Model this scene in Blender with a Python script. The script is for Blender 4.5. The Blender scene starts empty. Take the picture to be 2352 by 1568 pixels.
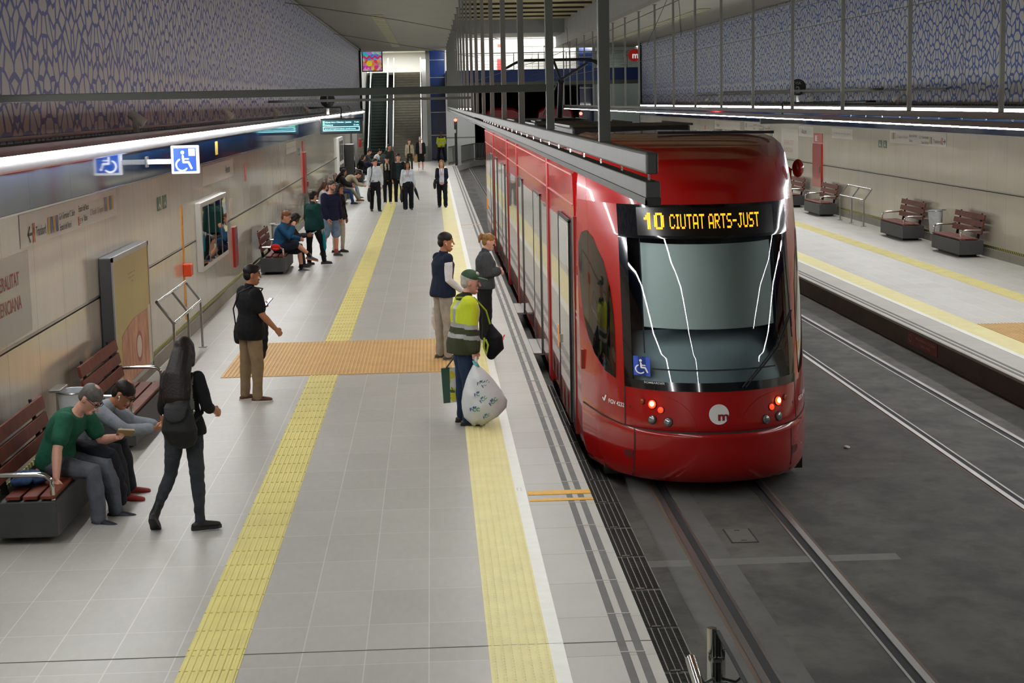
import bpy, bmesh, math, random
from mathutils import Vector, Matrix, Euler
random.seed(7)
SC = bpy.context.scene
COL = SC.collection
PI = math.pi
R = math.radians

# ------------------------------------------------------------------ camera
cam_data = bpy.data.cameras.new('camera')
cam = bpy.data.objects.new('camera', cam_data)
COL.objects.link(cam)
cam_data.sensor_width = 36.0
cam_data.lens = 3842.0 / 2352.0 * 36.0
cam_data.clip_start = 0.1
cam_data.clip_end = 400
_th, _ps, _ro = .1428, .0452, .0207
_f = Vector((math.sin(_ps)*math.cos(_th), math.cos(_ps)*math.cos(_th), -math.sin(_th)))
_r = Vector((math.cos(_ps), -math.sin(_ps), 0))
_u = _r.cross(_f)
_r2 = math.cos(_ro)*_r - math.sin(_ro)*_u
_u2 = math.sin(_ro)*_r + math.cos(_ro)*_u
cam.matrix_world = Matrix(((_r2.x, _u2.x, -_f.x, 0), (_r2.y, _u2.y, -_f.y, 0), (_r2.z, _u2.z, -_f.z, 3.65), (0, 0, 0, 1)))
SC.camera = cam

# ------------------------------------------------------------------ world, exposure
SC.view_settings.view_transform = 'Standard'
SC.view_settings.look = 'None'
SC.view_settings.exposure = 0.0
SC.view_settings.gamma = 1.0
SC.view_settings.use_curve_mapping = False
SC.cycles.use_denoising = True
SC.cycles.max_bounces = 6
SC.cycles.diffuse_bounces = 3
SC.cycles.glossy_bounces = 4
SC.cycles.transparent_max_bounces = 8
SC.cycles.sample_clamp_indirect = 6.0
SC.cycles.caustics_reflective = False
SC.cycles.caustics_refractive = False
W = bpy.data.worlds.new('station_air')
SC.world = W
W.use_nodes = True
W.node_tree.nodes['Background'].inputs[0].default_value = (.95, 1.0, 1.0, 1)
W.node_tree.nodes['Background'].inputs[1].default_value = .055
LED = 61.0       # radiance of the long light lines

# ------------------------------------------------------------------ helpers
def lin(c):
    if isinstance(c, str):
        c = c.lstrip('#')
        c = [int(c[i:i+2], 16)/255 for i in (0, 2, 4)]
    return tuple((x/12.92 if x <= .04045 else ((x+.055)/1.055)**2.4) for x in c) + (1,)

MATS = {}
def mat(name, col='#888888', rough=.5, metal=0.0, emit=0.0, noise=0.0, nscale=8.0, bump=0.0, bscale=60.0, coat=0.0, spec=.5, tint=None):
    if name in MATS:
        return MATS[name]
    m = bpy.data.materials.new(name)
    m.use_nodes = True
    nt = m.node_tree
    b = nt.nodes['Principled BSDF']
    c = lin(col)
    b.inputs['Base Color'].default_value = c
    b.inputs['Roughness'].default_value = rough
    b.inputs['Metallic'].default_value = metal
    b.inputs['Specular IOR Level'].default_value = spec
    b.inputs['Coat Weight'].default_value = coat
    b.inputs['Coat Roughness'].default_value = .04
    if emit:
        b.inputs['Emission Color'].default_value = c
        b.inputs['Emission Strength'].default_value = emit
    if noise or bump:
        tc = nt.nodes.new('ShaderNodeTexCoord')
        if noise:
            n = nt.nodes.new('ShaderNodeTexNoise')
            n.inputs['Scale'].default_value = nscale
            n.inputs['Detail'].default_value = 5
            nt.links.new(tc.outputs['Object'], n.inputs['Vector'])
            r = nt.nodes.new('ShaderNodeMapRange')
            r.inputs[1].default_value = .3; r.inputs[2].default_value = .7
            nt.links.new(n.outputs['Fac'], r.inputs[0])
            x = nt.nodes.new('ShaderNodeMix'); x.data_type = 'RGBA'
            d = lin(tint) if tint else tuple(v*(1-noise) for v in c[:3])+(1,)
            e = c if tint else tuple(min(1, v*(1+noise*.6)) for v in c[:3])+(1,)
            x.inputs[6].default_value = d; x.inputs[7].default_value = e
            nt.links.new(r.outputs[0], x.inputs[0])
            nt.links.new(x.outputs[2], b.inputs['Base Color'])
        if bump:
            n2 = nt.nodes.new('ShaderNodeTexNoise')
            n2.inputs['Scale'].default_value = bscale
            n2.inputs['Detail'].default_value = 3
            nt.links.new(tc.outputs['Object'], n2.inputs['Vector'])
            bp = nt.nodes.new('ShaderNodeBump')
            bp.inputs['Strength'].default_value = bump
            bp.inputs['Distance'].default_value = .02
            nt.links.new(n2.outputs['Fac'], bp.inputs['Height'])
            nt.links.new(bp.outputs[0], b.inputs['Normal'])
    MATS[name] = m
    return m

def fabric(name, col, noise=.18, bump=.35, bscale=22.0, rough=.85):
    return mat('fabric_'+name, col, rough, noise=noise, nscale=9, bump=bump, bscale=bscale, spec=.25)

class G:
    """small node-graph helper"""
    def __init__(s, name):
        s.m = bpy.data.materials.new(name); s.m.use_nodes = True
        s.nt = s.m.node_tree; s.b = s.nt.nodes['Principled BSDF']
        MATS[name] = s.m
    def n(s, t, **k):
        x = s.nt.nodes.new('ShaderNode'+t)
        for a, v in k.items(): setattr(x, a, v)
        return x
    def l(s, a, b): s.nt.links.new(a, b)
    def math(s, op, a, b=None, c=None):
        x = s.n('Math', operation=op)
        for i, v in enumerate((a, b, c)):
            if v is None: continue
            if isinstance(v, (int, float)): x.inputs[i].default_value = v
            else: s.l(v, x.inputs[i])
        return x.outputs[0]
    def mix(s, f, a, b):
        x = s.n('Mix', data_type='RGBA')
        for i, v in ((0, f), (6, a), (7, b)):
            if isinstance(v, (int, float)): x.inputs[i].default_value = v
            elif isinstance(v, (tuple, str)): x.inputs[i].default_value = lin(v) if isinstance(v, str) else v
            else: s.l(v, x.inputs[i])
        return x.outputs[2]
    def xyz(s):
        g = s.n('NewGeometry'); q = s.n('SeparateXYZ'); s.l(g.outputs['Position'], q.inputs[0]); return q.outputs
    def comb(s, x, y, z=0.0):
        q = s.n('CombineXYZ')
        for i, v in enumerate((x, y, z)):
            if isinstance(v, (int, float)): q.inputs[i].default_value = v
            else: s.l(v, q.inputs[i])
        return q.outputs[0]
    def noise(s, vec, scale, detail=4, rough=.5):
        x = s.n('TexNoise'); x.inputs['Scale'].default_value = scale; x.inputs['Detail'].default_value = detail
        x.inputs['Roughness'].default_value = rough
        if vec is not None: s.l(vec, x.inputs['Vector'])
        return x.outputs['Fac']
    def ramp(s, f, lo, hi):
        x = s.n('MapRange'); x.inputs[1].default_value = lo; x.inputs[2].default_value = hi; s.l(f, x.inputs[0]); return x.outputs[0]
    def bump(s, h, strength, dist=.01):
        x = s.n('Bump'); x.inputs['Strength'].default_value = strength; x.inputs['Distance'].default_value = dist
        s.l(h, x.inputs['Height']); s.l(x.outputs[0], s.b.inputs['Normal'])

def tag(o, label=None, cat=None, group=None, kind=None):
    if label: o['label'] = label
    if cat: o['category'] = cat
    if group: o['group'] = group
    if kind: o['kind'] = kind
    return o

def thing(name, label, cat, loc=(0, 0, 0), rotz=0.0, group=None):
    o = bpy.data.objects.new(name, None); COL.objects.link(o)
    o.empty_display_size = .1
    o.location = loc; o.rotation_euler = (0, 0, rotz)
    return tag(o, label, cat, group)

class MB:
    def __init__(s, *a):
        s.v = []; s.f = []; s.mi = []; s.m = 0
    def add(s, vs, fs):
        n = len(s.v); s.v += [tuple(p) for p in vs]
        s.f += [tuple(i+n for i in f) for f in fs]; s.mi += [s.m]*len(fs); return s
    def box(s, x0, x1, y0, y1, z0, z1, M=None):
        vs = [Vector((x, y, z)) for z in (z0, z1) for y in (y0, y1) for x in (x0, x1)]
        if M: vs = [M @ p for p in vs]
        return s.add(vs, [(0, 2, 3, 1), (4, 5, 7, 6), (0, 1, 5, 4), (2, 6, 7, 3), (0, 4, 6, 2), (1, 3, 7, 5)])
    def quad(s, a, b, c, d): return s.add([a, b, c, d], [(0, 1, 2, 3)])
    def bar(s, p, q, w, h, up=(0, 0, 1)):
        p, q = Vector(p), Vector(q); t = (q-p).normalized(); sd = t.cross(Vector(up))
        if sd.length < 1e-4: sd = t.cross(Vector((0, 1, 0)))
        sd.normalize(); u = sd.cross(t)
        vs = [e + sd*(w/2*a) + u*(h/2*b) for e in (p, q) for a, b in ((-1, -1), (1, -1), (1, 1), (-1, 1))]
        return s.add(vs, [(0, 3, 2, 1), (4, 5, 6, 7), (0, 1, 5, 4), (1, 2, 6, 5), (2, 3, 7, 6), (3, 0, 4, 7)])
    def tube(s, pts, r, n=8, caps=True):
        return sweep(s, [Vector(p) for p in pts], [r]*len(pts) if isinstance(r, (int, float)) else r, n, dome=False, caps=caps)
    def disc(s, c, axis, r, d, n=24, r2=None):
        c, a = Vector(c), Vector(axis).normalized()
        return sweep(s, [c, c+a*d], [r, r if r2 is None else r2], n, dome=False)
    def poly(s, pts):
        return s.add(pts, [tuple(range(len(pts)))])
    def prism(s, pts, vec):
        n = len(pts); v = Vector(vec); a = [Vector(p) for p in pts]
        return s.add(a+[p+v for p in a], [tuple(range(n))[::-1], tuple(range(n, 2*n))]+[(i, (i+1) % n, (i+1) % n+n, i+n) for i in range(n)])
    def ball(s, c, r, n=10, m=8, M=None):
        r = (r, r, r) if isinstance(r, (int, float)) else r
        vs = []; fs = []
        c = Vector(c)
        for j in range(m+1):
            t = PI*j/m
            for i in range(n):
                a = 2*PI*i/n
                p = Vector((r[0]*math.sin(t)*math.cos(a), r[1]*math.sin(t)*math.sin(a), r[2]*math.cos(t)))
                if M: p = M @ p
                vs.append(c+p)
        for j in range(m):
            for i in range(n):
                a, b = j*n+i, j*n+(i+1) % n
                if j == 0: fs.append((a, a+n, b+n))
                elif j == m-1: fs.append((a, a+n, b))
                else: fs.append((a, a+n, b+n, b))
        return s.add(vs, fs)
    def lathe(s, c, prof, n=20):
        c = Vector(c); vs = []; fs = []
        for r, z in prof:
            for i in range(n):
                a = 2*PI*i/n; vs.append(c+Vector((r*math.cos(a), r*math.sin(a), z)))
        for j in range(len(prof)-1):
            for i in range(n):
                fs.append((j*n+i, j*n+(i+1) % n, (j+1)*n+(i+1) % n, (j+1)*n+i))
        return s.add(vs, fs)
    def build(s, name, m, parent=None, smooth=False, bevel=0.0, local=False, seg=2):
        me = bpy.data.meshes.new(name)
        vs = s.v
        if parent is not None and not local:
            L = parent.matrix_basis.translation if parent.parent is None else parent.parent.matrix_basis.translation
            vs = [(p[0]-L.x, p[1]-L.y, p[2]-L.z) for p in vs]
        me.from_pydata(vs, [], s.f)
        ms = m if isinstance(m, (list, tuple)) else [m]
        for q in ms: me.materials.append(q)
        if len(ms) > 1: me.polygons.foreach_set('material_index', s.mi)
        if smooth:
            me.polygons.foreach_set('use_smooth', [True]*len(me.polygons))
        me.update()
        o = bpy.data.objects.new(name, me); COL.objects.link(o)
        if parent is not None: o.parent = parent
        if bevel:
            b = o.modifiers.new('bevel', 'BEVEL'); b.width = bevel; b.segments = seg; b.limit_method = 'ANGLE'; b.angle_limit = R(40)
        if smooth:
            try: me.set_sharp_from_angle(angle=R(40))
            except Exception: pass
        return o

def sweep(mb, pts, rad, n=10, side=None, dome=True, caps=True):
    """tube of elliptic rings along a polyline; rad entries are r or (a, b)"""
    pts = [Vector(p) for p in pts]; K = len(pts)
    rad = [(r, r) if isinstance(r, (int, float)) else r for r in rad]
    T = []
    for i in range(K):
        t = (pts[min(i+1, K-1)]-pts[max(i-1, 0)])
        T.append(t.normalized() if t.length > 1e-9 else Vector((0, 0, 1)))
    if side is None:
        side = Vector((1, 0, 0)) if abs(T[0].x) < .8 else Vector((0, 1, 0))
    sides = side if isinstance(side, list) else [Vector(side)]*K
    rings = []
    def ring(c, t, s, a, b):
        s = (s - t*s.dot(t)).normalized(); u = t.cross(s)
        return [c+s*(a*math.cos(2*PI*k/n))+u*(b*math.sin(2*PI*k/n)) for k in range(n)]
    prev = sides[0]
    for i in range(K):
        s0 = sides[i] if isinstance(side, list) else prev
        s0 = s0 - T[i]*s0.dot(T[i])
        if s0.length < 1e-3: s0 = T[i].orthogonal()
        s0.normalize()
        if not isinstance(side, list): prev = s0
        a, b = rad[i]
        if i == 0 and dome:
            m = (a+b)/2*.9
            for q in (.94, .6):
                rings.append(ring(pts[0]-T[0]*m*q, T[0], s0, a*math.sqrt(1-q*q), b*math.sqrt(1-q*q)))
        rings.append(ring(pts[i], T[i], s0, a, b))
        if i == K-1 and dome:
            m = (a+b)/2*.9
            for q in (.6, .94):
                rings.append(ring(pts[i]+T[i]*m*q, T[i], s0, a*math.sqrt(1-q*q), b*math.sqrt(1-q*q)))
    vs = [p for r in rings for p in r]; fs = []
    for j in range(len(rings)-1):
        for k in range(n):
            fs.append((j*n+k, j*n+(k+1) % n, (j+1)*n+(k+1) % n, (j+1)*n+k))
    if caps:
        fs.append(tuple(range(n))[::-1]); fs.append(tuple(range(len(vs)-n, len(vs))))
    return mb.add(vs, fs)

def dup(root, loc, rotz=None, label=None, group=None):
    r = root.copy(); COL.objects.link(r); r.location = loc
    if rotz is not None: r.rotation_euler = (0, 0, rotz)
    if label: r['label'] = label
    if group: r['group'] = group
    for ch in list(root.children):
        c = ch.copy(); COL.objects.link(c); c.parent = r
        for g in list(ch.children):
            d = g.copy(); COL.objects.link(d); d.parent = c
    return r

def struct(name, mb, m, **k):
    o = mb.build(name, m, **k); o['kind'] = 'structure'; return o

_TXT = {}
def text2d(s, bold=0.0):
    """flat outline letters of the built-in face as (verts, faces), cap height about 0.7"""
    key = (s, bold)
    if key in _TXT: return _TXT[key]
    cu = bpy.data.curves.new('lettering', 'FONT'); cu.body = s; cu.size = 1; cu.offset = bold; cu.resolution_u = 3
    o = bpy.data.objects.new('lettering', cu); COL.objects.link(o)
    dg = bpy.context.evaluated_depsgraph_get(); dg.update()
    me = bpy.data.meshes.new_from_object(o.evaluated_get(dg))
    vs = [(v.co.x, v.co.y) for v in me.vertices]; fs = [tuple(p.vertices) for p in me.polygons]
    bpy.data.objects.remove(o); bpy.data.curves.remove(cu); bpy.data.meshes.remove(me)
    _TXT[key] = (vs, fs); return _TXT[key]

def put_text(mb, s, fn, x, y, h, bold=0.0, wide=1.0, center=False, width=None):
    """letters with cap height h; fn maps (u, v) to a point"""
    vs, fs = text2d(s, bold)
    if not vs: return mb
    k = h/.7
    x0, x1 = min(v[0] for v in vs), max(v[0] for v in vs)
    kx = width/(x1-x0) if width else k*wide
    off = x - (x0+(x1-x0)/2 if center else x0)*kx
    return mb.add([fn(off+v[0]*kx, y+v[1]*k) for v in vs], fs)

def stroke2d(mb, pts, w, fn, n_cap=6):
    """thick flat polyline"""
    for (ax, ay), (bx, by) in zip(pts, pts[1:]):
        dx, dy = bx-ax, by-ay; L = math.hypot(dx, dy) or 1; nx, ny = -dy/L*w/2, dx/L*w/2
        mb.add([fn(ax+nx, ay+ny), fn(ax-nx, ay-ny), fn(bx-nx, by-ny), fn(bx+nx, by+ny)], [(0, 1, 2, 3)])
    for (ax, ay) in pts:
        mb.add([fn(ax+w/2*math.cos(2*PI*k/10), ay+w/2*math.sin(2*PI*k/10)) for k in range(10)], [tuple(range(10))])

def wheelchair2d(mb, fn, s=1.0, cx=0, cy=0, flip=1):
    f = lambda u, v: fn(cx+flip*u*s, cy+v*s)
    mb.add([f(-.06+.085*math.cos(2*PI*k/16), .40+.085*math.sin(2*PI*k/16)) for k in range(16)], [tuple(range(16))])
    stroke2d(mb, [(-.05, .24), (-.03, -.05), (.20, -.05), (.33, -.33)], .10, f)
    stroke2d(mb, [(-.03, .10), (.20, .10)], .07, f)
    stroke2d(mb, [(-.10+.27*math.cos(a), -.17+.27*math.sin(a)) for a in [R(115+i*17) for i in range(13)]], .075, f)

def wallfn(X, dirn):
    """(u, v) -> wall plane x=X; u runs along +dirn y"""
    return lambda u, v: (X, u*dirn, v)
# ------------------------------------------------------------------ materials of the hall
def tile_floor(name, col, tint, rough=.42):
    g = G(name); q = g.xyz()
    br = g.n('TexBrick'); br.offset = 0.0; br.squash = 1.0
    br.inputs['Scale'].default_value = 1.0
    br.inputs['Brick Width'].default_value = .425; br.inputs['Row Height'].default_value = .845
    br.inputs['Mortar Size'].default_value = .005; br.inputs['Mortar Smooth'].default_value = .2
    br.inputs['Color1'].default_value = lin(col); br.inputs['Color2'].default_value = lin(tint)
    br.inputs['Mortar'].default_value = lin('#c4c2b8')
    g.l(g.comb(g.math('ADD', q[0], .11), g.math('ADD', q[1], .35)), br.inputs['Vector'])
    n1 = g.ramp(g.noise(g.comb(q[0], q[1]), 1.3, 5, .6), .3, .72)
    n2 = g.ramp(g.noise(g.comb(g.math('MULTIPLY', q[0], 3.0), q[1]), 6.0, 4), .35, .7)
    c = g.mix(g.math('MULTIPLY', n1, .22), br.outputs['Color'], '#8d8a80')
    c = g.mix(g.math('MULTIPLY', n2, .08), c, '#dcd9d0')
    g.l(c, g.b.inputs['Base Color'])
    g.b.inputs['Roughness'].default_value = rough
    g.bump(br.outputs['Fac'], -.15, .004)
    return g.m
M_floor = tile_floor('platform_tiles', '#aeaca4', '#a5a39b')
def edge_tiles():
    g = G('edge_tiles'); q = g.xyz()
    br = g.n('TexBrick'); br.offset = 0.0
    br.inputs['Scale'].default_value = 1.0; br.inputs['Brick Width'].default_value = 3.0; br.inputs['Row Height'].default_value = .845
    br.inputs['Mortar Size'].default_value = .005
    br.inputs['Color1'].default_value = lin('#b5b3aa'); br.inputs['Color2'].default_value = lin('#adaba2'); br.inputs['Mortar'].default_value = lin('#8a8880')
    g.l(g.comb(q[0], g.math('ADD', q[1], .35)), br.inputs['Vector'])
    n1 = g.ramp(g.noise(g.comb(q[0], q[1]), 2.2, 6, .6), .35, .75)
    g.l(g.mix(g.math('MULTIPLY', n1, .25), br.outputs['Color'], '#96948b'), g.b.inputs['Base Color'])
    g.b.inputs['Roughness'].default_value = .5
    return g.m
M_edge = edge_tiles()
def concrete(name, a, b, c, s1=1.2, s2=5.0, rough=.75):
    g = G(name); q = g.xyz(); v = g.comb(q[0], g.math('MULTIPLY', q[1], .7), q[2])
    n1 = g.ramp(g.noise(v, s1, 8, .62), .36, .68); n2 = g.ramp(g.noise(v, s2, 6, .6), .5, .74)
    x = g.mix(n1, a, b); x = g.mix(g.math('MULTIPLY', n2, .6), x, c)
    g.l(x, g.b.inputs['Base Color']); g.b.inputs['Roughness'].default_value = rough
    g.bump(g.noise(v, 40, 4), .25, .004)
    return g.m
M_slab = concrete('track_slab', '#34332f', '#5a5851', '#1f1e1c', 1.5, 4.0)
M_slab2 = concrete('track_slab_strip', '#4b4a46', '#5c5b56', '#3c3b38')
M_curb = concrete('curb_face', '#3f362f', '#4d443c', '#2e2823', .8, 3)
M_grime = concrete('plinth_concrete', '#88857a', '#99968a', '#6f6c62', 1.0, 4)
def enamel(name, col, tint):
    g = G(name); q = g.xyz()
    # enamelled steel sheets with vertical joints about every 1.2 m
    fr = g.math('FRACT', g.math('DIVIDE', g.math('ADD', q[1], 300.0), 1.25))
    j = g.math('LESS_THAN', g.math('ABSOLUTE', g.math('SUBTRACT', fr, .5)), .0045)
    cell = g.math('FLOOR', g.math('DIVIDE', g.math('ADD', q[1], 300.0-.625), 1.25))
    wn = g.n('TexWhiteNoise', noise_dimensions='1D'); g.l(cell, wn.inputs['W'])
    n = g.ramp(g.noise(g.comb(g.math('MULTIPLY', q[1], .8), q[2]), 1.1, 3), .3, .7)
    c = g.mix(g.math('MULTIPLY', wn.outputs['Value'], .35), col, tint)
    c = g.mix(g.math('MULTIPLY', n, .2), c, '#b9b39f')
    c = g.mix(g.math('MULTIPLY', j, .45), c, '#6e6a5f')
    g.l(c, g.b.inputs['Base Color'])
    g.b.inputs['Roughness'].default_value = .2; g.b.inputs['Coat Weight'].default_value = .6; g.b.inputs['Coat Roughness'].default_value = .07
    g.bump(g.noise(g.comb(g.math('MULTIPLY', q[1], 2.2), g.math('MULTIPLY', q[2], .35)), 1.6, 2), .12, .05)
    return g.m
M_enamel = enamel('wall_enamel', '#e2ddcc', '#d8d3c3')
def lace(name, paper, ink):
    g = G(name); q = g.xyz()
    u = g.math('PINGPONG', q[1], 1.42); z = q[2]
    uu = g.math('ADD', u, g.math('MULTIPLY', g.math('SINE', g.math('MULTIPLY', z, 2.4)), .06))
    # fans of long leaf shapes, mirrored about regular axes, wider low down
    zz = g.math('SUBTRACT', z, g.math('MULTIPLY', g.math('ABSOLUTE', g.math('SINE', g.math('MULTIPLY', u, 3.3))), .16))
    vo = g.n('TexVoronoi', voronoi_dimensions='2D', feature='DISTANCE_TO_EDGE'); vo.inputs['Scale'].default_value = 1.0
    vo.inputs['Randomness'].default_value = .95
    g.l(g.comb(g.math('MULTIPLY', uu, 3.7), g.math('MULTIPLY', zz, 4.6)), vo.inputs['Vector'])
    n = g.noise(g.comb(u, z), 2.6, 2)
    e = g.math('LESS_THAN', vo.outputs['Distance'], g.math('ADD', .03, g.math('MULTIPLY', n, .17)))
    fine = g.ramp(n, .38, .62)
    c = g.mix(e, paper, ink)
    pj = g.math('LESS_THAN', g.math('ABSOLUTE', g.math('SUBTRACT', g.math('FRACT', g.math('DIVIDE', g.math('ADD', q[1], 260.0-.1), 26.0)), .5)), .0012)
    c = g.mix(g.math('MULTIPLY', pj, .8), c, '#6f7073')
    g.l(c, g.b.inputs['Base Color']); g.b.inputs['Roughness'].default_value = .5
    return g.m
M_lace_l = lace('lace_panels_left', '#aaaaa9', '#2b3886')
M_lace_r = lace('lace_panels_right', '#b4b7b7', '#20449c')
M_blue = mat('blue_glass_band', '#0f2440', .05, coat=.0, spec=.45, noise=.25, nscale=.7)
M_bluepanel = mat('blue_cladding', '#0d2c66', .25, coat=.4, noise=.15, nscale=1.5)
M_steel = mat('brushed_steel', '#a9a9a6', .28, 1.0, noise=.12, nscale=20)
M_chrome = mat('polished_steel', '#d2d2cf', .12, 1.0)
M_dark = mat('dark_gap', '#17181a', .8)
M_grey = mat('grey_paint', '#777873', .45, noise=.06, nscale=6)
M_greyd = mat('grey_paint_dark', '#555651', .5)
M_ceil = mat('ceiling_panel', '#8f8d83', .55, noise=.05, nscale=.4)
M_beamface = mat('ceiling_fascia', '#9a9b98', .6, noise=.08, nscale=1.0)
M_rib = mat('ceiling_rib', '#b5aa86', .7, noise=.1, nscale=1.0)
M_white = mat('white_paint', '#dedfdb', .5)
M_led = mat('light_line', '#ffffff', .5, emit=LED)
M_yel = mat('yellow_tactile', '#ded27e', .55, noise=.08, nscale=3, bump=.1, bscale=30)
M_orange = mat('orange_tactile', '#d6ae6c', .6, noise=.1, nscale=3)
M_whiteline = mat('white_line', '#e8e8de', .5, noise=.04)
M_dkline = mat('dark_strip', '#5e5d59', .6, noise=.15, nscale=5)
M_ypaint = mat('yellow_paint', '#dfa415', .5, noise=.12, nscale=25)
def hatch():
    g = G('hazard_hatch'); q = g.xyz()
    f = g.math('FRACT', g.math('MULTIPLY', g.math('ADD', q[1], g.math('MULTIPLY', q[2], .6)), 9.0))
    g.l(g.mix(g.math('GREATER_THAN', f, .5), '#3b3c30', '#b3b04a'), g.b.inputs['Base Color'])
    return g.m
M_hatch = hatch()
M_glass = None
def glass(name, tint=(1, 1, 1), refl=1.0, rough=.0):
    m = bpy.data.materials.new(name); m.use_nodes = True; nt = m.node_tree
    nt.nodes.remove(nt.nodes['Principled BSDF']); out = nt.nodes['Material Output']
    t = nt.nodes.new('ShaderNodeBsdfTransparent'); t.inputs[0].default_value = tint+(1,)
    gl = nt.nodes.new('ShaderNodeBsdfGlossy'); gl.inputs['Roughness'].default_value = rough
    fr = nt.nodes.new('ShaderNodeFresnel'); fr.inputs[0].default_value = 1.5
    mu = nt.nodes.new('ShaderNodeMath'); mu.operation = 'MULTIPLY'; mu.inputs[1].default_value = refl
    mx = nt.nodes.new('ShaderNodeMixShader')
    nt.links.new(fr.outputs[0], mu.inputs[0]); nt.links.new(mu.outputs[0], mx.inputs[0])
    nt.links.new(t.outputs[0], mx.inputs[1]); nt.links.new(gl.outputs[0], mx.inputs[2]); nt.links.new(mx.outputs[0], out.inputs[0])
    MATS[name] = m; return m
M_glass = glass('clear_glass', (.93, .97, .95), 1.0)

# ------------------------------------------------------------------ platforms and track bed
XL, XR = -4.0, 12.35
YE = 106.0
Y0 = 1.5
b = MB(); b.box(XL, .8, Y0, YE, -.6, 0); b.box(XL, .8, YE, 112, -.6, 0)
struct('floor', b, M_floor)
b = MB(); b.box(.8, 1.40, Y0, 97, -.6, 0); struct('platform_edge', b, M_edge)
b = MB(); b.box(8.02, XR, Y0, 103, -.6, 0); struct('floor.001', b, M_floor)
b = MB(); b.box(7.43, 8.02, Y0, 103, -.28, 0); struct('platform_edge.001', b, M_edge)
b = MB(); b.box(7.41, 8.02, Y0, 103, -.6, -.03); struct('platform_curb', b, M_curb)
b = MB(); b.box(7.395, 7.43, Y0, 103, -.035, .002); struct('platform_nosing', b, mat('nosing', '#8b887f', .5))
b = MB(); b.box(1.40, 7.42, Y0, 125, -.7, -.33); struct('track_bed', b, M_slab)
b = MB(); b.box(1.92, 2.52, Y0, 80, -.33, -.3295); struct('track_bed_strip', b, M_slab2)
b = MB(); b.box(1.60, 3.95, 13.84, 14.04, -.33, -.329); struct('track_bed_patch', b, concrete('pale_patch', '#62615c', '#73726c', '#504f4b', 2, 8))

def lines(name, rects, m, z=.003, **k):
    b = MB()
    for x0, x1, y0, y1 in rects: b.box(x0, x1, y0, y1, -.02, z)
    return struct(name, b, m, **k)
# guiding strip with raised bars
def guide(name, x0, x1, y0, y1, n=8):
    b = MB(); b.box(x0, x1, y0, y1, -.02, .003)
    w = (x1-x0)/n
    for i in range(n):
        b.prism([(x0+w*(i+.18), y0, .003), (x0+w*(i+.82), y0, .003), (x0+w*(i+.7), y0, .009), (x0+w*(i+.3), y0, .009)], (0, y1-y0, 0))
    y = math.ceil(y0/.4225)*.4225
    return struct(name, b, M_yel)
guide('tactile_strip', -1.745, -1.355, Y0, 22.6)
guide('tactile_strip.001', -1.745, -1.355, 25.9, 100)
guide('tactile_strip.002', 10.2, 10.59, Y0, 100)
lines('tactile_joint', [(-1.745, -1.355, 8.49+.4225*i, 8.493+.4225*i) for i in range(60) if not 22.4 < 8.49+.4225*i < 26], mat('joint', '#cdc271', .7), .0095)
lines('platform_joint', [(XL, 1.4, 10.915, 10.923)], mat('joint_dark', '#6a6860', .7), .0035)
# warning strip with rows of studs
def studs(name, x0, x1, y0, y1, near):
    b = MB(); b.box(x0, x1, y0, y1, -.02, .003)
    nx = 7; w = (x1-x0)/nx
    y = y0
    while y < near:
        for i in range(nx):
            cx = x0+w*(i+.5)
            b.add([(cx-.014, y, .003), (cx+.014, y, .003), (cx+.014, y+.036, .003), (cx-.014, y+.036, .003), (cx-.006, y+.01, .008), (cx+.006, y+.01, .008), (cx+.006, y+.026, .008), (cx-.006, y+.026, .008)],
                  [(4, 5, 6, 7), (0, 1, 5, 4), (1, 2, 6, 5), (2, 3, 7, 6), (3, 0, 4, 7)])
        y += .0528
    return struct(name, b, M_yel2)
M_yel2 = mat('yellow_warning', '#e2d898', .55, noise=.06, nscale=4)
studs('warning_strip', .29, .70, Y0+6, 97, 24)
studs('warning_strip.001', 8.13, 8.54, Y0+6, 100, 0)
lines('white_line', [(.70, .80, Y0, 97)], M_whiteline, .0035)
lines('white_line.001', [(8.03, 8.13, Y0, 100)], M_whiteline, .0035)
lines('dark_line', [(1.165, 1.22, Y0, 97), (1.27, 1.325, Y0, 97)], M_dkline)
lines('dark_line.001', [(7.50, 7.545, Y0, 100), (7.595, 7.64, Y0, 100)], M_dkline)
lines('dark_line_joint', [(1.16, 1.33, 9.0+.845*i, 9.012+.845*i) for i in range(40)], mat('joint_pale', '#b9b7ad', .6), .0042)
lines('stop_marking', [(.81, 1.40, 15.24, 15.40), (.81, 1.40, 14.99, 15.08)], M_ypaint, .0055)
lines('stop_marking.001', [(.81, 1.40, 50.1, 50.3)], M_ypaint, .0055)
# orange crossing field with bars
M_orbase = mat('orange_base_shade', '#c39a5c', .65, noise=.1, nscale=3)  # darker base colour paints shade between the raised bars
for nm, x0, x1, y0, y1 in (('tactile_field', -2.96, .29, 22.62, 25.88), ('tactile_field.001', 8.54, 11.6, 22.62, 25.88)):
    b = MB(); b.m = 1; b.box(x0, x1, y0, y1, -.02, .004); b.m = 0
    n = int((x1-x0)/.054)
    for i in range(n):
        x = x0+.027+i*.054; b.box(x-.012, x+.012, y0, y1, .004, .009)
    struct(nm, b, [M_orange, M_orbase])
# small printed lines on the white edge
b = MB()
for i, t in enumerate(('Deixar eixir', 'és més ràpid')):
    put_text(b, t, lambda u, v: (.735+v*1.0, 15.55-u, .0042), 0, -.018+i*.034, .018)
struct('floor_lettering', b, mat('faint_print', '#9b9a92', .6))

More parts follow.
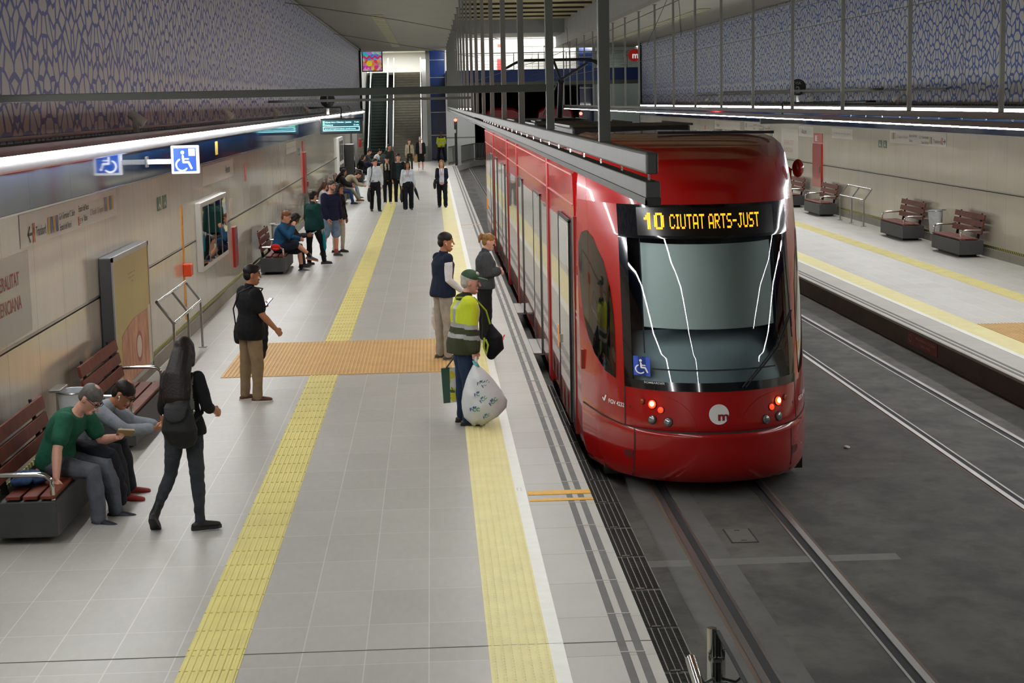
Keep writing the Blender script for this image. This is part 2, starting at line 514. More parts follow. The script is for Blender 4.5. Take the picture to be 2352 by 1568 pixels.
# rails: shiny head, dark groove
def rail(x, y0=Y0, y1=125, inner=1, name='tram_rail', pts=None):
    b = MB(); b.m = 0
    P = pts or [(x, y0), (x, y1)]
    for (xa, ya), (xb, yb) in zip(P, P[1:]):
        b.m = 0; b.bar((xa, ya, -.335), (xb, yb, -.335), .055, .03)
        b.m = 1; b.bar((xa+inner*.064, ya, -.337), (xb+inner*.064, yb, -.337), .075, .019)
        b.m = 0; b.bar((xa+inner*.108, ya, -.335), (xb+inner*.108, yb, -.335), .022, .018)
        b.m = 2; b.bar((xa-inner*.045, ya, -.336), (xb-inner*.045, yb, -.336), .03, .016)
    o = b.build(name, [mat('rail_steel', '#8a8885', .38, .9), M_dark, mat('rail_rust', '#5b4a3a', .7)])
    o['kind'] = 'structure'; return o
rail(2.19, inner=1, pts=[(2.17, Y0), (2.19, 12), (2.22, 30), (2.22, 125)])
rail(3.30, inner=-1, pts=[(3.28, Y0), (3.29, 12), (3.31, 30), (3.31, 125)])
rail(5.62, inner=1, pts=[(5.58, Y0), (5.60, 16), (5.66, 30), (5.68, 125)])
rail(6.66, inner=-1, pts=[(6.70, Y0), (6.67, 18), (6.64, 30), (6.64, 125)])

# ------------------------------------------------------------------ side walls
def side_wall(side):
    S = 'left' if side < 0 else 'right'
    X = XL if side < 0 else XR
    d = -side   # direction into the hall
    dz = 0.0 if side < 0 else .03
    def bx(b, depth0, depth1, y0, y1, z0, z1):
        a, c = X+d*depth0, X+d*depth1
        b.box(min(a, c), max(a, c), y0, y1, z0, z1)
    b = MB(); bx(b, -.35, -.02, Y0, 99.3, .2, 2.68); struct('wall_'+S, b, M_enamel)
    b = MB(); bx(b, -.03, 0.0, Y0, 99.3, .25, 1.425); bx(b, -.03, 0.0, Y0, 99.3, 1.447, 2.68)
    struct('wall_%s.001' % S, b, M_enamel)
    b = MB(); bx(b, -.028, -.012, Y0, 99.3, 1.40, 1.46); struct('trim_%d' % (1 if side < 0 else 2), b, M_dark)
    b = MB(); bx(b, -.01, .006, Y0, 99.3, 1.445, 1.468); struct('trim_%d' % (3 if side < 0 else 4), b, M_steel)
    b = MB()
    pts = [(X-d*.1, Y0, 0), (X+d*.05, Y0, 0), (X+d*.035, Y0, .185), (X-d*.1, Y0, .195)]
    b.prism(pts, (0, 97.8, 0)); struct('baseboard_'+S, b, M_grime)
    b = MB(); bx(b, -.02, .012, Y0, 99.3, .195, .25); struct('trim_%d' % (5 if side < 0 else 6), b, M_hatch)
    b = MB()
    n = 0
    y = Y0
    while y < 99.2:
        bx(b, -.1, .035, y+.004, min(y+1.9, 99.3), 2.69, 3.075); y += 1.9
    struct('wall_%s.002' % S, b, M_blue)
    b = MB(); bx(b, -.02, .045, Y0, 99.3, 2.672, 2.69); bx(b, -.02, .045, Y0, 99.3, 3.075, 3.09); struct('trim_%d' % (7 if side < 0 else 8), b, M_chrome)
    b = MB(); bx(b, -.3, .15, Y0, 99.3, 3.24+dz, 3.33); bx(b, -.3, .05, Y0, 99.3, 3.09, 3.24+dz); struct('trim_%d' % (9 if side < 0 else 10), b, mat('shelf_steel', '#4a4b4d', .35, .8, noise=.1))
    # lace-patterned upper panels
    b = MB(); bx(b, -.5, -.12, Y0, 99.3, 3.2, 6.95); struct('wall_%s.003' % S, b, M_lace_l if side < 0 else M_lace_r)
    b = MB(); bx(b, -.5, 0.0, 99.3, 99.6, 0, 6.9); struct('trim_%d' % (11 if side < 0 else 12), b, M_dark)
    b = MB(); bx(b, -.12, -.06, Y0, 99.3, 6.74, 6.8); bx(b, -.12, -.08, Y0, 99.3, 3.36, 3.40); struct('trim_%d' % (13 if side < 0 else 14), b, mat('edge_rail', '#8b8a83', .5, .5))
side_wall(-1); side_wall(1)

# ------------------------------------------------------------------ ceiling
b = MB(); b.box(XL-.5, 1.12, Y0, 106, 6.85, 7.0); struct('ceiling', b, M_ceil)
b = MB(); b.box(7.72, XR+.5, Y0, 106, 6.85, 7.0); struct('ceiling.001', b, M_ceil)
b = MB(); b.box(1.0, 1.12, Y0, 106, 7.0, 9.2); b.box(7.72, 7.84, Y0, 106, 7.0, 9.2); struct('ceiling_fascia', b, M_beamface)
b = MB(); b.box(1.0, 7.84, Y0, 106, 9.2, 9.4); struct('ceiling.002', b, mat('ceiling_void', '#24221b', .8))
b = MB(); b.box(1.12, 7.72, 96.5, 106, 7.46, 9.2); struct('ceiling_bulkhead', b, M_beamface)
y = 4.0
while y < 96:
    b = MB()
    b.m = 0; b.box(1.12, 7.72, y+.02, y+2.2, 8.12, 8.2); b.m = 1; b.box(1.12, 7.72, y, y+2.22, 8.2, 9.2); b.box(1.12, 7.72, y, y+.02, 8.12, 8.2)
    struct('ceiling_beam', b, [M_rib, mat('rib_side_shade', '#3c3728', .8)]); y += 4.0  # dark side colour paints the shade in the gaps between ribs
# slatted strips set in the flat ceilings
for nm, x0, x1 in (('ceiling_slot', -2.1, -1.65), ('ceiling_slot.001', 9.9, 10.35)):
    b = MB(); b.m = 0
    for seg in ((30, 44), (62, 97)):
        b.m = 0; b.box(x0, x1, seg[0], seg[1], 6.835, 6.852)
        b.m = 1
        yy = seg[0]
        while yy < seg[1]:
            b.box(x0, x1, yy, yy+.35, 6.82, 6.836); yy += .8
    struct(nm, b, [mat('slot_back', '#7d7a6c', .6), mat('slot_slat', '#c2bd9f', .5)])
ORD = ['first', 'second', 'third', 'fourth', 'fifth', 'sixth', 'seventh', 'eighth', 'ninth', 'tenth', 'eleventh', 'twelfth', 'thirteenth',
       'fourteenth', 'fifteenth', 'sixteenth', 'seventeenth', 'eighteenth', 'nineteenth', 'twentieth', 'twenty-first', 'twenty-second']
# ------------------------------------------------------------------ long light lines
def lightline(X, y0, y1, z0, z1, wid, name='light_line', label='', step=4.4, gaps=()):
    """one luminous line made of butted luminaires, ONE thing"""
    t = thing(name, label, 'light', (X, y0, z0))
    y = y0
    b = MB()
    while y < y1-.01:
        e = min(y+step, y1)
        if not any(a < (y+e)/2 < c for a, c in gaps):
            b.box(X-wid/2, X+wid/2, y, e-.02, z0, z1)
        y = e
    b.build('diffuser', M_led, t)
    return t
lightline(XL+.10, Y0, 81.5, 3.172, 3.234, .05, 'wall_light', 'long white light line under the steel ledge of the left wall')
lightline(XL+.10, 84.3, 99, 3.172, 3.234, .05, 'wall_light', 'short white light line at the far end of the left wall, beyond the display')
lightline(XR-.10, Y0+10, 99, 3.20, 3.262, .05, 'wall_light', 'long white light line under the ledge of the right wall')

def hung_row(X, ystart, pole0, pitch, npole, side, yend):
    zo = 0.0 if side == 'left' else -.045
    # upper beam
    t = thing('hanging_beam', 'long grey steel beam hung on posts over the %s platform edge, above the light fitting' % side, 'beam', (X, ystart, 3.3))
    b = MB(); b.box(X-.03, X+.03, ystart, yend, 3.305+zo, 3.405+zo); b.build('beam', M_grey, t, bevel=.012)
    # lower fitting with the lamp
    t = thing('light_fitting', 'long grey light fitting slung under the steel beam over the %s platform edge' % side, 'light fitting', (X, ystart+.02, 3.18))
    b = MB(); b.box(X-.034, X+.034, ystart-.03, yend, 3.20+zo, 3.272+zo); b.build('housing', M_grey, t, bevel=.004)
    b = MB(); b.box(X-.036, X+.036, ystart-.032, yend, 3.190+zo, 3.20+zo)
    sgn = 1 if side == 'left' else -1   # the lip stands on the side away from the track
    b.box(min(X-sgn*.036, X-sgn*.028), max(X-sgn*.036, X-sgn*.028), ystart-.032, yend, 3.165+zo, 3.19+zo)
    b.box(X-.036, X+.036, ystart-.032, ystart-.02, 3.165+zo, 3.19+zo)
    b.build('base_tray', M_greyd, t)
    b = MB(); y = ystart+.06
    while y < yend-.3:
        b.box(X-.024, X+.024, y, min(y+2.18, yend-.1), 3.170+zo, 3.191+zo); y += 2.2
    b.build('lamp', M_led, t)
    y = ystart+.10; h0 = None
    while y < 32:
        for q in (0, .05):
            if h0 is None:
                b = MB(); b.tube([(X, y, 3.27+zo), (X, y, 3.306+zo)], .0025, 5); h0 = b.build('hanger', M_chrome, t); hy = y
            else:
                c = h0.copy(); COL.objects.link(c); c.parent = t; c.location = (0, y+q-hy, 0)
        y += 1.1
    for k in range(npole):
        y = pole0+pitch*k
        o = thing('hanging_post', '%s grey post from the near end of the row over the %s platform edge' % (ORD[k], side), 'post', (X, y, 3.405+zo), group='hanging posts over the %s platform edge' % side)
        if k == 0:
            b = MB(); b.box(-.033, .033, -.035, .035, 0, 6.85-3.405-zo); b.build('shaft', M_grey, o, local=True, bevel=.004); first = o
            b = MB(); b.box(-.07, .07, -.07, .07, 6.85-3.405-.015-zo, 6.85-3.405-zo); b.build('ceiling_plate', M_greyd, o, local=True)
        else:
            for ch in first.children:
                c = ch.copy(); COL.objects.link(c); c.parent = o
hung_row(1.0, 7.62, 9.72, 4.42, 21, 'left', 99)
hung_row(7.84, 13.5, 18.42, 4.48, 19, 'right', 99)

def crossbeam(x0, x1, y, z, label, w=.062, h=.062):
    b = MB(); b.box(x0, x1, y-w/2, y+w/2, z-h/2, z+h/2)
    tag(b.build('cross_beam', M_greyd, bevel=.004), label, 'beam')
crossbeam(XL+.12, .967, 14.14, 3.752, 'near grey cross beam spanning from the left wall to the second post')
crossbeam(XL+.12, .967, 40.66, 3.745, 'far grey cross beam from the left wall, behind the round number one sign')
crossbeam(7.873, XR-.12, 45.2, 3.76, 'grey cross beam from the right post row to the right wall')
b = MB(); b.box(XR-.16, XR-.12, 39.5, 78, 3.70, 3.745)
tag(b.build('wall_bar', M_greyd), 'long thin dark bar fixed along the right patterned panels', 'bar')

# ------------------------------------------------------------------ floodlights on the wall ledges
def floodlight(loc, rz, label, first=[None]):
    if first[0] is None:
        t = thing('floodlight', label, 'floodlight', loc, rz, 'floodlights on the wall ledges')
        M = Matrix.Translation((.10, 0, .10)) @ Euler((0, R(126), 0)).to_matrix().to_4x4()
        b = MB(); sweep(b, [M @ Vector((0, 0, -.12)), M @ Vector((0, 0, -.10)), M @ Vector((0, 0, .10)), M @ Vector((0, 0, .115))], [.05, .062, .066, .062], 16, dome=False)
        b.build('can', mat('can_white', '#f2f2f0', .5), t, local=True, smooth=True)
        b = MB(); sweep(b, [M @ Vector((0, 0, .112)), M @ Vector((0, 0, .118))], [.056, .056], 16, dome=False); b.build('lens', mat('lamp_lens', '#9b9a90', .2), t, local=True)
        b = MB(); b.box(.05, .11, -.075, -.068, -.08, .11); b.box(.05, .11, .068, .075, -.08, .11); b.box(.05, .11, -.075, .075, -.085, -.078); b.build('bracket', mat('bracket_grey', '#dedcd6', .5), t, local=True, bevel=.003)
        first[0] = t
        return t
    return dup(first[0], loc, rz, label)
for k, y in enumerate((22.75, 32.8, 42.9, 53.5, 63.2, 72.8, 82.5)):
    floodlight((XL-.02, y, 3.42), 0, '%s white floodlight from the near end of the left wall ledge' % ORD[k])
for k, y in enumerate((44.0, 54.0, 64.2, 74.5, 84.5)):
    floodlight((XR+.02, y, 3.42), PI, '%s white floodlight from the near end of the right wall ledge' % ORD[k])

# ------------------------------------------------------------------ drain grates between platform and track
def grate(y, label, first=[None]):
    if first[0] is None:
        t = thing('drain_grate', label, 'grate', (1.45, y, -.33), 0, 'drain grates beside the platform')
        b = MB()
        for i in range(7): b.box(.0+i*.052, .006+i*.052, .01, .97, -.01, .012)
        b.build('long_bars', mat('galvanised', '#98968c', .5, .3), t, local=True)
        b = MB()
        for i in range(36): b.box(0, .318, .02+i*.0265, .026+i*.0265, -.012, .006)
        b.build('cross_bars', mat('grate_dark', '#45443f', .6, .2), t, local=True)
        b = MB(); b.box(.0, .318, 0, .985, -.03, -.012); b.build('trough', M_dark, t, local=True)
        b = MB(); b.box(.12, .19, -.008, .012, -.0, .014); b.build('clip', M_steel, t, local=True)
        first[0] = t; return
    dup(first[0], (1.45, y, -.33), 0, label)
for k in range(14):
    grate(9.2+k, '%s black drain grate section from the near end, along the left platform edge' % ORD[k])

# ------------------------------------------------------------------ rail-side details
t = thing('access_cover', 'square grey access cover set between the near rails', 'cover', (2.72, 14.78, -.33))
b = MB(); b.box(2.615, 2.835, 14.56, 15.02, -.33, -.3265); b.build('lid', mat('cover_grey', '#57564f', .7, noise=.1), t)
b = MB(); b.box(2.60, 2.612, 14.55, 15.03, -.33, -.3262); b.box(2.838, 2.85, 14.55, 15.03, -.33, -.3262); b.box(2.60, 2.85, 14.54, 14.555, -.33, -.3262); b.build('seal', M_dark, t)
b = MB(); b.box(2.70, 2.75, 14.6, 14.62, -.3265, -.325); b.box(2.70, 2.75, 14.96, 14.98, -.3265, -.325); b.build('lifting_slot', M_dark, t)
b = MB()
b.ball((4.62, 18.45, -.32), (.035, .06, .014))
tag(b.build('litter', mat('paper_white', '#cfcfc8', .8), smooth=True), 'small white scrap of litter on the track bed right of the tram', 'litter')
b = MB()
b.ball((5.4, 14.2, -.32), (.05, .035, .012))
tag(b.build('dry_leaf', mat('leaf_tan', '#a8853f', .8), smooth=True), 'small tan dry leaf on the track bed near the right rails', 'leaf')

# ------------------------------------------------------------------ glass balustrade near the camera
t = thing('glass_balustrade', 'glass balustrade panel with round steel post at the bottom of the picture', 'balustrade', (1.33, 8, 0))
b = MB(); sweep(b, [(1.33, 8.0, 0), (1.33, 8.0, 1.03)], [.024, .024], 20, dome=False); b.build('post', M_chrome, t, smooth=True)
b = MB(); b.box(1.352, 1.364, 5.2, 8.0, .12, 1.01); b.build('glass_panel', M_glass, t)
b = MB(); b.box(1.349, 1.367, 5.2, 8.0, 1.008, 1.018); b.box(1.349, 1.367, 7.985, 7.998, .12, 1.0); b.build('edge_strip', M_dark, t)
b = MB()
for z in (.35, .87): b.ball((1.345, 7.99, z), .022); b.tube([(1.33, 7.97, z), (1.375, 7.97, z)], .012, 8)
b.build('clamp', M_chrome, t, smooth=True)
b = MB(); b.tube([(1.30, 7.98, .75), (1.37, 7.98, .75), (1.375, 7.9, .76), (1.375, 7.86, .86)], .006, 6); b.build('bracket', M_steel, t, smooth=True)
t = thing('handrail', 'polished tubular handrail end beside the glass balustrade', 'handrail', (1.225, 8, .85))
b = MB(); sweep(b, [(1.225, 8.02, .87), (1.225, 8.0, .868), (1.235, 6.6, .63), (1.24, 5.0, .36)], [.02, .03, .03, .03], 20, dome=False); b.build('tube', M_chrome, t, smooth=True)
b = MB(); b.tube([(1.225, 7.9, .82), (1.27, 7.9, .78), (1.33, 7.96, .78)], .008, 8); b.build('bracket', M_steel, t, smooth=True)
# a sticker on the glass
b = MB(); b.box(1.3665, 1.368, 6.2, 7.9, .72, .985)
b.build('glass_sticker', mat('pale_sticker', '#f2f2e2', .6), bpy.data.objects['glass_balustrade'])

# ------------------------------------------------------------------ overhead wires
def wire(name, pts, label, r=.006):
    b = MB(); b.tube(pts, r, 5); tag(b.build(name, mat('wire_dark', '#4a4944', .5, .5)), label, 'wire')
wire('contact_wire', [(2.74, 8, 4.75), (2.74, 38, 4.62), (2.76, 108, 4.9)], 'contact wire above the near tram track')
wire('contact_wire', [(6.12, 12, 4.75), (6.14, 60, 4.7), (6.15, 108, 4.75)], 'contact wire above the right track')
wire('messenger_wire', [(6.12, 12, 5.05), (6.12, 38, 5.1), (6.14, 70, 5.15), (6.15, 108, 5.15)], 'upper messenger wire above the right track', .005)
wire('span_wire', [(XL, 48, 6.5), (-1, 56, 6.35), (2.7, 66, 6.05)], 'upper of the two thin span wires slanting over the left platform', .012)
wire('span_wire', [(XL, 72, 6.6), (-1.5, 80, 6.4), (2.7, 92, 6.0)], 'lower of the two thin span wires slanting over the left platform', .012)
wire('dropper_wire', [(6.12, 41, 5.13), (6.9, 46.9, 6.9)], 'thin dropper wire crossing the right patterned panels, near one', .008)
wire('dropper_wire', [(6.12, 47.5, 5.13), (6.9, 47.1, 6.9)], 'thin dropper wire crossing the right patterned panels, far one', .008)
wire('dropper_wire', [(6.14, 74, 5.15), (6.14, 75.5, 6.85)], 'thin double dropper wire hanging left of the right panels', .008)
# ------------------------------------------------------------------ far end of the hall
M_stone = mat('stair_stone', '#8c887b', .6, noise=.15, nscale=3)
M_endwhite = mat('end_wall_white', '#d2d3d0', .5)
YP = 108.0
# blue clad columns
for nm, x0, x1, y in (('column', -.02, .95, YP), ('column.001', 9.55, 10.45, YP)):
    b = MB(); b.box(x0, x1, y, y+1, -.2, 6.95); struct(nm, b, M_bluepanel)
    b = MB()
    for z in (1.55, 3.0, 4.35, 5.2, 6.3): b.box(x0-.01, x1+.01, y-.012, y+.01, z, z+.045)
    struct('column_joint', b, M_steel)
# lobby beyond the stairs
b = MB(); b.box(-5.2, 1.2, 121, 121.3, 4.5, 8.5); struct('wall_back', b, M_endwhite)
b = MB(); b.box(-5.2, 1.0, 106, 121, 7.15, 7.3); struct('ceiling.003', b, M_ceil)
b = MB(); b.box(-4.6, -4.3, 99.6, 121, 0, 7.2); struct('wall_left.004', b, M_endwhite)
b = MB(); b.box(-5.2, 1.0, 117, 121, 5.6, 5.75); struct('floor.002', b, M_stone)
# stairs
b = MB(); n = 34; run = 10.6; rise = 5.72
for i in range(n):
    y = 106.2+run*i/n; b.box(-2.5, -.55, y, 117, rise*i/n, rise*(i+1)/n)
o = struct('staircase', b, M_stone)
b = MB()
for i in range(n): b.box(-2.5, -.55, 106.2+run*i/n-.006, 106.2+run*i/n+.03, rise*(i+1)/n-.03, rise*(i+1)/n+.003)
struct('stair_nosing', b, mat('nosing_dark', '#6d695e', .6))
b = MB(); b.prism([(-.55, 106.1, 0), (-.55, 117, 5.75), (-.55, 117, 6.6), (-.55, 106.1, .95)], (.3, 0, 0)); b.box(-.25, 0, 106.5, 108, 0, 6.9); struct('stair_wall', b, M_grey)
# stair handrails
for k, x in enumerate((-.62, -2.44)):
    t = thing('stair_handrail', ('steel handrail on the right side of the far staircase', 'steel handrail between escalator and far staircase')[k], 'handrail', (x, 106, 0))
    b = MB(); b.tube([(x, 105.6, .9), (x, 106.1, .95), (x, 117, 6.7), (x, 117.8, 6.72)], .03, 8); b.build('rail', M_chrome, t, smooth=True)
    b = MB()
    for i in range(7): yy = 106.2+1.75*i; b.tube([(x, yy, (yy-106.2)*.5396), (x, yy, .95+(yy-106.1)*.5275)], .02, 6)
    b.build('baluster', M_steel, t, smooth=True)
# escalator
t = thing('escalator', 'narrow escalator with dark steps at the far left end of the platform', 'escalator', (-3.5, 106, 0))
M_step = mat('escalator_step', '#39453f', .6, noise=.2, nscale=6)
b = MB(); n = 30
for i in range(n):
    y = 106.2+10.6*i/n; b.box(-3.9, -2.95, y, 117, 5.72*i/n, 5.72*(i+1)/n)
b.build('steps', M_step, t)
b = MB()
for i in range(n): b.box(-3.9, -2.95, 106.2+10.6*i/n-.01, 106.2+10.6*i/n+.05, 5.72*(i+1)/n-.02, 5.72*(i+1)/n+.004)
b.build('step_edge', mat('escalator_edge', '#6d7a74', .5), t)
for x in (-4.0, -2.85):
    b = MB(); b.prism([(x-.04, 105.4, .0), (x-.04, 106.1, .0), (x-.04, 117, 5.75), (x-.04, 117, 6.6), (x-.04, 106.0, .95), (x-.04, 105.4, .9)], (.08, 0, 0))
    b.build('balustrade', mat('escalator_side', '#8fa0a3', .25, .6), t)
    b = MB(); b.tube([(x, 105.3, .5), (x, 105.25, .9), (x, 106.0, 1.0), (x, 117.0, 6.68), (x, 118, 6.7)], .045, 8); b.build('handrail', mat('belt_grey', '#c9ccca', .3, .6), t, smooth=True)
# poster over the escalator
def poster_art(name, kind):
    g = G(name)
    tc = g.n('TexCoord'); q = g.n('SeparateXYZ'); g.l(tc.outputs['Generated'], q.inputs[0])
    v = g.comb(q.outputs[0], q.outputs[2]);
    vo = g.n('TexVoronoi', voronoi_dimensions='2D'); vo.inputs['Scale'].default_value = 7; g.l(v, vo.inputs['Vector'])
    base = g.mix(g.math('GREATER_THAN', q.outputs[2], .55), '#d2562c', '#2f9bd0')
    hs = g.n('HueSaturation'); hs.inputs['Saturation'].default_value = 1.4; g.l(vo.outputs['Color'], hs.inputs['Color'])
    c = g.mix(.45, base, hs.outputs[0])
    dx = g.math('SUBTRACT', q.outputs[0], .35); dz = g.math('SUBTRACT', q.outputs[2], .38)
    d = g.math('SQRT', g.math('ADD', g.math('MULTIPLY', dx, dx), g.math('MULTIPLY', dz, dz)))
    c = g.mix(g.math('LESS_THAN', d, .15), c, '#d9c62a')
    dz2 = g.math('SUBTRACT', q.outputs[2], g.math('ADD', .68, g.math('MULTIPLY', g.math('SINE', g.math('MULTIPLY', q.outputs[0], 22)), .05)))
    c = g.mix(g.math('LESS_THAN', g.math('ABSOLUTE', dz2), .055), c, '#d02a5a')
    g.l(c, g.b.inputs['Base Color']); g.l(c, g.b.inputs['Emission Color']); g.b.inputs['Emission Strength'].default_value = .55
    return g.m
t = thing('poster_screen', 'bright colourful lit poster above the escalator at the far end', 'poster', (-3.5, 106, 5.6))
b = MB(); b.box(-4.22, -2.92, 106.0, 106.12, 5.62, 6.95); b.build('frame', M_dark, t, bevel=.02)
b = MB(); b.box(-4.16, -2.98, 105.985, 106.0, 5.68, 6.89); b.build('picture', poster_art('abstract_poster', 0), t)
# floor-level wall right of the left column, tunnel portal
b = MB(); b.box(.95, 2.75, 106.5, 106.8, -.3, 4.6); struct('wall_back.001', b, M_endwhite)
b = MB(); b.box(.95, 2.75, 106.47, 106.5, 1.40, 1.46); struct('trim_15', b, M_grey)
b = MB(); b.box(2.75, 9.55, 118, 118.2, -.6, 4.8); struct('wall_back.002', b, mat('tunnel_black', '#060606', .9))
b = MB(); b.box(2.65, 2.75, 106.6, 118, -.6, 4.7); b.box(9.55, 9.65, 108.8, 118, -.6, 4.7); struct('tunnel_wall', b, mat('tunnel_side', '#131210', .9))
b = MB(); b.box(2.7, 9.6, 103.2, 118, 4.5, 4.62); struct('ceiling.004', b, M_dark)
# mezzanine over the tracks
b = MB(); b.box(.95, 12.9, 102.5, 103.0, 4.78, 5.52); struct('mezzanine_fascia', b, mat('fascia_blue', '#12326e', .35, coat=.3, noise=.2, nscale=1))
b = MB(); b.box(.95, 12.9, 102.52, 103.0, 4.55, 4.78); struct('mezzanine_edge', b, M_greyd)
b = MB(); b.box(.95, 12.9, 102.6, 109, 4.62, 5.45); struct('floor.003', b, M_stone)
b = MB(); b.box(1.0, 9.5, 108.6, 108.8, 5.4, 7.55); struct('wall_back.003', b, M_endwhite)
b = MB(); b.box(2.0, 9.0, 108.55, 108.6, 7.55, 7.72); struct('trim_16', b, mat('sign_blue', '#2a72b0', .5))
b = MB(); b.box(1.0, 12.9, 103, 109, 7.75, 7.85); struct('ceiling.005', b, M_ceil)
b = MB(); b.box(10.45, 13.2, 106, 106.3, -.3, 7.0); struct('wall_back.004', b, mat('teal_white', '#cfdcd8', .5))
b = MB(); b.box(10.45, 13.2, 105.96, 106.0, 4.78, 5.52); struct('trim_17', b, MATS['fascia_blue'])
t = thing('mezzanine_door', 'grey double door in the white mezzanine wall over the tunnel', 'door', (6.55, 108.5, 5.45))
for x0 in (5.85, 6.6):
    b = MB(); b.box(x0, x0+.72, 108.53, 108.6, 5.47, 7.02); d = b.build('leaf', mat('door_grey', '#b3b4b0', .5), t)
b = MB(); b.box(5.78, 5.85, 108.5, 108.6, 5.45, 7.1); b.box(7.33, 7.4, 108.5, 108.6, 5.45, 7.1); b.box(5.78, 7.4, 108.5, 108.6, 7.02, 7.1); b.build('frame', M_grey, t)
b = MB(); b.box(6.5, 6.54, 108.5, 108.53, 6.1, 6.35); b.build('handle', M_greyd, t)
t = thing('fire_hose_cabinet', 'red fire cabinet on the white mezzanine wall left of the door', 'fire cabinet', (4.4, 108.5, 5.6))
b = MB(); b.box(4.33, 4.72, 108.48, 108.597, 5.62, 6.32); b.build('case', mat('fire_red', '#c0241c', .4, emit=.0), t)
b = MB(); b.box(4.36, 4.69, 108.465, 108.48, 5.66, 6.28); b.build('door', mat('fire_red_door', '#cf2a1e', .35), t)
b = MB(); b.box(4.38, 4.62, 108.58, 108.597, 7.05, 7.25); b.build('pictogram_plate', mat('picto_red', '#d8604f', .5), t)
# mezzanine railing
t = thing('mezzanine_railing', 'thin steel railing along the mezzanine over the tunnel mouth', 'railing', (6, 102.7, 5.52))
b = MB()
for z, r_ in ((6.52, .03), (6.40, .015), (6.05, .01), (5.85, .01), (5.7, .01)): b.tube([(1.0, 102.7, z), (12.3, 102.7, z)], r_, 6)
b.build('rail', M_steel, t)
for x in (1.1, 3.2, 5.1, 6.6, 8.3, 10.1, 12.0):
    b = MB(); b.box(x-.025, x+.025, 102.68, 102.72, 5.52, 6.52); b.build('baluster', M_grey, t)
# round transport sign
t = thing('station_logo_sign', 'round red sign with a white letter m at the far right corner', 'sign', (12.15, 102.4, 6.2))
b = MB(); sweep(b, [(12.42, 102.45, 6.24), (12.42, 102.37, 6.24)], [.38, .38], 32, dome=False); b.build('disc', mat('logo_red', '#b3231f', .4, emit=.25), t)
b = MB(); b.box(12.17, 12.23, 102.45, 106.0, 6.25, 6.31); b.build('bracket', M_grey, t)
b = MB(); put_text(b, 'm', lambda u, v: (12.42+u, 102.36, 6.1+v), .05, -.04, .36, bold=.03, center=True); b.build('lettering', mat('logo_white', '#f0f0ee', .5, emit=.5), t)
# added fill lamps without fittings, brightening lobby, stairs, mezzanine and corner wall
def arealamp(name, loc, sx, sy, pw, rot=(0, 0, 0)):
    l = bpy.data.lights.new(name, 'AREA'); l.shape = 'RECTANGLE'; l.size = sx; l.size_y = sy; l.energy = pw; l.color = (1, .98, .93)
    o = bpy.data.objects.new(name, l); COL.objects.link(o); o.location = loc; o.rotation_euler = rot
arealamp('fill_lamp_lobby', (-2, 117.5, 7.1), 4, 2, 600)
arealamp('fill_lamp_stairs', (-1.9, 109.5, 7.1), 3, 4, 160)
arealamp('fill_lamp_mezzanine', (5.0, 103.6, 7.5), 8, 1.0, 1700, (R(55), 0, 0))
arealamp('fill_lamp_corner', (11.7, 103.3, 7.4), 1.5, .8, 1800, (R(45), 0, 0))
# short row of lamps by the portal
t = thing('portal_light', 'short row of bright lamps between the posts at the far portal', 'light', (1.8, 104, 3.2))
b = MB()
for i in range(6): b.box(1.42+i*.19, 1.53+i*.19, 104.0, 104.1, 3.17, 3.25)
b.build('lamp', M_led, t)
b = MB(); b.box(1.35, 2.6, 104.0, 104.12, 3.25, 3.32); b.box(1.4, 1.43, 104.04, 104.07, 3.3, 4.6); b.box(2.5, 2.53, 104.04, 104.07, 3.3, 4.6); b.build('housing', M_grey, t)

# signals
def signal(x, y, z0, z1, label):
    t = thing('track_signal', label, 'signal', (x, y, z0))
    b = MB(); b.box(x-.09, x+.09, y, y+.15, z1-.55, z1+.12); b.build('case', M_dark, t, bevel=.04)
    b = MB(); sweep(b, [(x-.0, y, z1), (x, y-.03, z1)], [.09, .09], 16, dome=False); b.build('red_lamp', mat('signal_red', '#ff2a20', .4, emit=28), t)
    b = MB(); sweep(b, [(x, y, z1-.24), (x, y-.02, z1-.24)], [.06, .06], 14, dome=False); b.build('unlit_lens', mat('lens_dark', '#3a3a3c', .2), t)
    b = MB(); b.box(x-.075, x+.075, y+.02, y+.14, z0, z1-.75); b.build('mast', M_dark, t)
    b = MB(); b.tube([(x+.05, y+.08, z1-.8), (x+.05, y+.08, z1-.5)], .035, 8); b.build('neck', M_dark, t)
signal(1.41, 97.6, 0, 2.62, 'track signal showing red on a black mast by the far platform end')
signal(8.45, 95, -.3, 2.86, 'small track signal showing red beyond the tram roof on the right')
# fence at the far platform end
def fence(name, pts, label, h=1.05, z=0, hgt=None, mtl=None):
    t = thing(name, label, 'railing', (pts[0][0], pts[0][1], z))
    for (xa, ya), (xb, yb) in zip(pts, pts[1:]):
        L = math.hypot(xb-xa, yb-ya); n = max(2, int(L/.16))
        b = MB(); b.bar((xa, ya, z+h), (xb, yb, z+h), .05, .05); b.bar((xa, ya, z+.12), (xb, yb, z+.12), .04, .04); b.build('rail', M_steel, t)
        b = MB()
        for i in range(n+1):
            f_ = i/n; x, y = xa+(xb-xa)*f_, ya+(yb-ya)*f_
            b.box(x-.018, x+.018, y-.02, y+.02, z, z+h)
        b.build('bars', M_grey, t)
fence('end_railing', [(.95, 98.4), (1.25, 100), (1.5, 103)], 'grey barred railing at the far end of the platform by the signal mast')
b = MB(); b.prism([(1.40, 97, 0), (2.6, 104.5, 0), (3.4, 106.4, 0), (.8, 106.4, 0), (.8, 97, 0)], (0, 0, -.6)); struct('platform_end', b, M_edge)
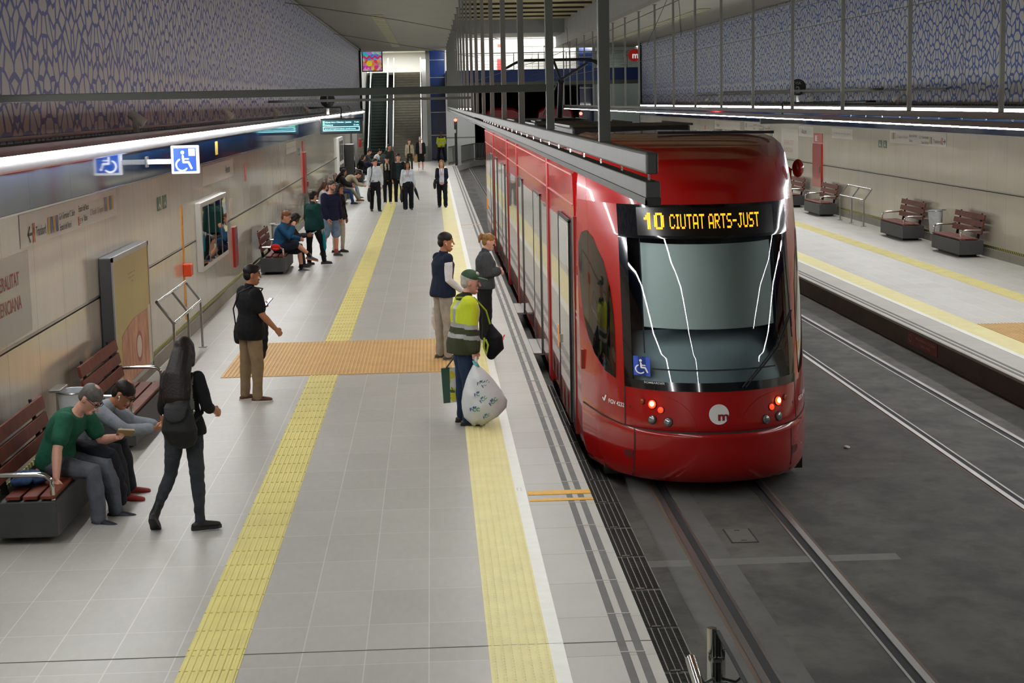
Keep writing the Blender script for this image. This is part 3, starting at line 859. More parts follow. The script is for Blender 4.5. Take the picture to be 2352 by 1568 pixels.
fence('end_railing', [(1.75, 100.6), (2.6, 105.4), (3.3, 106.3)], 'grey barred railing curving along the far track towards the tunnel')
# stored trams in the tunnel
for x, lab in ((4.6, 'dark red tram parked in the tunnel mouth, left one'), (8.0, 'dark red tram parked in the tunnel mouth, right one')):
    t = thing('parked_tram', lab, 'tram', (x, 109, -.33))
    b = MB()
    prof = [(-1.18, .0), (-1.2, 2.6), (-1.1, 3.3), (-.7, 3.55), (.7, 3.55), (1.1, 3.3), (1.2, 2.6), (1.18, .0)]
    b.prism([(px, -1.0, pz) for px, pz in prof], (0, 8, 0))
    b.build('body', mat('tram_red_dim', '#8e1218', .3, coat=.4), t, local=True, bevel=.15)
    b = MB(); b.box(-.95, .95, -1.02, -.98, 1.15, 2.85); b.build('windscreen', mat('black_glass', '#08090a', .06, coat=.5), t, local=True)
    b = MB()
    for sx in (-.75, .75): sweep(b, [(sx, -.98, .85), (sx, -1.03, .85)], [.07, .07], 12, dome=False)
    b.build('headlight', M_chrome, t, local=True)
# ------------------------------------------------------------------ the near tram
XC, YF, HW = 2.78, 16.2, 1.22
_Z = [-.19, -.12, .0, .12, .30, .325, .345, .37, .5, .745, 1.1, 1.5, 1.9, 2.25, 2.57, 2.72, 2.86, 3.0, 3.12, 3.19, 3.235, 3.255]
_Yp = [.15, .05, .01, 0, 0, .01, .035, .02, .04, .08, .17, .29, .41, .53, .67, .76, .88, 1.04, 1.28, 1.58, 2.0, 2.5]
_Wp = [1.16, 1.19, 1.21, 1.22, 1.22, 1.22, 1.22, 1.22, 1.22, 1.22, 1.22, 1.22, 1.215, 1.21, 1.20, 1.19, 1.175, 1.15, 1.10, 1.03, .95, .88]
def interp(z, xs, ys):
    if z <= xs[0]: return ys[0]
    for a, b, p, q in zip(xs, xs[1:], ys, ys[1:]):
        if z <= b: return p+(q-p)*(z-a)/(b-a)
    return ys[-1]
def FY(x, z):
    x = abs(x); return YF+interp(z, _Z, _Yp)+.5*x*x+.285*x**6
def FP(x, z, off=0.0):
    """point on the nose surface, moved out along its normal by off"""
    e = .004
    dx = (FY(x+e, z)-FY(x-e, z))/(2*e); dz = (FY(x, z+e)-FY(x, z-e))/(2*e)
    n = Vector((dx, -1, dz)).normalized()
    return Vector((XC+x, FY(x, z), z))+n*off
M_red = mat('tram_red', '#950f0d', .25, coat=.6, spec=.3)
M_red2 = mat('tram_red_side', '#a80f12', .2, coat=.35, spec=.3)
M_redg = mat('gangway_red', '#8d1114', .5)
M_black = mat('black_glass', '#08090a', .06, coat=.5)
M_frit = mat('black_frit', '#0b0c0e', .10, coat=.6)
def livery():
    g = G('tram_film'); q = g.xyz(); y, z = q[1], q[2]
    n = g.noise(g.comb(g.math('MULTIPLY', y, 3.0), g.math('MULTIPLY', z, .6)), 2.0, 3)
    c = g.mix(g.ramp(n, .35, .65), '#f1eee1', '#e3e0d1')
    # faint printed arches
    fy = g.math('SUBTRACT', g.math('FRACT', g.math('DIVIDE', y, .62)), .5)
    top = g.math('SUBTRACT', 1.52, g.math('MULTIPLY', g.math('MULTIPLY', fy, fy), 3.2))
    arch = g.math('MULTIPLY', g.math('LESS_THAN', g.math('ABSOLUTE', fy), .34), g.math('MULTIPLY', g.math('LESS_THAN', z, top), g.math('GREATER_THAN', z, 1.05)))
    c = g.mix(g.math('MULTIPLY', arch, .6), c, '#fbf9f0')
    # red and white printed pattern low down
    st = g.math('GREATER_THAN', g.math('FRACT', g.math('DIVIDE', y, .52)), .52)
    n2 = g.ramp(g.noise(g.comb(g.math('MULTIPLY', y, 1.5), z), 3.0, 3), .4, .6)
    low = g.mix(g.math('MULTIPLY', st, .9), '#a3242a', '#f0ede6')
    low = g.mix(g.math('MULTIPLY', n2, .35), low, '#a3242a')
    c = g.mix(g.math('MULTIPLY', g.ramp(z, .72, .40), 1.0), c, low)
    g.l(c, g.b.inputs['Base Color']); g.b.inputs['Roughness'].default_value = .09
    g.b.inputs['Coat Weight'].default_value = 1.0; g.b.inputs['Coat Roughness'].default_value = .02
    return g.m
M_film = livery()
TR = thing('tram', 'long red tram showing route 10 at the platform, tail lamps lit', 'tram', (XC, YF, -.33))

def xs_for(n, a, b): return [a+(b-a)*i/n for i in range(n+1)]
def patch(b, x0, x1, z0, z1, nx, off=0.0, zs=None):
    zz = sorted(set([z0, z1]+[z for z in (zs or _Z) if z0 < z < z1]+[z0+(z1-z0)*i/6 for i in range(7)]))
    gx0 = x0 if callable(x0) else (lambda z: x0); gx1 = x1 if callable(x1) else (lambda z: x1)
    rows = []
    for z in zz:
        a, c = gx0(z), gx1(z)
        rows.append([FP(a+(c-a)*i/nx, z, off) for i in range(nx+1)])
    vs = [p for r_ in rows for p in r_]; m = nx+1
    return b.add(vs, [(j*m+i, j*m+i+1, (j+1)*m+i+1, (j+1)*m+i) for j in range(len(rows)-1) for i in range(nx)])
Wz = lambda z: interp(z, _Z, _Wp)
# nose shell in four pieces round the windscreen opening
MX, MZ0, MZ1 = .875, .745, 2.57
b = MB(); b.m = 0
patch(b, lambda z: -Wz(z), Wz, -.19, MZ0, 44)
patch(b, lambda z: -Wz(z), Wz, MZ1, 3.255, 44)
patch(b, lambda z: -Wz(z), -MX, MZ0, MZ1, 14); patch(b, MX, Wz, MZ0, MZ1, 14)
# returns to the first body section, and roof
zz = _Z
for s in (-1, 1):
    for z0, z1 in zip(zz, zz[1:]):
        P = [(XC+s*Wz(z0), FY(Wz(z0), z0), z0), (XC+s*Wz(z1), FY(Wz(z1), z1), z1), (XC+s*Wz(z1), 18.62 if z1 < 2.87 else 20.6, z1), (XC+s*Wz(z0), 18.62 if z0 < 2.87 else 20.6, z0)]
        b.add(P, [(0, 1, 2, 3) if s < 0 else (3, 2, 1, 0)])
b.add([(XC-.88, FY(.88, 3.255), 3.255), (XC, FY(0, 3.255), 3.258), (XC+.88, FY(.88, 3.255), 3.255), (XC+.88, 20.6, 3.24), (XC, 20.6, 3.26), (XC-.88, 20.6, 3.24)], [(0, 1, 4, 5), (1, 2, 3, 4)])
b.build('nose_shell', M_red, TR, smooth=True)
# black mask round the screen
b = MB()
GX, GZ0, GZ1 = .80, .83, 2.235
patch(b, -MX, MX, GZ1, MZ1, 24, .004); patch(b, -MX, MX, MZ0, GZ0, 24, .004)
patch(b, -MX, -GX, GZ0, GZ1, 4, .004); patch(b, GX, MX, GZ0, GZ1, 4, .004)
b.build('windscreen_mask', M_frit, TR, smooth=True)
b = MB(); patch(b, -GX, GX, GZ0, GZ1, 24, .002)
b.build('windscreen', glass('windscreen_glass', (.86, .93, .92), 1.15), TR, smooth=True)
b = MB()
for s in (-1, 1):
    patch(b, s*.705-.006, s*.705+.006, 1.1, 2.235, 1, -.03)
b.build('screen_pillar', M_dark, TR)
# cab interior
b = MB(); patch(b, -.74, .74, 1.365, 2.205, 12, -.10)
b.build('sun_blind', mat('blind_grey', '#ccd4d2', .6, noise=.05, nscale=1.2), TR, smooth=True)
b = MB(); rows = []
for k, (dz, dy) in enumerate(((.80, .10), (.86, .13), (1.0, .20), (1.14, .34), (1.24, .55), (1.27, .75))):
    rows.append([(XC+x, FY(x, dz)+dy, dz-.10*(x*x)) for x in xs_for(16, -.82, .82)])
vs = [p for r_ in rows for p in r_]
b.add(vs, [(j*17+i, j*17+i+1, (j+1)*17+i+1, (j+1)*17+i) for j in range(5) for i in range(16)])
b.build('dashboard', mat('dashboard_grey', '#a3b0b6', .55), TR, smooth=True)
b = MB(); patch(b, -.62, .62, .945, .96, 24, .006); b.build('heater_line', M_dark, TR)
b = MB(); b.box(XC-1.0, XC+1.0, 18.35, 18.4, .3, 2.9); b.build('cab_wall', mat('cab_wall_grey', '#4c5456', .7), TR)
b = MB(); b.box(XC-1.0, XC+1.0, 17.2, 18.4, .6, .75); b.build('cab_floor', mat('cab_floor', '#26282a', .8), TR)
# destination display
b = MB(); patch(b, -.70, .70, 2.262, 2.542, 20, .0055); b.build('display_panel', mat('display_black', '#120d09', .25), TR, smooth=True)
FONT = {'C': '01110 10001 10000 10000 10000 10001 01110', 'I': '111 010 010 010 010 010 111', 'U': '10001 10001 10001 10001 10001 10001 01110',
        'T': '11111 00100 00100 00100 00100 00100 00100', 'A': '01110 10001 10001 10001 11111 10001 10001', 'R': '11110 10001 10001 11110 10100 10010 10001',
        'S': '01111 10000 10000 01110 00001 00001 11110', '-': '0000 0000 0000 1111 0000 0000 0000', 'J': '00111 00010 00010 00010 00010 10010 01100',
        '1': '00110 01110 11110 00110 00110 00110 00110', '0': '011110 110011 110011 110011 110011 110011 011110', ' ': '00 00 00 00 00 00 00'}
b = MB(); pit = .0152
def dots(s, x, z, px, pz):
    for ch in s:
        rows = FONT[ch].split(); w = len(rows[0])
        for r_, row in enumerate(rows):
            for c, v in enumerate(row):
                if v == '1':
                    for hh in (0, .5):
                        cx, cz = x+c*px, z-(r_+hh)*pz
                        b.add([FP(cx-px*.42, cz-pz*.22, .009), FP(cx+px*.42, cz-pz*.22, .009), FP(cx+px*.42, cz+pz*.22, .009), FP(cx-px*.42, cz+pz*.22, .009)], [(0, 1, 2, 3)])
        x += (w+1)*px
    return x
dots('10', -.625, 2.483, .0158, .0235)
x = dots('CIUTAT ARTS-JUST', -.385, 2.470, .01035, .0205)
# the lower row of the running sign, seen part-lit
b.build('display_lettering', mat('amber_dots', '#ff9a18', .5, emit=2.6), TR)
# bumper and hood joints
def seam(name, pts, w=.008, off=.003):
    b = MB()
    for (xa, za), (xc, zc) in zip(pts, pts[1:]):
        n = 10
        for i in range(n):
            t0, t1 = i/n, (i+1)/n
            p0 = (xa+(xc-xa)*t0, za+(zc-za)*t0); p1 = (xa+(xc-xa)*t1, za+(zc-za)*t1)
            L = math.hypot(xc-xa, zc-za); nx, nz = -(zc-za)/L*w/2, (xc-xa)/L*w/2
            b.add([FP(p0[0]+nx, p0[1]+nz, off), FP(p0[0]-nx, p0[1]-nz, off), FP(p1[0]-nx, p1[1]-nz, off), FP(p1[0]+nx, p1[1]+nz, off)], [(0, 1, 2, 3)])
    return b.build(name, M_dark, TR)
seam('panel_joint', [(-1.21, .40), (-.885, .345), (-.4, .335), (.4, .335), (.87, .36), (1.21, .42)], .014)
for s in (-1, 1):
    seam('panel_joint', [(s*.88, .345), (s*.875, .745)])
    seam('panel_joint', [(s*.80, .33), (s*.81, -.19)], .009)
    b = MB(); pts = [(s*(.815), .02), (s*.87, .025), (s*.90, .06), (s*.89, .10), (s*.815, .105)]
    b.poly([FP(px, pz, .0035) for px, pz in pts]); b.build('tow_recess', mat('recess_red', '#5a0c0e', .5), TR)
    # crease over the lamps
    b = MB()
    pts = [(s*(.70-.02*i*i*.0), .66) for i in range(1)]
    arc = [(s*(.62-.40*math.sin(t*.1*PI/2)), .70-.34*(1-math.cos(t*.1*PI/2))) for t in range(11)]
    for (xa, za), (xc, zc) in zip(arc, arc[1:]): b.add([FP(xa, za, .002), FP(xa, za+.005, .004), FP(xc, zc+.005, .004), FP(xc, zc, .002)], [(0, 1, 2, 3)])
    b.build('lamp_crease', M_red2, TR, smooth=True)
    # lamps
    def lamp(name, x, z, r, m, depth=.018, ring=True):
        c = FP(x, z, -.004); n = (FP(x, z, .02)-FP(x, z)).normalized()
        if ring:
            b = MB(); sweep(b, [c, c+n*.012], [r*1.22, r*1.15], 20, dome=False); o = b.build(name, M_dark, TR)
        b = MB(); sweep(b, [c, c+n*depth*.9], [r, r], 20, dome=False); b.ball(c+n*depth*.8, (r*.93, r*.93, r*.93*.35), 14, 8, n.to_track_quat('Z', 'Y').to_matrix())
        return b.build('lens', m, o if ring else TR, smooth=True)
    amber = mat('amber_lens', '#8a3c10', .15); red = mat('tail_red', '#ff2408', .3, emit=9); red2 = mat('tail_red_small', '#ff2a10', .3, emit=3.5)
    hot = mat('tail_hot', '#ffd070', .3, emit=14); clear = mat('headlamp_glass', '#8f9092', .08, .7)
    lamp('indicator_lamp', s*.722, .622, .026, amber)
    lamp('tail_lamp', s*.633, .603, .041, red, .022)
    c = FP(s*.633+(.006 if s < 0 else -.004), .608, .028); n = (FP(s*.633, .6, .02)-FP(s*.633, .6)).normalized()
    b = MB(); b.ball(c, (.026, .026, .006), 12, 6, n.to_track_quat('Z', 'Y').to_matrix()); b.build('tail_bulb', hot, TR, smooth=True)
    lamp('brake_lamp', s*.557, .554, .030, red2)
    lamp('headlamp', s*.640, .450, .042, clear)
    lamp('headlamp', s*.493, .440, .042, clear)
    b = MB(); sweep(b, [FP(s*.835, .545, -.002), FP(s*.835, .545, .003)], [.012, .012], 10, dome=False); b.build('lock', M_dark, TR)
# logo
b = MB(); b.add([FP(.1*math.cos(2*PI*k/40), .523+.1*math.sin(2*PI*k/40), .0035) for k in range(40)], [tuple(range(40))]); b.build('logo_disc', mat('logo_cream', '#d9d6d2', .35), TR)
b = MB(); put_text(b, 'm', lambda u, v: FP(u, .523+v, .0055), .043, -.058, .083, bold=.035, center=True, width=.108); b.build('logo_letter', mat('logo_letter_red', '#7d1a1e', .4), TR)
# fleet number
for s in (-1, 1):
    b = MB(); b.m = 0
    fn = lambda u, v: FP(u, .545+v, .004)
    if s < 0:
        put_text(b, 'FGV 4232', fn, -1.012, -.018, .042, bold=.018, width=.128)
        stroke2d(b, [(-1.058, .012), (-1.048, -.012), (-1.034, .045)], .011, fn)
    else:
        put_text(b, '4232', fn, .925, -.018, .042, bold=.018, width=.066); put_text(b, 'FGV', fn, 1.05, -.018, .042, bold=.018, width=.06)
        stroke2d(b, [(1.006, .012), (1.014, -.012), (1.030, .045)], .011, fn)
    b.build('fleet_number', M_white, TR)
b = MB(); put_text(b, 'BOMBARDIER', lambda u, v: FP(u, .812+v, .006), -.70, -.006, .019, bold=.01, width=.19); b.build('maker_lettering', mat('silver_print', '#b6bcbc', .3), TR)
b = MB()
for k, t in enumerate(('GENERALITAT', 'VALENCIANA')):
    put_text(b, t, lambda u, v: (XC-HW-.003, 18.52-u, v), 0, 1.30-.07*k, .028, bold=.01, width=.22)
b.build('side_lettering', M_white, TR)
# wheelchair sticker in the screen
b = MB(); P = lambda u, v, o=.006: FP(-.715+u, .968+v, o)
b.poly([P(-.075, -.095), P(.075, -.095), P(.075, .095), P(-.075, .095)]); st = b.build('access_sticker', mat('sticker_blue', '#2447b0', .4), TR)
b = MB(); wheelchair2d(b, lambda u, v: P(u, v, .008), .15, .0, -.005); b.build('pictogram', M_white, st)
# cab side windows
WIN = [(1.20, 2.10), (1.175, 2.22), (1.135, 2.255), (1.09, 2.20), (1.01, 1.96), (.965, 1.70), (.945, 1.44), (.940, 1.10), (.948, .80), (1.03, .845), (1.11, .985), (1.155, 1.14), (1.185, 1.35), (1.205, 1.7)]
for s in (-1, 1):
    b = MB()
    c = (1.08, 1.45)
    prev = None
    for off, grow in ((.002, 1.02),):
        outer = [FP(s*(c[0]+(x-c[0])*grow), c[1]+(z-c[1])*grow, off) for x, z in WIN]
    rings = [[FP(s*(c[0]+(x-c[0])*f_), c[1]+(z-c[1])*f_, .004) for x, z in WIN] for f_ in (1.0, .75, .5, .25)]+[[FP(s*c[0], c[1], .004)]*len(WIN)]
    n = len(WIN); vs = [p for r_ in rings for p in r_]
    b.add(vs, [(j*n+i, j*n+(i+1) % n, (j+1)*n+(i+1) % n, (j+1)*n+i) for j in range(4) for i in range(n)])
    b.build('cab_side_window', M_black, TR, smooth=True)
b = MB(); b.box(XC-HW-.004, XC-HW+.03, 17.86, 18.0, .76, .97); b.build('side_recess', mat('recess_orange', '#7a2a0c', .5), TR)
# wiper
b = MB()
for o_ in (0, .035):
    b.tube([FP(.80+o_*.4, 1.46, .05), FP(.60+o_, 1.13, .045), FP(.42+o_, .96, .04), FP(.235+o_, .775, .03)], .009, 6)
b.tube([FP(.60, 1.10, .045), FP(.66, 1.10, .045)], .006, 6); b.tube([FP(.80, 1.46, .05), FP(.80, 1.30, .05)], .009, 6)
b.tube([FP(.79, 2.2, .03), FP(.80, 1.2, .05)], .006, 6)
b.build('wiper', M_dark, TR, smooth=True)
# lower lip under the bumper
b = MB()
vs = []
for z, o in ((-.19, -.02), (-.24, -.10)):
    vs += [FP(x, -.18, o)+Vector((0, 0, z+.18)) for x in xs_for(24, -1.14, 1.14)]
b.add(vs, [(i, i+1, i+26, i+25) for i in range(24)]); b.box(XC-1.05, XC+1.05, 17.2, 18.6, -.26, -.05); b.build('lower_lip', M_dark, TR, smooth=True)
# camera pod
b = MB(); b.ball((XC+HW-.02, 18.15, 2.86), (.065, .08, .10), 14, 10); b.build('camera_pod', M_red, TR, smooth=True)
# ---- body sections
SX = HW
def section(y0, y1, film, doors, name='body_section'):
    b = MB()
    prof = [(-SX+.04, -.12), (-SX, .12), (-SX, 2.48), (-SX-.004, 2.49), (-SX-.012, 2.83), (-SX+.02, 2.86), (-SX+.17, 3.0), (-SX+.55, 3.06)]
    prof = prof+[(-x, z) for x, z in prof[::-1]]
    b.prism([(XC+x, y0, z) for x, z in prof], (0, y1-y0, 0))
    o = b.build(name, M_red2, TR)
    for s in (-1, 1):
        b = MB()
        X = XC+s*(SX+.003)
        b.box(min(X, X-s*.004), max(X, X-s*.004), film[0], film[1], .05 if y0 < 23 else .02, 2.22); b.build('window_film', M_film, o)
        b = MB()
        b.bar((XC+s*(SX+.010), y0, 2.487), (XC+s*(SX+.010), y1, 2.487), .02, .014); b.bar((XC+s*(SX+.014), y0, 2.825), (XC+s*(SX+.014), y1, 2.825), .02, .02)
        b.build('trim_rail', mat('pale_trim', '#a4625e', .35, .2), o)
        for d0, d1 in doors:
            X2 = XC+s*(SX+.008)
            nleaf = 2 if d1-d0 > 1.4 or True else 1
            for k in range(2):
                a, c = d0+(d1-d0)*k/2+.012, d0+(d1-d0)*(k+1)/2-.012
                b = MB(); b.box(X2-.006, X2+.006, a, c, -.02, 2.26); lf = b.build('door_leaf', M_film, o)
                b = MB(); b.box(X2-.008, X2+.0065, a-.012, a+.012, -.02, 2.27); b.build('rubber_edge', M_dark, lf)
                b = MB(); b.box(X2+s*.006-.004, X2+s*.006+.004, a+.10, c-.10, 1.86, 2.2); b.build('top_pane', mat('door_top_pane', '#dfe0da', .1, coat=.5), lf)
            b = MB(); b.box(X2-.012, X2+.008, d0-.02, d0, -.05, 2.3); b.box(X2-.012, X2+.008, d1, d1+.02, -.05, 2.3); b.box(X2-.012, X2+.008, d0-.02, d1+.02, 2.27, 2.30); b.build('door_frame', mat('door_frame_dark', '#3b3a36', .4), o)
    return o
section(18.62, 22.55, (20.62, 22.5), [])
section(22.85, 30.75, (23.0, 30.6), [(24.4, 26.0), (29.2, 30.5)])
section(31.0, 34.75, (31.1, 34.65), [])
section(35.0, 42.4, (35.1, 42.3), [(36.2, 37.7), (40.4, 41.8)])
section(42.65, 49.0, (42.75, 48.2), [(43.4, 44.8)])
for y in (22.55, 30.75, 34.75, 42.4):
    b = MB(); d = .3 if y < 23 else .25
    prof = [(-SX-.02, -.15), (-SX-.02, 2.87), (-SX+.15, 3.0), (SX-.15, 3.0), (SX+.02, 2.87), (SX+.02, -.15)]
    b.prism([(XC+x, y, z) for x, z in prof], (0, d, 0)); b.build('gangway', M_redg, TR)
# front door (drawn open) and the dark opening
b = MB(); b.box(XC-SX-.03, XC-SX+.002, 19.02, 20.55, -.05, 2.27); fd = b.build('front_door', M_film, TR)
b = MB(); b.box(XC-SX-.034, XC-SX-.02, 19.14, 20.42, 1.72, 2.22); b.build('top_pane', mat('door_top_pane', '#dfe0da', .1, coat=.5), fd)
b = MB(); b.box(XC-SX-.036, XC-SX-.01, 19.0, 19.03, -.05, 2.28); b.box(XC-SX-.036, XC-SX-.01, 20.54, 20.57, -.05, 2.28); b.box(XC-SX-.036, XC-SX-.01, 19.0, 20.57, 2.26, 2.30); b.build('rubber_edge', M_dark, fd)
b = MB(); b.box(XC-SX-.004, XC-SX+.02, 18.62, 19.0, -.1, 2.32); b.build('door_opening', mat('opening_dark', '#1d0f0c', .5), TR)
b = MB(); b.box(XC-SX-.012, XC-SX+.02, 18.56, 18.66, -.1, 2.36); b.build('door_post', mat('door_post_red', '#7c1f16', .3, coat=.5), TR)
b = MB(); b.box(XC-SX-.036, XC-SX-.028, 20.72, 20.86, .58, .86); b.build('side_marker', mat('marker_orange', '#e07a18', .3, emit=.25), TR)
b = MB(); b.box(XC-SX-.05, XC-SX-.03, 20.3, 20.36, .70, .80); b.build('door_button', M_steel, fd)
b = MB(); b.box(XC-SX-.02, XC-SX+.02, 48.2, 48.3, .6, .9); b.build('side_marker', mat('marker_orange', '#e07a18', .3, emit=.25), TR)
for y0, y1 in ((24.4, 25.9), (29.2, 30.6)):
    b = MB(); b.box(XC-SX-.14, XC-SX+.02, y0, y1, -.075, -.045); st = b.build('boarding_step', mat('step_alu', '#a3a29c', .4, .7), TR)
    b = MB(); b.box(XC-SX-.15, XC-SX-.135, y0, y1, -.085, -.04); b.build('step_edge', M_greyd, st)
# underside and wheels
b = MB(); b.box(XC-1.1, XC+1.1, 18.6, 48.8, -.27, -.08); b.build('underframe', M_dark, TR)
for y in (20.2, 22.0, 32.0, 33.8, 45, 46.8):
    for s in (-1, 1):
        b = MB(); sweep(b, [(XC+s*.50, y, -.04), (XC+s*.58, y, -.04)], [.29, .29], 24, dome=False); b.build('wheel', mat('wheel_steel', '#3c3a38', .5, .6), TR)
# ---- roof equipment
M_roof = mat('roof_black', '#191a1b', .55, noise=.2, nscale=5); M_roof2 = mat('roof_grey', '#3d3e3d', .5)
for x0, x1, y0, y1, z1 in ((2.05, 3.75, 20.9, 22.3, 3.17), (1.95, 3.6, 23.3, 26.3, 3.27), (2.1, 3.75, 26.7, 30.3, 3.2), (1.95, 3.7, 31.2, 34.5, 3.2), (2.2, 3.3, 35.2, 36.6, 3.2), (1.95, 3.6, 39.0, 42.0, 3.19), (2.0, 3.6, 43, 46, 3.17), (2.0, 3.5, 46.4, 48.5, 3.14)):
    b = MB(); b.box(x0, x1, y0, y1, 3.0, z1); rb = b.build('roof_box', M_roof, TR, bevel=.03)
    for xx in (x0-.02, x1+.02):
        b = MB(); b.bar((xx, y0, z1+.01), (xx, y1, z1+.01), .03, .03); b.build('box_rail', M_roof2, rb)
b = MB()
b.tube([(1.95, 20.8, 3.14), (1.95, 22.3, 3.16), (2.2, 22.4, 3.2)], .03, 8); b.tube([(2.4, 20.7, 3.2), (3.6, 20.75, 3.22)], .025, 8); b.build('roof_cable', M_roof2, TR, smooth=True)
b = MB(); b.bar((XC-.3, 18.4, 3.27), (XC+1.0, 18.5, 3.25), .05, .03); b.build('roof_aerial', M_roof, TR)
# pantograph
pn = MB(); pn.box(2.4, 3.3, 36.9, 38.8, 3.05, 3.24); pg = pn.build('pantograph', M_roof, TR, bevel=.03)
b = MB(); b.tube([(2.95, 38.6, 3.3), (2.86, 36.9, 4.05)], .07, 8); b.tube([(2.86, 36.9, 4.05), (2.80, 38.3, 4.55)], .03, 8); b.tube([(2.55, 38.5, 3.3), (2.78, 36.95, 4.0)], .02, 6); b.tube([(2.86, 36.9, 4.08), (3.55, 38.1, 4.45)], .03, 6); b.build('arm', M_roof, pg, smooth=True)
b = MB()
for y in (38.0, 38.4):
    b.tube([(1.72, y, 4.38), (1.95, y, 4.5), (2.15, y, 4.545), (3.5, y, 4.545), (3.72, y, 4.5), (3.95, y, 4.36)], .032, 6)
b.tube([(2.2, 38.0, 4.54), (2.2, 38.4, 4.54)], .02, 6); b.tube([(3.4, 38.0, 4.54), (3.4, 38.4, 4.54)], .02, 6); b.build('collector_bow', M_roof, pg, smooth=True)
# ------------------------------------------------------------------ benches
M_wood = mat('bench_wood', '#733524', .6, noise=.25, nscale=7, tint='#582619', spec=.3)
M_conc = mat('bench_concrete', '#3f4041', .6, noise=.12, nscale=6)
def make_bench(loc, rz, label, group):
    """bench faces local +x, runs along local y from 0 to 2.15"""
    t = thing('bench', label, 'bench', loc, rz, group)
    L = 2.15
    b = MB(); b.box(0.02, .56, .03, L-.03, .06, .375); b.build('concrete_block', M_conc, t, local=True, bevel=.012)
    b = MB(); b.box(.09, .48, .30, L-.30, 0, .07); b.build('foot', mat('foot_dark', '#232425', .7), t, local=True)
    for k in range(3):
        b = MB(); x = .135+k*.145; b.box(x, x+.122, .03, L-.03, .39, .42); b.build('seat_slat', M_wood, t, local=True, bevel=.006)
    for k in range(3):
        b = MB(); z = .50+k*.155
        M = Matrix.Translation((.065-k*.028, 0, z)) @ Euler((0, R(-11), 0)).to_matrix().to_4x4()
        b.box(-.015, .018, .03, L-.03, 0, .125, M); b.build('back_slat', M_wood, t, local=True, bevel=.006)
    for y in (.34, L-.34):
        b = MB(); b.prism([(.03, y-.02, .36), (.09, y-.02, .36), (-.03, y-.02, .95), (-.055, y-.02, .95)], (0, .04, 0)); b.build('back_bracket', M_dark, t, local=True)
    for y in (.07, L-.07):
        b = MB(); b.tube([(.02, y, .60), (.40, y, .60), (.47, y, .59), (.515, y, .55), (.525, y, .49), (.525, y, .37)], .021, 12); b.build('armrest', M_chrome, t, local=True, smooth=True)
        b = MB(); b.box(.0, .03, y-.03, y+.03, .57, .63); b.build('arm_plate', M_dark, t, local=True)
    return t
B1 = make_bench((XL+.18, 13.98, 0), 0, 'brown slatted bench on dark block, nearest on the left platform, with seated readers', 'benches along the left wall')
dup(B1, (XL+.18, 17.8, 0), 0, 'empty brown slatted bench in front of the framed yellow poster')
dup(B1, (XL+.18, 36.5, 0), 0, 'brown slatted bench holding the man in blue with crossed bare legs')
dup(B1, (XL+.18, 52.0, 0), 0, 'brown slatted bench behind the standing man in navy sweater')
dup(B1, (XL+.18, 61.4, 0), 0, 'brown slatted bench with the curly haired woman in black')
dup(B1, (XL+.18, 65.3, 0), 0, 'brown slatted bench under the bent man in beige')
dup(B1, (XL+.18, 79.0, 0), 0, 'far bench under the girl in black and bent man in purple')
dup(B1, (XL+.18, 87.4, 0), 0, 'bench farthest along the left wall, almost at the escalator')
for y, lab in ((38.6, 'nearest brown slatted bench on the right platform'), (43.1, 'brown slatted bench on the right platform, beside the white bin bag'), (52.1, 'brown slatted bench next to the steel lean rail on the right platform'), (56.6, 'brown slatted bench half hidden behind the tram on the right platform')):
    dup(B1, (XR-.17, y, 0), PI, lab, 'benches along the right wall')
# ------------------------------------------------------------------ bins with clear bags
M_bag = mat('bin_bag', '#c9ccd0', .35, noise=.1, nscale=12)
def make_bin(loc, rz, label):
    t = thing('litter_bin', label, 'bin', loc, rz, 'bins with white bags')
    b = MB(); b.lathe((.16, 0, 0), [(.10, .28), (.125, .32), (.14, .55), (.165, .80), (.17, .84), (.155, .835), (.14, .6)], 20); b.build('bag', M_bag, t, local=True, smooth=True)
    b = MB(); b.tube([(.16+.165*math.cos(2*PI*k/20), .165*math.sin(2*PI*k/20), .82) for k in range(21)], .010, 6, caps=False); b.build('hoop', M_steel, t, local=True, smooth=True)
    b = MB(); b.box(-.02, .03, -.02, .02, 0, .86); b.build('stand', M_steel, t, local=True, bevel=.005)
    b = MB(); b.box(-.05, .06, -.19, .19, .84, .868); b.build('top_plate', M_steel, t, local=True, bevel=.004)
    return t
bn = make_bin((XL+.14, 16.95, 0), 0, 'bin with white bag between the two nearest left benches')
dup(bn, (XR-.14, 39.75, 0), PI, 'bin with white bag between two benches on the right platform')
dup(bn, (XL+.14, 40.2, 0), 0, 'bin with white bag beside the bench of the man in blue')
# ------------------------------------------------------------------ lean rails of steel tube
def lean_rail(loc, rz, label):
    """runs along local y 0..2.7 in two bays, leaning back towards local -x"""
    t = thing('lean_rail', label, 'lean rail', loc, rz, 'steel lean rails')
    ys = (.0, 1.35, 2.7)
    for y in ys:
        b = MB(); b.bar((.18, y, 0), (.18, y, .72), .055, .03, (1, 0, 0)); b.bar((.18, y, .72), (-.04, y, 1.02), .03, .055, (0, 1, 0)); b.box(.12, .24, y-.05, y+.05, 0, .012)
        b.build('upright', M_steel, t, local=True)
    for (x, z) in ((.18, .725), (-.04, 1.02)):
        for a, c in ((0, 1.35), (1.35, 2.7)):
            b = MB(); b.tube([(x, a+.02, z), (x, c-.02, z)], .024, 12); b.build('bar', M_chrome, t, local=True, smooth=True)
    return t
lr = lean_rail((XL+.22, 22.95, 0), 0, 'steel tube lean rail by the left wall, past the framed poster')
dup(lr, (XR-.26, 48.6, 0), PI, 'steel tube lean rail by the right wall between benches')

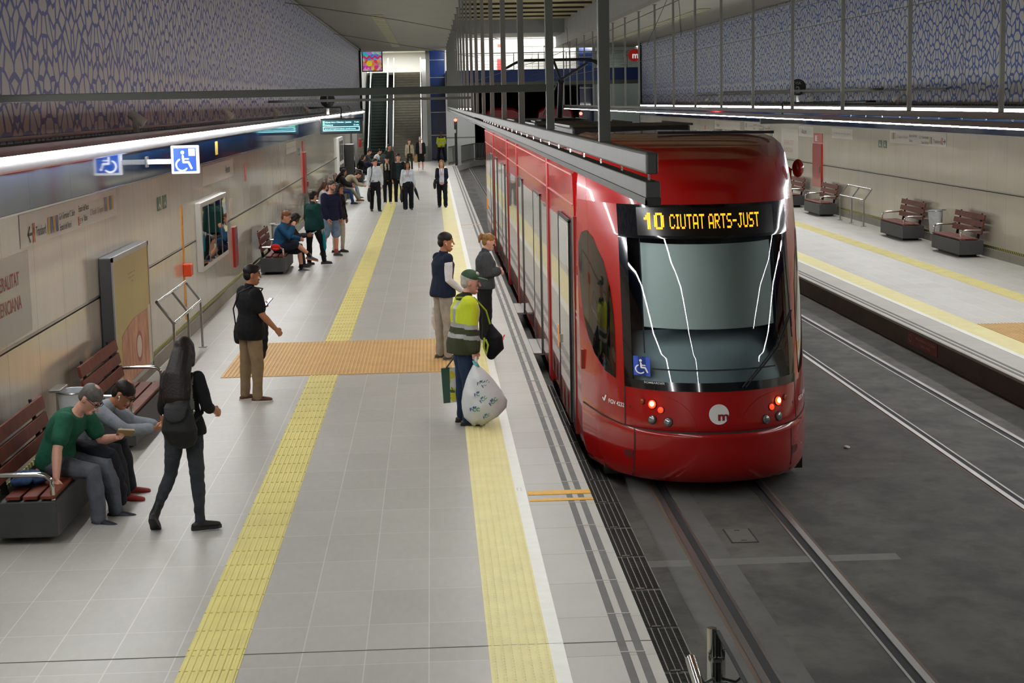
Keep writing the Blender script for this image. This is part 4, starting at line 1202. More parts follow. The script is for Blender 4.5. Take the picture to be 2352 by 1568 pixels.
# ------------------------------------------------------------------ framed poster
t = thing('poster_case', 'tall framed poster with yellow top and a smiling face, left wall', 'poster', (XL, 20.3, .3))
b = MB(); b.box(XL+.01, XL+.16, 20.0, 22.55, .22, 1.90); b.build('case', mat('case_grey', '#4a4b4c', .45, .3), t, bevel=.012)
b = MB(); b.box(XL+.155, XL+.172, 20.0, 22.55, .22, .28); b.box(XL+.155, XL+.172, 20.0, 22.55, 1.845, 1.90); b.box(XL+.155, XL+.172, 20.0, 20.07, .22, 1.9); b.box(XL+.155, XL+.172, 22.48, 22.55, .22, 1.9); b.build('frame', mat('frame_alu', '#a7a8a6', .3, .7), t)
b = MB(); b.box(XL+.16, XL+.166, 20.07, 22.48, .28, 1.845); b.build('sheet', mat('poster_yellow', '#c2b56a', .45, coat=.1, noise=.05, nscale=1), t)
def face_art():
    g = G('poster_portrait'); q = g.xyz(); y, z = q[1], q[2]
    n = g.ramp(g.noise(g.comb(g.math('MULTIPLY', y, 3.2), g.math('MULTIPLY', z, 1.3)), 1.6, 3, .5), .35, .66)
    c = g.mix(n, '#a86c4e', '#dba283')
    dy = g.math('SUBTRACT', y, 21.55); dz = g.math('SUBTRACT', z, .62)
    d = g.math('ADD', g.math('MULTIPLY', g.math('MULTIPLY', dy, dy), 14.0), g.math('MULTIPLY', g.math('MULTIPLY', dz, dz), 20.0))
    c = g.mix(g.math('LESS_THAN', d, .8), c, '#9c4a3c'); c = g.mix(g.math('LESS_THAN', d, .42), c, '#e6ddd0')
    g.l(c, g.b.inputs['Base Color']); g.b.inputs['Roughness'].default_value = .45
    return g.m
b = MB(); b.prism([(XL+.1665, 20.35, .28), (XL+.1665, 22.28, .28), (XL+.1665, 22.28, 1.03), (XL+.1665, 21.2, 1.02), (XL+.1665, 20.6, .94), (XL+.1665, 20.4, .9)], (.003, 0, 0)); b.build('portrait', face_art(), t)
b = MB(); b.box(XL+.1665, XL+.169, 22.28, 22.48, .28, 1.06); b.build('side_strip', mat('poster_pale', '#cfc8b6', .3), t)
b = MB()
fn = lambda u, v: (XL+.1675, 20.95+u, v)
for k, w in enumerate((.62, .52, .16)): put_text(b, ('acompanyem cada', 'viatge amb', 'tu')[k], fn, .05+.1*k*(k == 2), 1.60-.055*k, .026, width=w*.8)
b.build('poster_lettering', mat('poster_print', '#7d7444', .6), t)
# orange emergency strip with box
t = thing('emergency_strip', 'orange strip with red orange call box on the left wall', 'call point', (XL, 26.8, .3))
b = MB(); b.box(XL, XL+.012, 26.72, 26.86, .30, 2.10); b.build('strip', mat('strip_orange', '#d8952f', .4), t)
b = MB(); b.box(XL, XL+.13, 26.68, 26.92, .99, 1.19); b.build('call_box', mat('box_orange', '#e0491a', .4), t, bevel=.015)
b = MB()
put_text(b, 'SOS', lambda u, v: (XL+.0135, 26.735+v, 1.95-u), 0, .02, .06, bold=.02); put_text(b, 'SOS', lambda u, v: (XL+.0135, 26.735+v, .62-u), 0, .02, .06, bold=.02)
b.build('strip_lettering', mat('print_brown', '#7a3c12', .6), t)
# glazed map case
t = thing('map_case', 'mirror-glazed information case with pale frame on the left wall', 'display case', (XL, 28.4, .9))
b = MB(); b.box(XL, XL+.10, 28.3, 31.85, .90, 2.06); b.build('frame', mat('case_white', '#cfd0cc', .3, .3), t, bevel=.01)
for k in range(4):
    y0 = 28.4+k*.855
    b = MB(); b.box(XL+.10, XL+.104, y0, y0+.80, .98, 1.98); b.build('pane', mat('mirror_glass', '#b4bab6', .02, 1.0), t)
for k in (1, 2, 3):
    b = MB(); b.box(XL+.10, XL+.112, 28.4+k*.855-.045, 28.4+k*.855-.02, .98, 1.98); b.build('mullion', M_steel, t)
# red extinguisher strips
M_fire = mat('fire_strip', '#a31310', .3, coat=.4)
t = thing('extinguisher_strip', 'short red strip on the left wall right of the mirror-glazed case', 'red strip', (XL, 33.6, .5))
b = MB(); b.box(XL, XL+.05, 33.35, 33.85, .49, 1.28); b.build('strip', M_fire, t)
t = thing('fire_cabinet', 'tall red fire cabinet strip on the left wall behind the standing group', 'fire cabinet', (XL, 53, .9))
b = MB(); b.box(XL, XL+.06, 52.2, 53.0, .95, 2.2); b.build('case', M_fire, t)
b = MB(); b.box(XL, XL+.02, 52.2, 53.0, 2.24, 2.55); b.build('sign', mat('fire_sign', '#a0302b', .4), t)
b = MB(); b.box(XL, XL+.05, 53.5, 53.9, 1.1, 1.25); b.build('button_box', M_fire, t)
t = thing('fire_cabinet', 'tall red fire cabinet strip on the right wall above the lean rail', 'fire cabinet', (XR, 53, .7))
b = MB(); b.box(XR-.06, XR, 52.7, 53.9, .72, 2.10); b.build('case', M_fire, t)
b = MB(); b.box(XR-.02, XR, 52.7, 53.9, 2.13, 2.42); b.build('sign', mat('fire_sign', '#a0302b', .4), t)
b = MB(); put_text(b, 'BIE', lambda u, v: (XR-.022, 53.8-u, v), .1, 2.18, .17, bold=.02); b.build('sign_lettering', M_white, t)
b = MB(); b.box(XR-.075, XR-.06, 52.8, 52.95, 1.2, 1.4); b.build('handle', M_chrome, t)
# ------------------------------------------------------------------ wall stickers and signs
M_sign = mat('sign_panel', '#cfcbbf', .3, coat=.3); M_ink = mat('sign_ink', '#2d2f33', .5); M_faint = mat('sign_ink_grey', '#8e8c85', .5)
M_iy = mat('icon_yellow', '#c9a93a', .4); M_ib = mat('icon_blue', '#37478f', .4); M_io = mat('icon_orange', '#c8622d', .4); M_gr = mat('exit_green', '#1b4a32', .5)
def wall_sign(name, side, y0, y1, z0, z1, label, cat='sign', panel=M_sign, th=.006):
    X = XL if side < 0 else XR
    t = thing(name, label, cat, (X, (y0+y1)/2, z0))
    b = MB(); a, c = (X+.0015, X+th) if side < 0 else (X-th, X-.0015)
    b.box(a, c, y0, y1, z0, z1); b.build('panel', panel, t)
    s = 1 if side < 0 else -1
    fn = lambda u, v: (X+s*(th+.002), (y0 if s > 0 else y1)+s*u, z0+v)
    return t, fn
def sign_text(t, fn, items, m=None, nm='lettering'):
    b = MB()
    for (s, u, v, h, w) in items: put_text(b, s, fn, u, v, h, bold=.008, width=w)
    return b.build(nm, m or M_ink, t)
def sign_rects(t, fn, rects, m, nm):
    for (u0, u1, v0, v1) in rects:
        b = MB(); b.quad(fn(u0, v0), fn(u1, v0), fn(u1, v1), fn(u0, v1)); b.build(nm, m, t)
def transfer_sign(side, y0, label):
    t, fn = wall_sign('transfer_sign', side, y0, y0+5.0, 2.33, 2.655, label)
    L = 5.0
    if side < 0:
        b = MB(); stroke2d(b, [(.46, .11), (.32, .11)], .03, fn); stroke2d(b, [(.39, .18), (.31, .11), (.39, .04)], .03, fn); b.build('arrow', M_ink, t)
        sign_rects(t, fn, [(.50, .61, .02, .21)], M_io, 'line_badge'); sign_text(t, fn, [('T', .53, .06, .11, .05)], M_white, 'badge_letter')
        sign_text(t, fn, [('Transbord', .65, .07, .10, .44), ('G. V. Germanies / C. Bailén', 1.74, .16, .07, .78), ('Estació del Nord', 1.74, .045, .07, .56), ('Estació del Nord', 2.72, .18, .07, .56), ('Xàtiva', 2.98, .06, .07, .2)])
        for k in range(4): sign_rects(t, fn, [(1.17+.13*k, 1.28+.13*k, .05, .22)], (M_iy, M_ib, M_iy, M_ib)[k], 'icon'); sign_rects(t, fn, [(4.22+.155*k, 4.35+.155*k, .09, .26)], (M_ib, M_iy, M_ib, M_iy)[k], 'icon')
        sign_rects(t, fn, [(2.66, 2.74, .03, .13)], M_io, 'line_badge'); sign_text(t, fn, [('3', 2.68, .045, .06, .04), ('5 9', 2.77, .045, .06, .14)], M_ink, 'badge_letter')
        sign_text(t, fn, [('C/ Russafa', 3.36, .10, .07, .36), ('G/ Segorb', 3.78, .10, .07, .36)], M_faint, 'faint_lettering')
    else:
        sign_rects(t, fn, [(.15, .27, .10, .27)], M_iy, 'icon'); sign_rects(t, fn, [(.30, .42, .10, .27)], M_ib, 'icon'); sign_rects(t, fn, [(.45, .57, .10, .27)], M_iy, 'icon')
        sign_text(t, fn, [('C/ Segorb', .7, .14, .07, .5), ('C/ Russafa', 1.25, .14, .07, .45)], M_faint, 'faint_lettering')
        sign_text(t, fn, [('Estació del Nord', 1.85, .19, .07, .7), ('Xàtiva', 1.85, .06, .07, .3), ('G. V. Germanies', 2.75, .17, .07, .8), ('Estació del Nord', 2.95, .04, .07, .6), ('Transbord', 3.95, .08, .09, .62)])
        sign_rects(t, fn, [(3.60, 3.70, .05, .22)], M_iy, 'icon'); sign_rects(t, fn, [(3.73, 3.83, .05, .22)], M_ib, 'icon'); sign_rects(t, fn, [(4.60, 4.72, .05, .22)], M_io, 'line_badge')
        b = MB(); stroke2d(b, [(4.76, .13), (4.92, .13)], .025, fn); stroke2d(b, [(4.86, .18), (4.93, .13), (4.86, .08)], .025, fn); b.build('arrow', M_ink, t)
transfer_sign(-1, 16.35, 'pale transfer sign with arrow and coloured icons on the near left wall')
transfer_sign(1, 39.9, 'pale transfer sign with coloured icons on the right wall above the benches')
transfer_sign(1, 61.0, 'pale transfer sign on the right wall just above the tram roof')
t, fn = wall_sign('government_panel', -1, 12.5, 16.62, 1.5, 2.3, 'cut off pale panel with red institutional lettering at the left edge', panel=mat('sign_panel_grey', '#aaa79a', .3, coat=.3))
sign_text(t, fn, [('GENERALITAT', 2.60, .50, .13, 1.10), ('VALENCIANA', 2.60, .27, .13, 1.14)], mat('govt_red', '#9c3f33', .5))
for side, y0, lab in ((-1, 24.5, 'pair of green exit pictograms on the near left wall'), (-1, 50.5, 'pair of small green pictograms on the far left wall'), (1, 45.2, 'pair of green exit pictograms on the right wall above the benches'), (1, 60.6, 'single green pictogram on the right wall above the tram roof')):
    t = thing('exit_pictogram', lab, 'sign', (XL if side < 0 else XR, y0, 2.2))
    X = XL if side < 0 else XR; s = -side
    for k in range(2 if 'pair' in lab else 1):
        b = MB(); a = y0+k*.5; b.box(min(X, X+s*.006), max(X, X+s*.006), a, a+.36, 2.17, 2.37); pl = b.build('plate', M_gr, t)
        b = MB(); fn = lambda u, v: (X+s*.009, a+.18+u, 2.27+v)
        stroke2d(b, [(-.08, -.06), (0, .0), (.08, -.06)], .03, fn); stroke2d(b, [(0, 0), (.02, .05)], .03, fn); b.build('figure', M_white, pl)
def station_sign(side, y, L, label, txt='Alacant'):
    t, fn = wall_sign('station_sign', side, y, y+L, 2.28, 2.62, label)
    w = .75
    sign_text(t, fn, [(txt, L-1.35 if side < 0 else .45, .10, .15, w)])
    b = MB(); u0 = L-1.5 if side < 0 else .3; stroke2d(b, [(u0, .06), (u0, .26)], .03, fn); b.build('line_mark', M_iy, t)
station_sign(-1, 29.4, 4.6, 'pale station name sign on the left wall behind the wheelchair sign')
station_sign(1, 54.0, 2.2, 'pale station name sign with large black name beside the red cabinet, right wall')
station_sign(1, 67.0, 6.0, 'pale station name sign on the right wall over the tram roof')
for side, y0, y1, lab, cat in ((-1, 46.5, 49.8, 'pale line map sign on the left wall beyond the station name', 'map'), (1, 48.9, 51.5, 'pale line map sign on the right wall right of the red cabinet', 'map')):
    t, fn = wall_sign('line_map', side, y0, y1, 2.32, 2.62, lab, cat)
    b = MB(); L = y1-y0; stroke2d(b, [(.25, .15), (L-.25, .15)], .012, fn)
    for k in range(7): u = .3+k*(L-.6)/6; stroke2d(b, [(u, .12), (u, .18)], .02, fn)
    b.build('line_diagram', M_faint, t)
t, fn = wall_sign('government_panel', 1, 56.3, 59.0, 1.5, 2.5, 'pale panel with faint red lettering on the right wall by the tram', panel=M_sign)
sign_text(t, fn, [('GENERALITAT', .4, .45, .16, 1.6), ('VALENCIANA', .4, .2, .16, 1.5)], mat('govt_red_faint', '#b98a80', .5))
for y, z, lab in ((36.0, 2.25, 'tiny red instruction plate high on the left wall'), (75.5, 2.2, 'tiny red plate on the right wall above the tram roof')):
    X = XL if y < 60 else XR
    b = MB(); b.box(min(X, X+(.006 if X < 0 else -.006)), max(X, X+(.006 if X < 0 else -.006)), y, y+.3, z-.18, z+.18); tag(b.build('instruction_plate', mat('plate_red', '#b0463c', .5)), lab, 'sign')
b = MB(); b.box(XL, XL+.006, 33.1, 33.5, 1.45, 1.85); tag(b.build('instruction_plate', mat('plate_pale', '#c3b9ac', .5)), 'small pale instruction plate above the short red strip', 'sign')
# yellow warning plate on the blue band
b = MB(); b.box(XL+.035, XL+.042, 31.1, 31.4, 2.78, 3.02); tag(b.build('warning_plate', mat('plate_yellow', '#c9b04a', .5)), 'small yellow plate on the blue band right of the wheelchair sign', 'sign')
# danger sign on the track edge of the right platform
t = thing('danger_sign', 'faded red warning sign on the curb face of the right platform', 'sign', (7.41, 25, -.2))
b = MB(); b.box(7.40, 7.411, 24.2, 25.75, -.25, -.06); b.build('plate', mat('danger_red', '#6d2822', .6, noise=.2), t)
b = MB()
for k, s in enumerate(('PROHIBIDO CRUZAR', 'LAS VIAS')): put_text(b, s, lambda u, v: (7.398, 25.4-u, v), .1+.25*k, -.135-.075*k, .045, bold=.01, width=(1.0, .5)[k])
b.build('lettering', mat('danger_print', '#a06a62', .6), t)
b = MB(); b.tube([(7.396, 25.58+.07*math.cos(2*PI*k/16), -.15+.05*math.sin(2*PI*k/16)) for k in range(17)], .006, 5, caps=False); b.build('prohibition_ring', mat('danger_ring', '#b08a84', .6), t)

# ------------------------------------------------------------------ projecting wheelchair sign
t = thing('wheelchair_sign', 'lit blue wheelchair sign on a white arm from the left wall', 'sign', (XL, 23.6, 2.9))
b = MB(); b.box(XL, -3.56, 23.57, 23.63, 2.88, 2.945); b.build('arm', M_white, t)
b = MB(); b.box(XL+.0, XL+.05, 23.52, 23.68, 2.84, 2.985); b.build('wall_plate', M_steel, t)
b = MB(); b.box(-3.62, -3.24, 23.55, 23.65, 2.74, 3.13); b.build('light_box', mat('sign_lit_white', '#eef1f6', .4, emit=.85), t, bevel=.012)
b = MB(); b.box(-3.585, -3.275, 23.540, 23.552, 2.775, 3.095); fc = b.build('face', mat('sign_lit_blue', '#1f4fb5', .4, emit=.75), t, bevel=.004)
b = MB(); wheelchair2d(b, lambda u, v: (-3.44+u, 23.535, 2.915+v), .30, .0, .0); b.build('pictogram', mat('sign_lit_picto', '#f4f6fb', .4, emit=.9), fc)
b = MB(); b.box(-3.375, -3.285, 23.534, 23.538, 2.985, 3.085); inn = b.build('inset', mat('sign_lit_inset', '#dfe6f2', .4, emit=.7), fc)
b = MB(); stroke2d(b, [(-.03, .01), (0, -.03), (.03, .01), (.02, -.04), (-.02, -.04), (-.03, .01)], .005, lambda u, v: (-3.33+u, 23.531, 3.035+v)); b.build('inset_symbol', mat('inset_ink', '#5a6f9a', .5), inn)
# ------------------------------------------------------------------ passenger information display
def info_display(x0, x1, y, z0, z1, label, front):
    t = thing('information_display', label, 'display', ((x0+x1)/2, y, z0))
    b = MB(); b.box(x0, x1, y, y+.16, z0, z1); b.build('housing', mat('display_housing', '#15181a', .4), t, bevel=.02)
    b = MB(); b.tube([((x0+x1)/2, y+.08, z1), ((x0+x1)/2, y+.08, z1+.35)], .03, 8); b.tube([((x0+x1)/2, y+.08, z1+.35), (XL-.05 if x0 < 0 else XR+.05, y+.08, z1+.35)], .025, 8); b.build('bracket', M_dark, t)
    if front:
        w = x1-x0; h = z1-z0
        b = MB(); b.box(x0+.07, x1-.07, y-.006, y, z0+.07, z1-.06); b.build('screen', mat('lcd_teal', '#0d4a55', .3, emit=.45), t)
        b = MB(); fn = lambda u, v: (x0+u, y-.010, z0+v)
        put_text(b, 'Ciutat Arts i Ciències - Justícia', fn, .17, h*.72, .042, bold=.02, width=w*.62); put_text(b, '5 min', fn, w*.82, h*.72, .042, bold=.02, width=w*.10)
        put_text(b, 'Natzaret', fn, .17, h*.54, .042, bold=.02, width=w*.18); put_text(b, '13 min', fn, w*.80, h*.54, .042, bold=.02, width=w*.12)
        put_text(b, 'Servei amb freqüència habitual, consulte horaris', fn, .14, h*.30, .036, bold=.02, width=w*.74)
        for a, c in (((.10, h*.22), (w-.10, h*.22)), ((.10, h*.46), (w-.10, h*.46)), ((.10, h*.22), (.10, h*.46)), ((w-.10, h*.22), (w-.10, h*.46))): stroke2d(b, [a, c], .022, fn)
        b.build('screen_lettering', mat('lcd_cyan', '#a8f4f6', .3, emit=1.6), t)
        b = MB(); b.quad(fn(.09, h*.70), fn(.15, h*.70), fn(.15, h*.84), fn(.09, h*.84)); b.quad(fn(.09, h*.53), fn(.15, h*.53), fn(.15, h*.67), fn(.09, h*.67)); b.build('line_badge', mat('lcd_green', '#66e0a0', .3, emit=1.0), t)
    return t
info_display(-3.60, -2.24, 55, 2.70, 3.20, 'black hanging display with cyan arrival text over the left platform', True)
info_display(9.15, 10.4, 46.5, 2.87, 3.08, 'dark back of the hanging display over the right platform', False)
# ------------------------------------------------------------------ round platform number signs
def number_sign(X, d, y, z, lines_, label):
    t = thing('platform_number_sign', label, 'sign', (X, y, z-.5))
    x = X+d*.3
    b = MB(); sweep(b, [(x, y, z), (x, y+.03, z)], [.27, .27], 28, dome=False); b.build('disc', mat('number_disc', '#2a2b2e', .6), t)
    b = MB(); b.box(x-.05, x+.05, y+.005, y+.03, z-.52, z-.24); b.build('stalk', M_white, t)
    b = MB()
    for s, v, h in lines_: put_text(b, s, lambda u, w: (x+u, y-.006, z+w), 0, v, h, bold=.015, center=True)
    b.build('numeral', mat('number_grey', '#a5a6a7', .5), t)
number_sign(XL, 1, 61.0, 3.82, (('1', -.13, .26),), 'round grey sign with the number one on the left wall ledge')
number_sign(XR, -1, 55.0, 3.90, (('VIA', .09, .09), ('2', -.19, .22)), 'round grey sign reading via two on the right wall ledge')
# ------------------------------------------------------------------ things at the far left wall
t = thing('door_1', 'white gridded window door on the far left wall', 'door', (XL, 73, 0))
t['kind'] = 'structure'; del t['label']; del t['category']
b = MB(); b.box(XL, XL+.10, 71.0, 74.6, .05, 2.25); b.build('frame', M_white, t)
for i in range(2):
    for k in range(2):
        b = MB(); b.box(XL+.10, XL+.105, 71.3+1.6*i, 72.75+1.6*i, .25+1.0*k, 1.1+1.0*k); b.build('pane', mat('dim_pane', '#7e837e', .15), t)
t = thing('vending_machine', 'tall black machine standing against the far left wall past the white door', 'vending machine', (XL+.35, 77.5, 0))
b = MB(); b.box(XL+.02, XL+.42, 77.0, 78.3, 0, 1.84); b.build('cabinet', mat('machine_black', '#1a1b1a', .35), t, bevel=.02)
b = MB(); b.box(XL+.42, XL+.43, 77.1, 78.1, .5, 1.7); b.build('front_glass', M_black, t)
b = MB(); b.box(XL+.052, XL+.3, 84, 85.3, .0, 2.4); tag(b.build('steel_pilaster', M_steel), 'narrow steel casing on the far left wall beyond the black machine', 'casing')
b = MB(); b.box(XL, XL+.12, 93, 93.5, 1.3, 1.75); tag(b.build('hose_sign', M_fire), 'tiny red box at the far end of the left wall', 'sign')
# ------------------------------------------------------------------ people
_WS = bpy.data.scenes.new('work')   # an empty scene for evaluating modifiers, removed at the end
def remesh(mb, voxel, smooth=3, name='shape'):
    me = bpy.data.meshes.new(name); me.from_pydata(mb.v, [], mb.f); me.update()
    o = bpy.data.objects.new(name, me); _WS.collection.objects.link(o)
    m = o.modifiers.new('r', 'REMESH'); m.mode = 'VOXEL'; m.voxel_size = voxel; m.use_smooth_shade = True
    if smooth:
        s = o.modifiers.new('s', 'SMOOTH'); s.iterations = smooth; s.factor = .5
    with bpy.context.temp_override(scene=_WS, view_layer=_WS.view_layers[0]):
        dg = bpy.context.evaluated_depsgraph_get(); dg.update()
        out = bpy.data.meshes.new_from_object(o.evaluated_get(dg))
    bpy.data.objects.remove(o); bpy.data.meshes.remove(me)
    return out
def mesh_obj(name, me, mats, parent, zone=None):
    me.name = name
    me.materials.clear()
    ms = mats if isinstance(mats, (list, tuple)) else [mats]
    for m in ms: me.materials.append(m)
    if zone:
        for p in me.polygons: p.material_index = zone(p.center)
    me.polygons.foreach_set('use_smooth', [True]*len(me.polygons))
    o = bpy.data.objects.new(name, me); COL.objects.link(o); o.parent = parent
    return o
def V(*a): return Vector(a)
def nrm(v): v = Vector(v); return v.normalized()
SKINS = {'fair': mat('skin_fair', '#c98f74', .55, noise=.06, nscale=14), 'tan': mat('skin_tan', '#a9704f', .55, noise=.06, nscale=14),
         'brown': mat('skin_brown', '#6f4630', .55, noise=.06, nscale=14), 'pink': mat('skin_pink', '#d09a86', .55, noise=.08, nscale=14)}
def hairmat(n, c): return mat('hair_'+n, c, .55, noise=.35, nscale=26, bump=.25, bscale=60, spec=.3)
HAIR = {'black': hairmat('black', '#100e0d'), 'dark': hairmat('dark', '#1d1410'), 'brown': hairmat('brown', '#4a2f1e'), 'grey': hairmat('grey', '#605b57'), 'blond': hairmat('blond', '#8a6538'),
        'white': hairmat('white', '#b9b4ac'), 'ginger': hairmat('ginger', '#6d4a2c'), 'salt': hairmat('salt', '#3a3634')}
M_eye = mat('eye_dark', '#15110f', .2); M_lip = mat('lips', '#8c4b40', .5)

def hand(mb, wr, d, pn, s, grip, thumb_side, n=6, lod=0):
    """palm and five fingers from wrist wr along d; pn palm normal; thumb on thumb_side"""
    d = nrm(d); pn = nrm(pn - d*pn.dot(d)); sd = nrm(thumb_side - d*thumb_side.dot(d) - pn*thumb_side.dot(pn)) if True else None
    L = .095*s
    sweep(mb, [wr-d*.02*s, wr+d*.02*s, wr+d*.055*s, wr+d*L], [(.024*s, .019*s), (.031*s, .017*s), (.040*s, .016*s), (.039*s, .013*s)], 8, side=sd)
    for k, (off, ln, fr) in enumerate(((.030, .070, .0), (.010, .080, .004), (-.010, .074, .002), (-.029, .058, -.004))):
        p = wr+d*(L-.006*s+fr*s)+sd*off*s; dd = d.copy(); pts = [p-d*.02*s, p]
        for j, q in enumerate((.45, .32, .26)):
            ang = grip*(.9, 1.25, .9)[j]+.08*k*grip*.3
            dd = nrm(dd*math.cos(ang)+pn*math.sin(ang)) if True else dd
            pn2 = pn
            pts.append(pts[-1]+dd*ln*q*s)
            # turn further about the knuckle axis
            ax = d.cross(pn)
            pnr = pn
        # rebuild with cumulative angle
        pts = [p-d*.02*s, p]; a = 0
        for j, q in enumerate((.45, .32, .26)):
            a += grip*(.85, 1.1, .8)[j]
            pts.append(pts[-1]+(d*math.cos(a)+pn*math.sin(a))*ln*q*s)
        sweep(mb, pts, [.0095*s, .0095*s, .0090*s, .0083*s, .0072*s], n, side=sd)
    t0 = wr+d*.028*s+sd*.026*s
    td = nrm(d*.62+sd*.62+pn*.35)
    t1 = t0+td*.038*s; td2 = nrm(d*.85+sd*.15+pn*(.35+.6*grip)); t2 = t1+td2*.03*s; t3 = t2+nrm(d*.9+pn*(.3+.8*grip)-sd*.1)*.024*s
    sweep(mb, [t0-td*.015*s, t0, t1, t2, t3], [.013*s, .0125*s, .0108*s, .0098*s, .0082*s], n, side=pn)

def person(label, loc, heading, h=1.72, sex='m', lean=0, side=0, twist=0, look=(0, 0), hipz=None, aL=((-.15, .0, -1), (-.05, .12, -1)), aR=((.15, .0, -1), (.05, .12, -1)),
           lL=((-.04, .02, -1), (0, -.02, -1), 0, 0), lR=((.04, .02, -1), (0, -.02, -1), 0, 0), skin='fair', hair=('short', 'dark'), top=None, legs=None, shoes=('#222222', '#dddddd'),
           grip=(.45, .45), pnL=None, pnR=None, near=0, name='person', jacket=None, extras=(), build=1.0, face=True, group=None, curve=.5, sock=None):
    """local frame: x right, y forward, z up; heading 0 looks along +y, 90 along +x"""
    s = h/1.72; vox = (.0095, .0125, .017)[near]; cvox = (.012, .015, .02)[near]
    T = thing(name, label, 'person', (loc[0], loc[1], 0), -R(heading), group)
    fem = sex == 'f'
    le, sdg = R(lean), R(side)
    up = nrm((math.sin(sdg), math.sin(le)*math.cos(sdg), math.cos(le)*math.cos(sdg)))
    P = V(0, 0, 0)
    # spine from pelvis to neck base, bent a little more at the top
    up0 = nrm((math.sin(sdg)*.8, math.sin(le*(1-curve*.5)), math.cos(le*(1-curve*.5)))); up1 = nrm((math.sin(sdg), math.sin(le*(1+curve*.5)), math.cos(le*(1+curve*.5))))
    mid = P+up0*.26*s; N = mid+up1*.25*s
    tw = R(twist)
    rt0 = V(1, 0, 0); rt1 = nrm(V(math.cos(tw), -math.sin(tw), 0) - up1*V(math.cos(tw), -math.sin(tw), 0).dot(up1))
    rtm = nrm(rt0+rt1)
    fw1 = up1.cross(rt1)*1.0; fw0 = nrm(up0.cross(rt0))
    sw = (.146 if fem else .168)*s*build
    hw = (.170 if fem else .160)*s*build
    wa = (.128 if fem else .150)*s*build
    dp = .108*s*build
    def torso(mb, g, low=-.10, hi=True, hip_only=False, fl=0.0):
        pts = [P+up0*(low*s), P+up0*(-.02*s), P+up0*(.09*s), P+up0*(.19*s), mid+up1*(.03*s), mid+up1*(.12*s), mid+up1*(.19*s), mid+up1*(.235*s)]
        ch = .148 if fem else .168
        rad = [(hw*.97+g+fl, dp*1.04+g+fl), (hw+g+fl, dp*1.10+g+fl), (wa*1.08+g+fl*.6, dp*1.0+g+fl*.6), (wa+g, dp*.95+g), (ch*.96*s*build+g, dp*1.06+g), (ch*1.04*s*build+g, dp*1.08+g), (sw*.92+g*.8, dp*.84+g*.8), (sw*.46+g*.6, dp*.56+g*.6)]
        sds = [rt0, rt0, rt0, rtm, rtm, rt1, rt1, rt1]
        if low > -.02: pts, rad, sds = [P+up0*(low*s)]+pts[2:], rad[1:2]+rad[2:], sds[1:2]+sds[2:]
        if hip_only: pts, rad, sds = pts[:3], rad[:3], sds[:3]
        sweep(mb, pts, rad, 16, side=sds, dome=False)
        if fem and not hip_only:
            for q in (-1, 1): mb.ball(mid+up1*.06*s+fw1*dp*.72+rt1*q*.07*s, (.062*s+g, .062*s+g, .066*s+g), 10, 8)
    sh = [N-up1*.055*s+rt1*(q*sw) for q in (-1, 1)]
    A = []
    for q, a, shp in ((-1, aL, sh[0]), (1, aR, sh[1])):
        u_, f_ = nrm(a[0]), nrm(a[1]); el = shp+u_*.285*s; wr = el+f_*.245*s
        A.append((shp, el, wr, f_))
    Lg = []
    for q, l in ((-1, lL), (1, lR)):
        hp = P+rt0*(q*.088*s*build)-up0*.035*s*0-V(0, 0, .035*s); kn = hp+nrm(l[0])*.425*s; an = kn+nrm(l[1])*.405*s
        fy, fp = R(l[2]), R(l[3]); fd = V(math.sin(fy)*math.cos(fp), math.cos(fy)*math.cos(fp), -math.sin(fp)); Lg.append((hp, kn, an, fd))
    if hipz is None:
        low = min(min(an.z-.085*s, (an+fd*.15*s).z-.05*s if fd.z < -.2 else 9) for _, _, an, fd in Lg); hz = -low
    else: hz = hipz
    T.location.z = loc[2] if len(loc) > 2 else 0
    off = V(0, 0, hz)
    def sh_mb(mb): mb.v = [tuple(Vector(p)+off) for p in mb.v]; return mb
    # head
    hp_, hy = R(look[0]), R(look[1])
    hf = nrm(V(math.sin(hy)*math.cos(hp_), math.cos(hy)*math.cos(hp_), -math.sin(hp_)))
    hr = nrm(hf.cross(V(0, 0, 1))); hu = nrm(hr.cross(hf))
    nk = nrm(up1*.75+V(0, 0, .55)+hf*.25)
    HC = N+nk*.075*s+hu*.105*s+hf*.022*s
    HM = Matrix((hr, hf, hu)).transposed()
    hs = s*1.0 if h > 1.5 else s*1.08
    def H(x, y, z): return HC+HM @ V(x*hs, y*hs, z*hs)
    short = legs and legs.get('len') == 'shorts'
    # ---- body, one continuous surface
    b = MB()
    torso(b, -.012)
    sweep(b, [N-up1*.05*s, N+nk*.03*s, HC-hu*.06*s-hf*.012*s], [(.062*s, .056*s), (.053*s, .054*s), (.052*s, .056*s)], 12, side=rt1)
    rows = ((-.118, .026, .030, .058), (-.103, .044, .052, .036), (-.075, .058, .072, .014), (-.035, .067, .086, .002), (.0, .071, .094, -.003), (.035, .074, .097, -.007), (.07, .070, .091, -.010), (.092, .056, .073, -.012), (.106, .032, .042, -.012))
    sweep(b, [H(0, yo, z) for z, _, _, yo in rows], [(a*hs, c*hs) for _, a, c, _ in rows], 14, side=[hr]*len(rows))
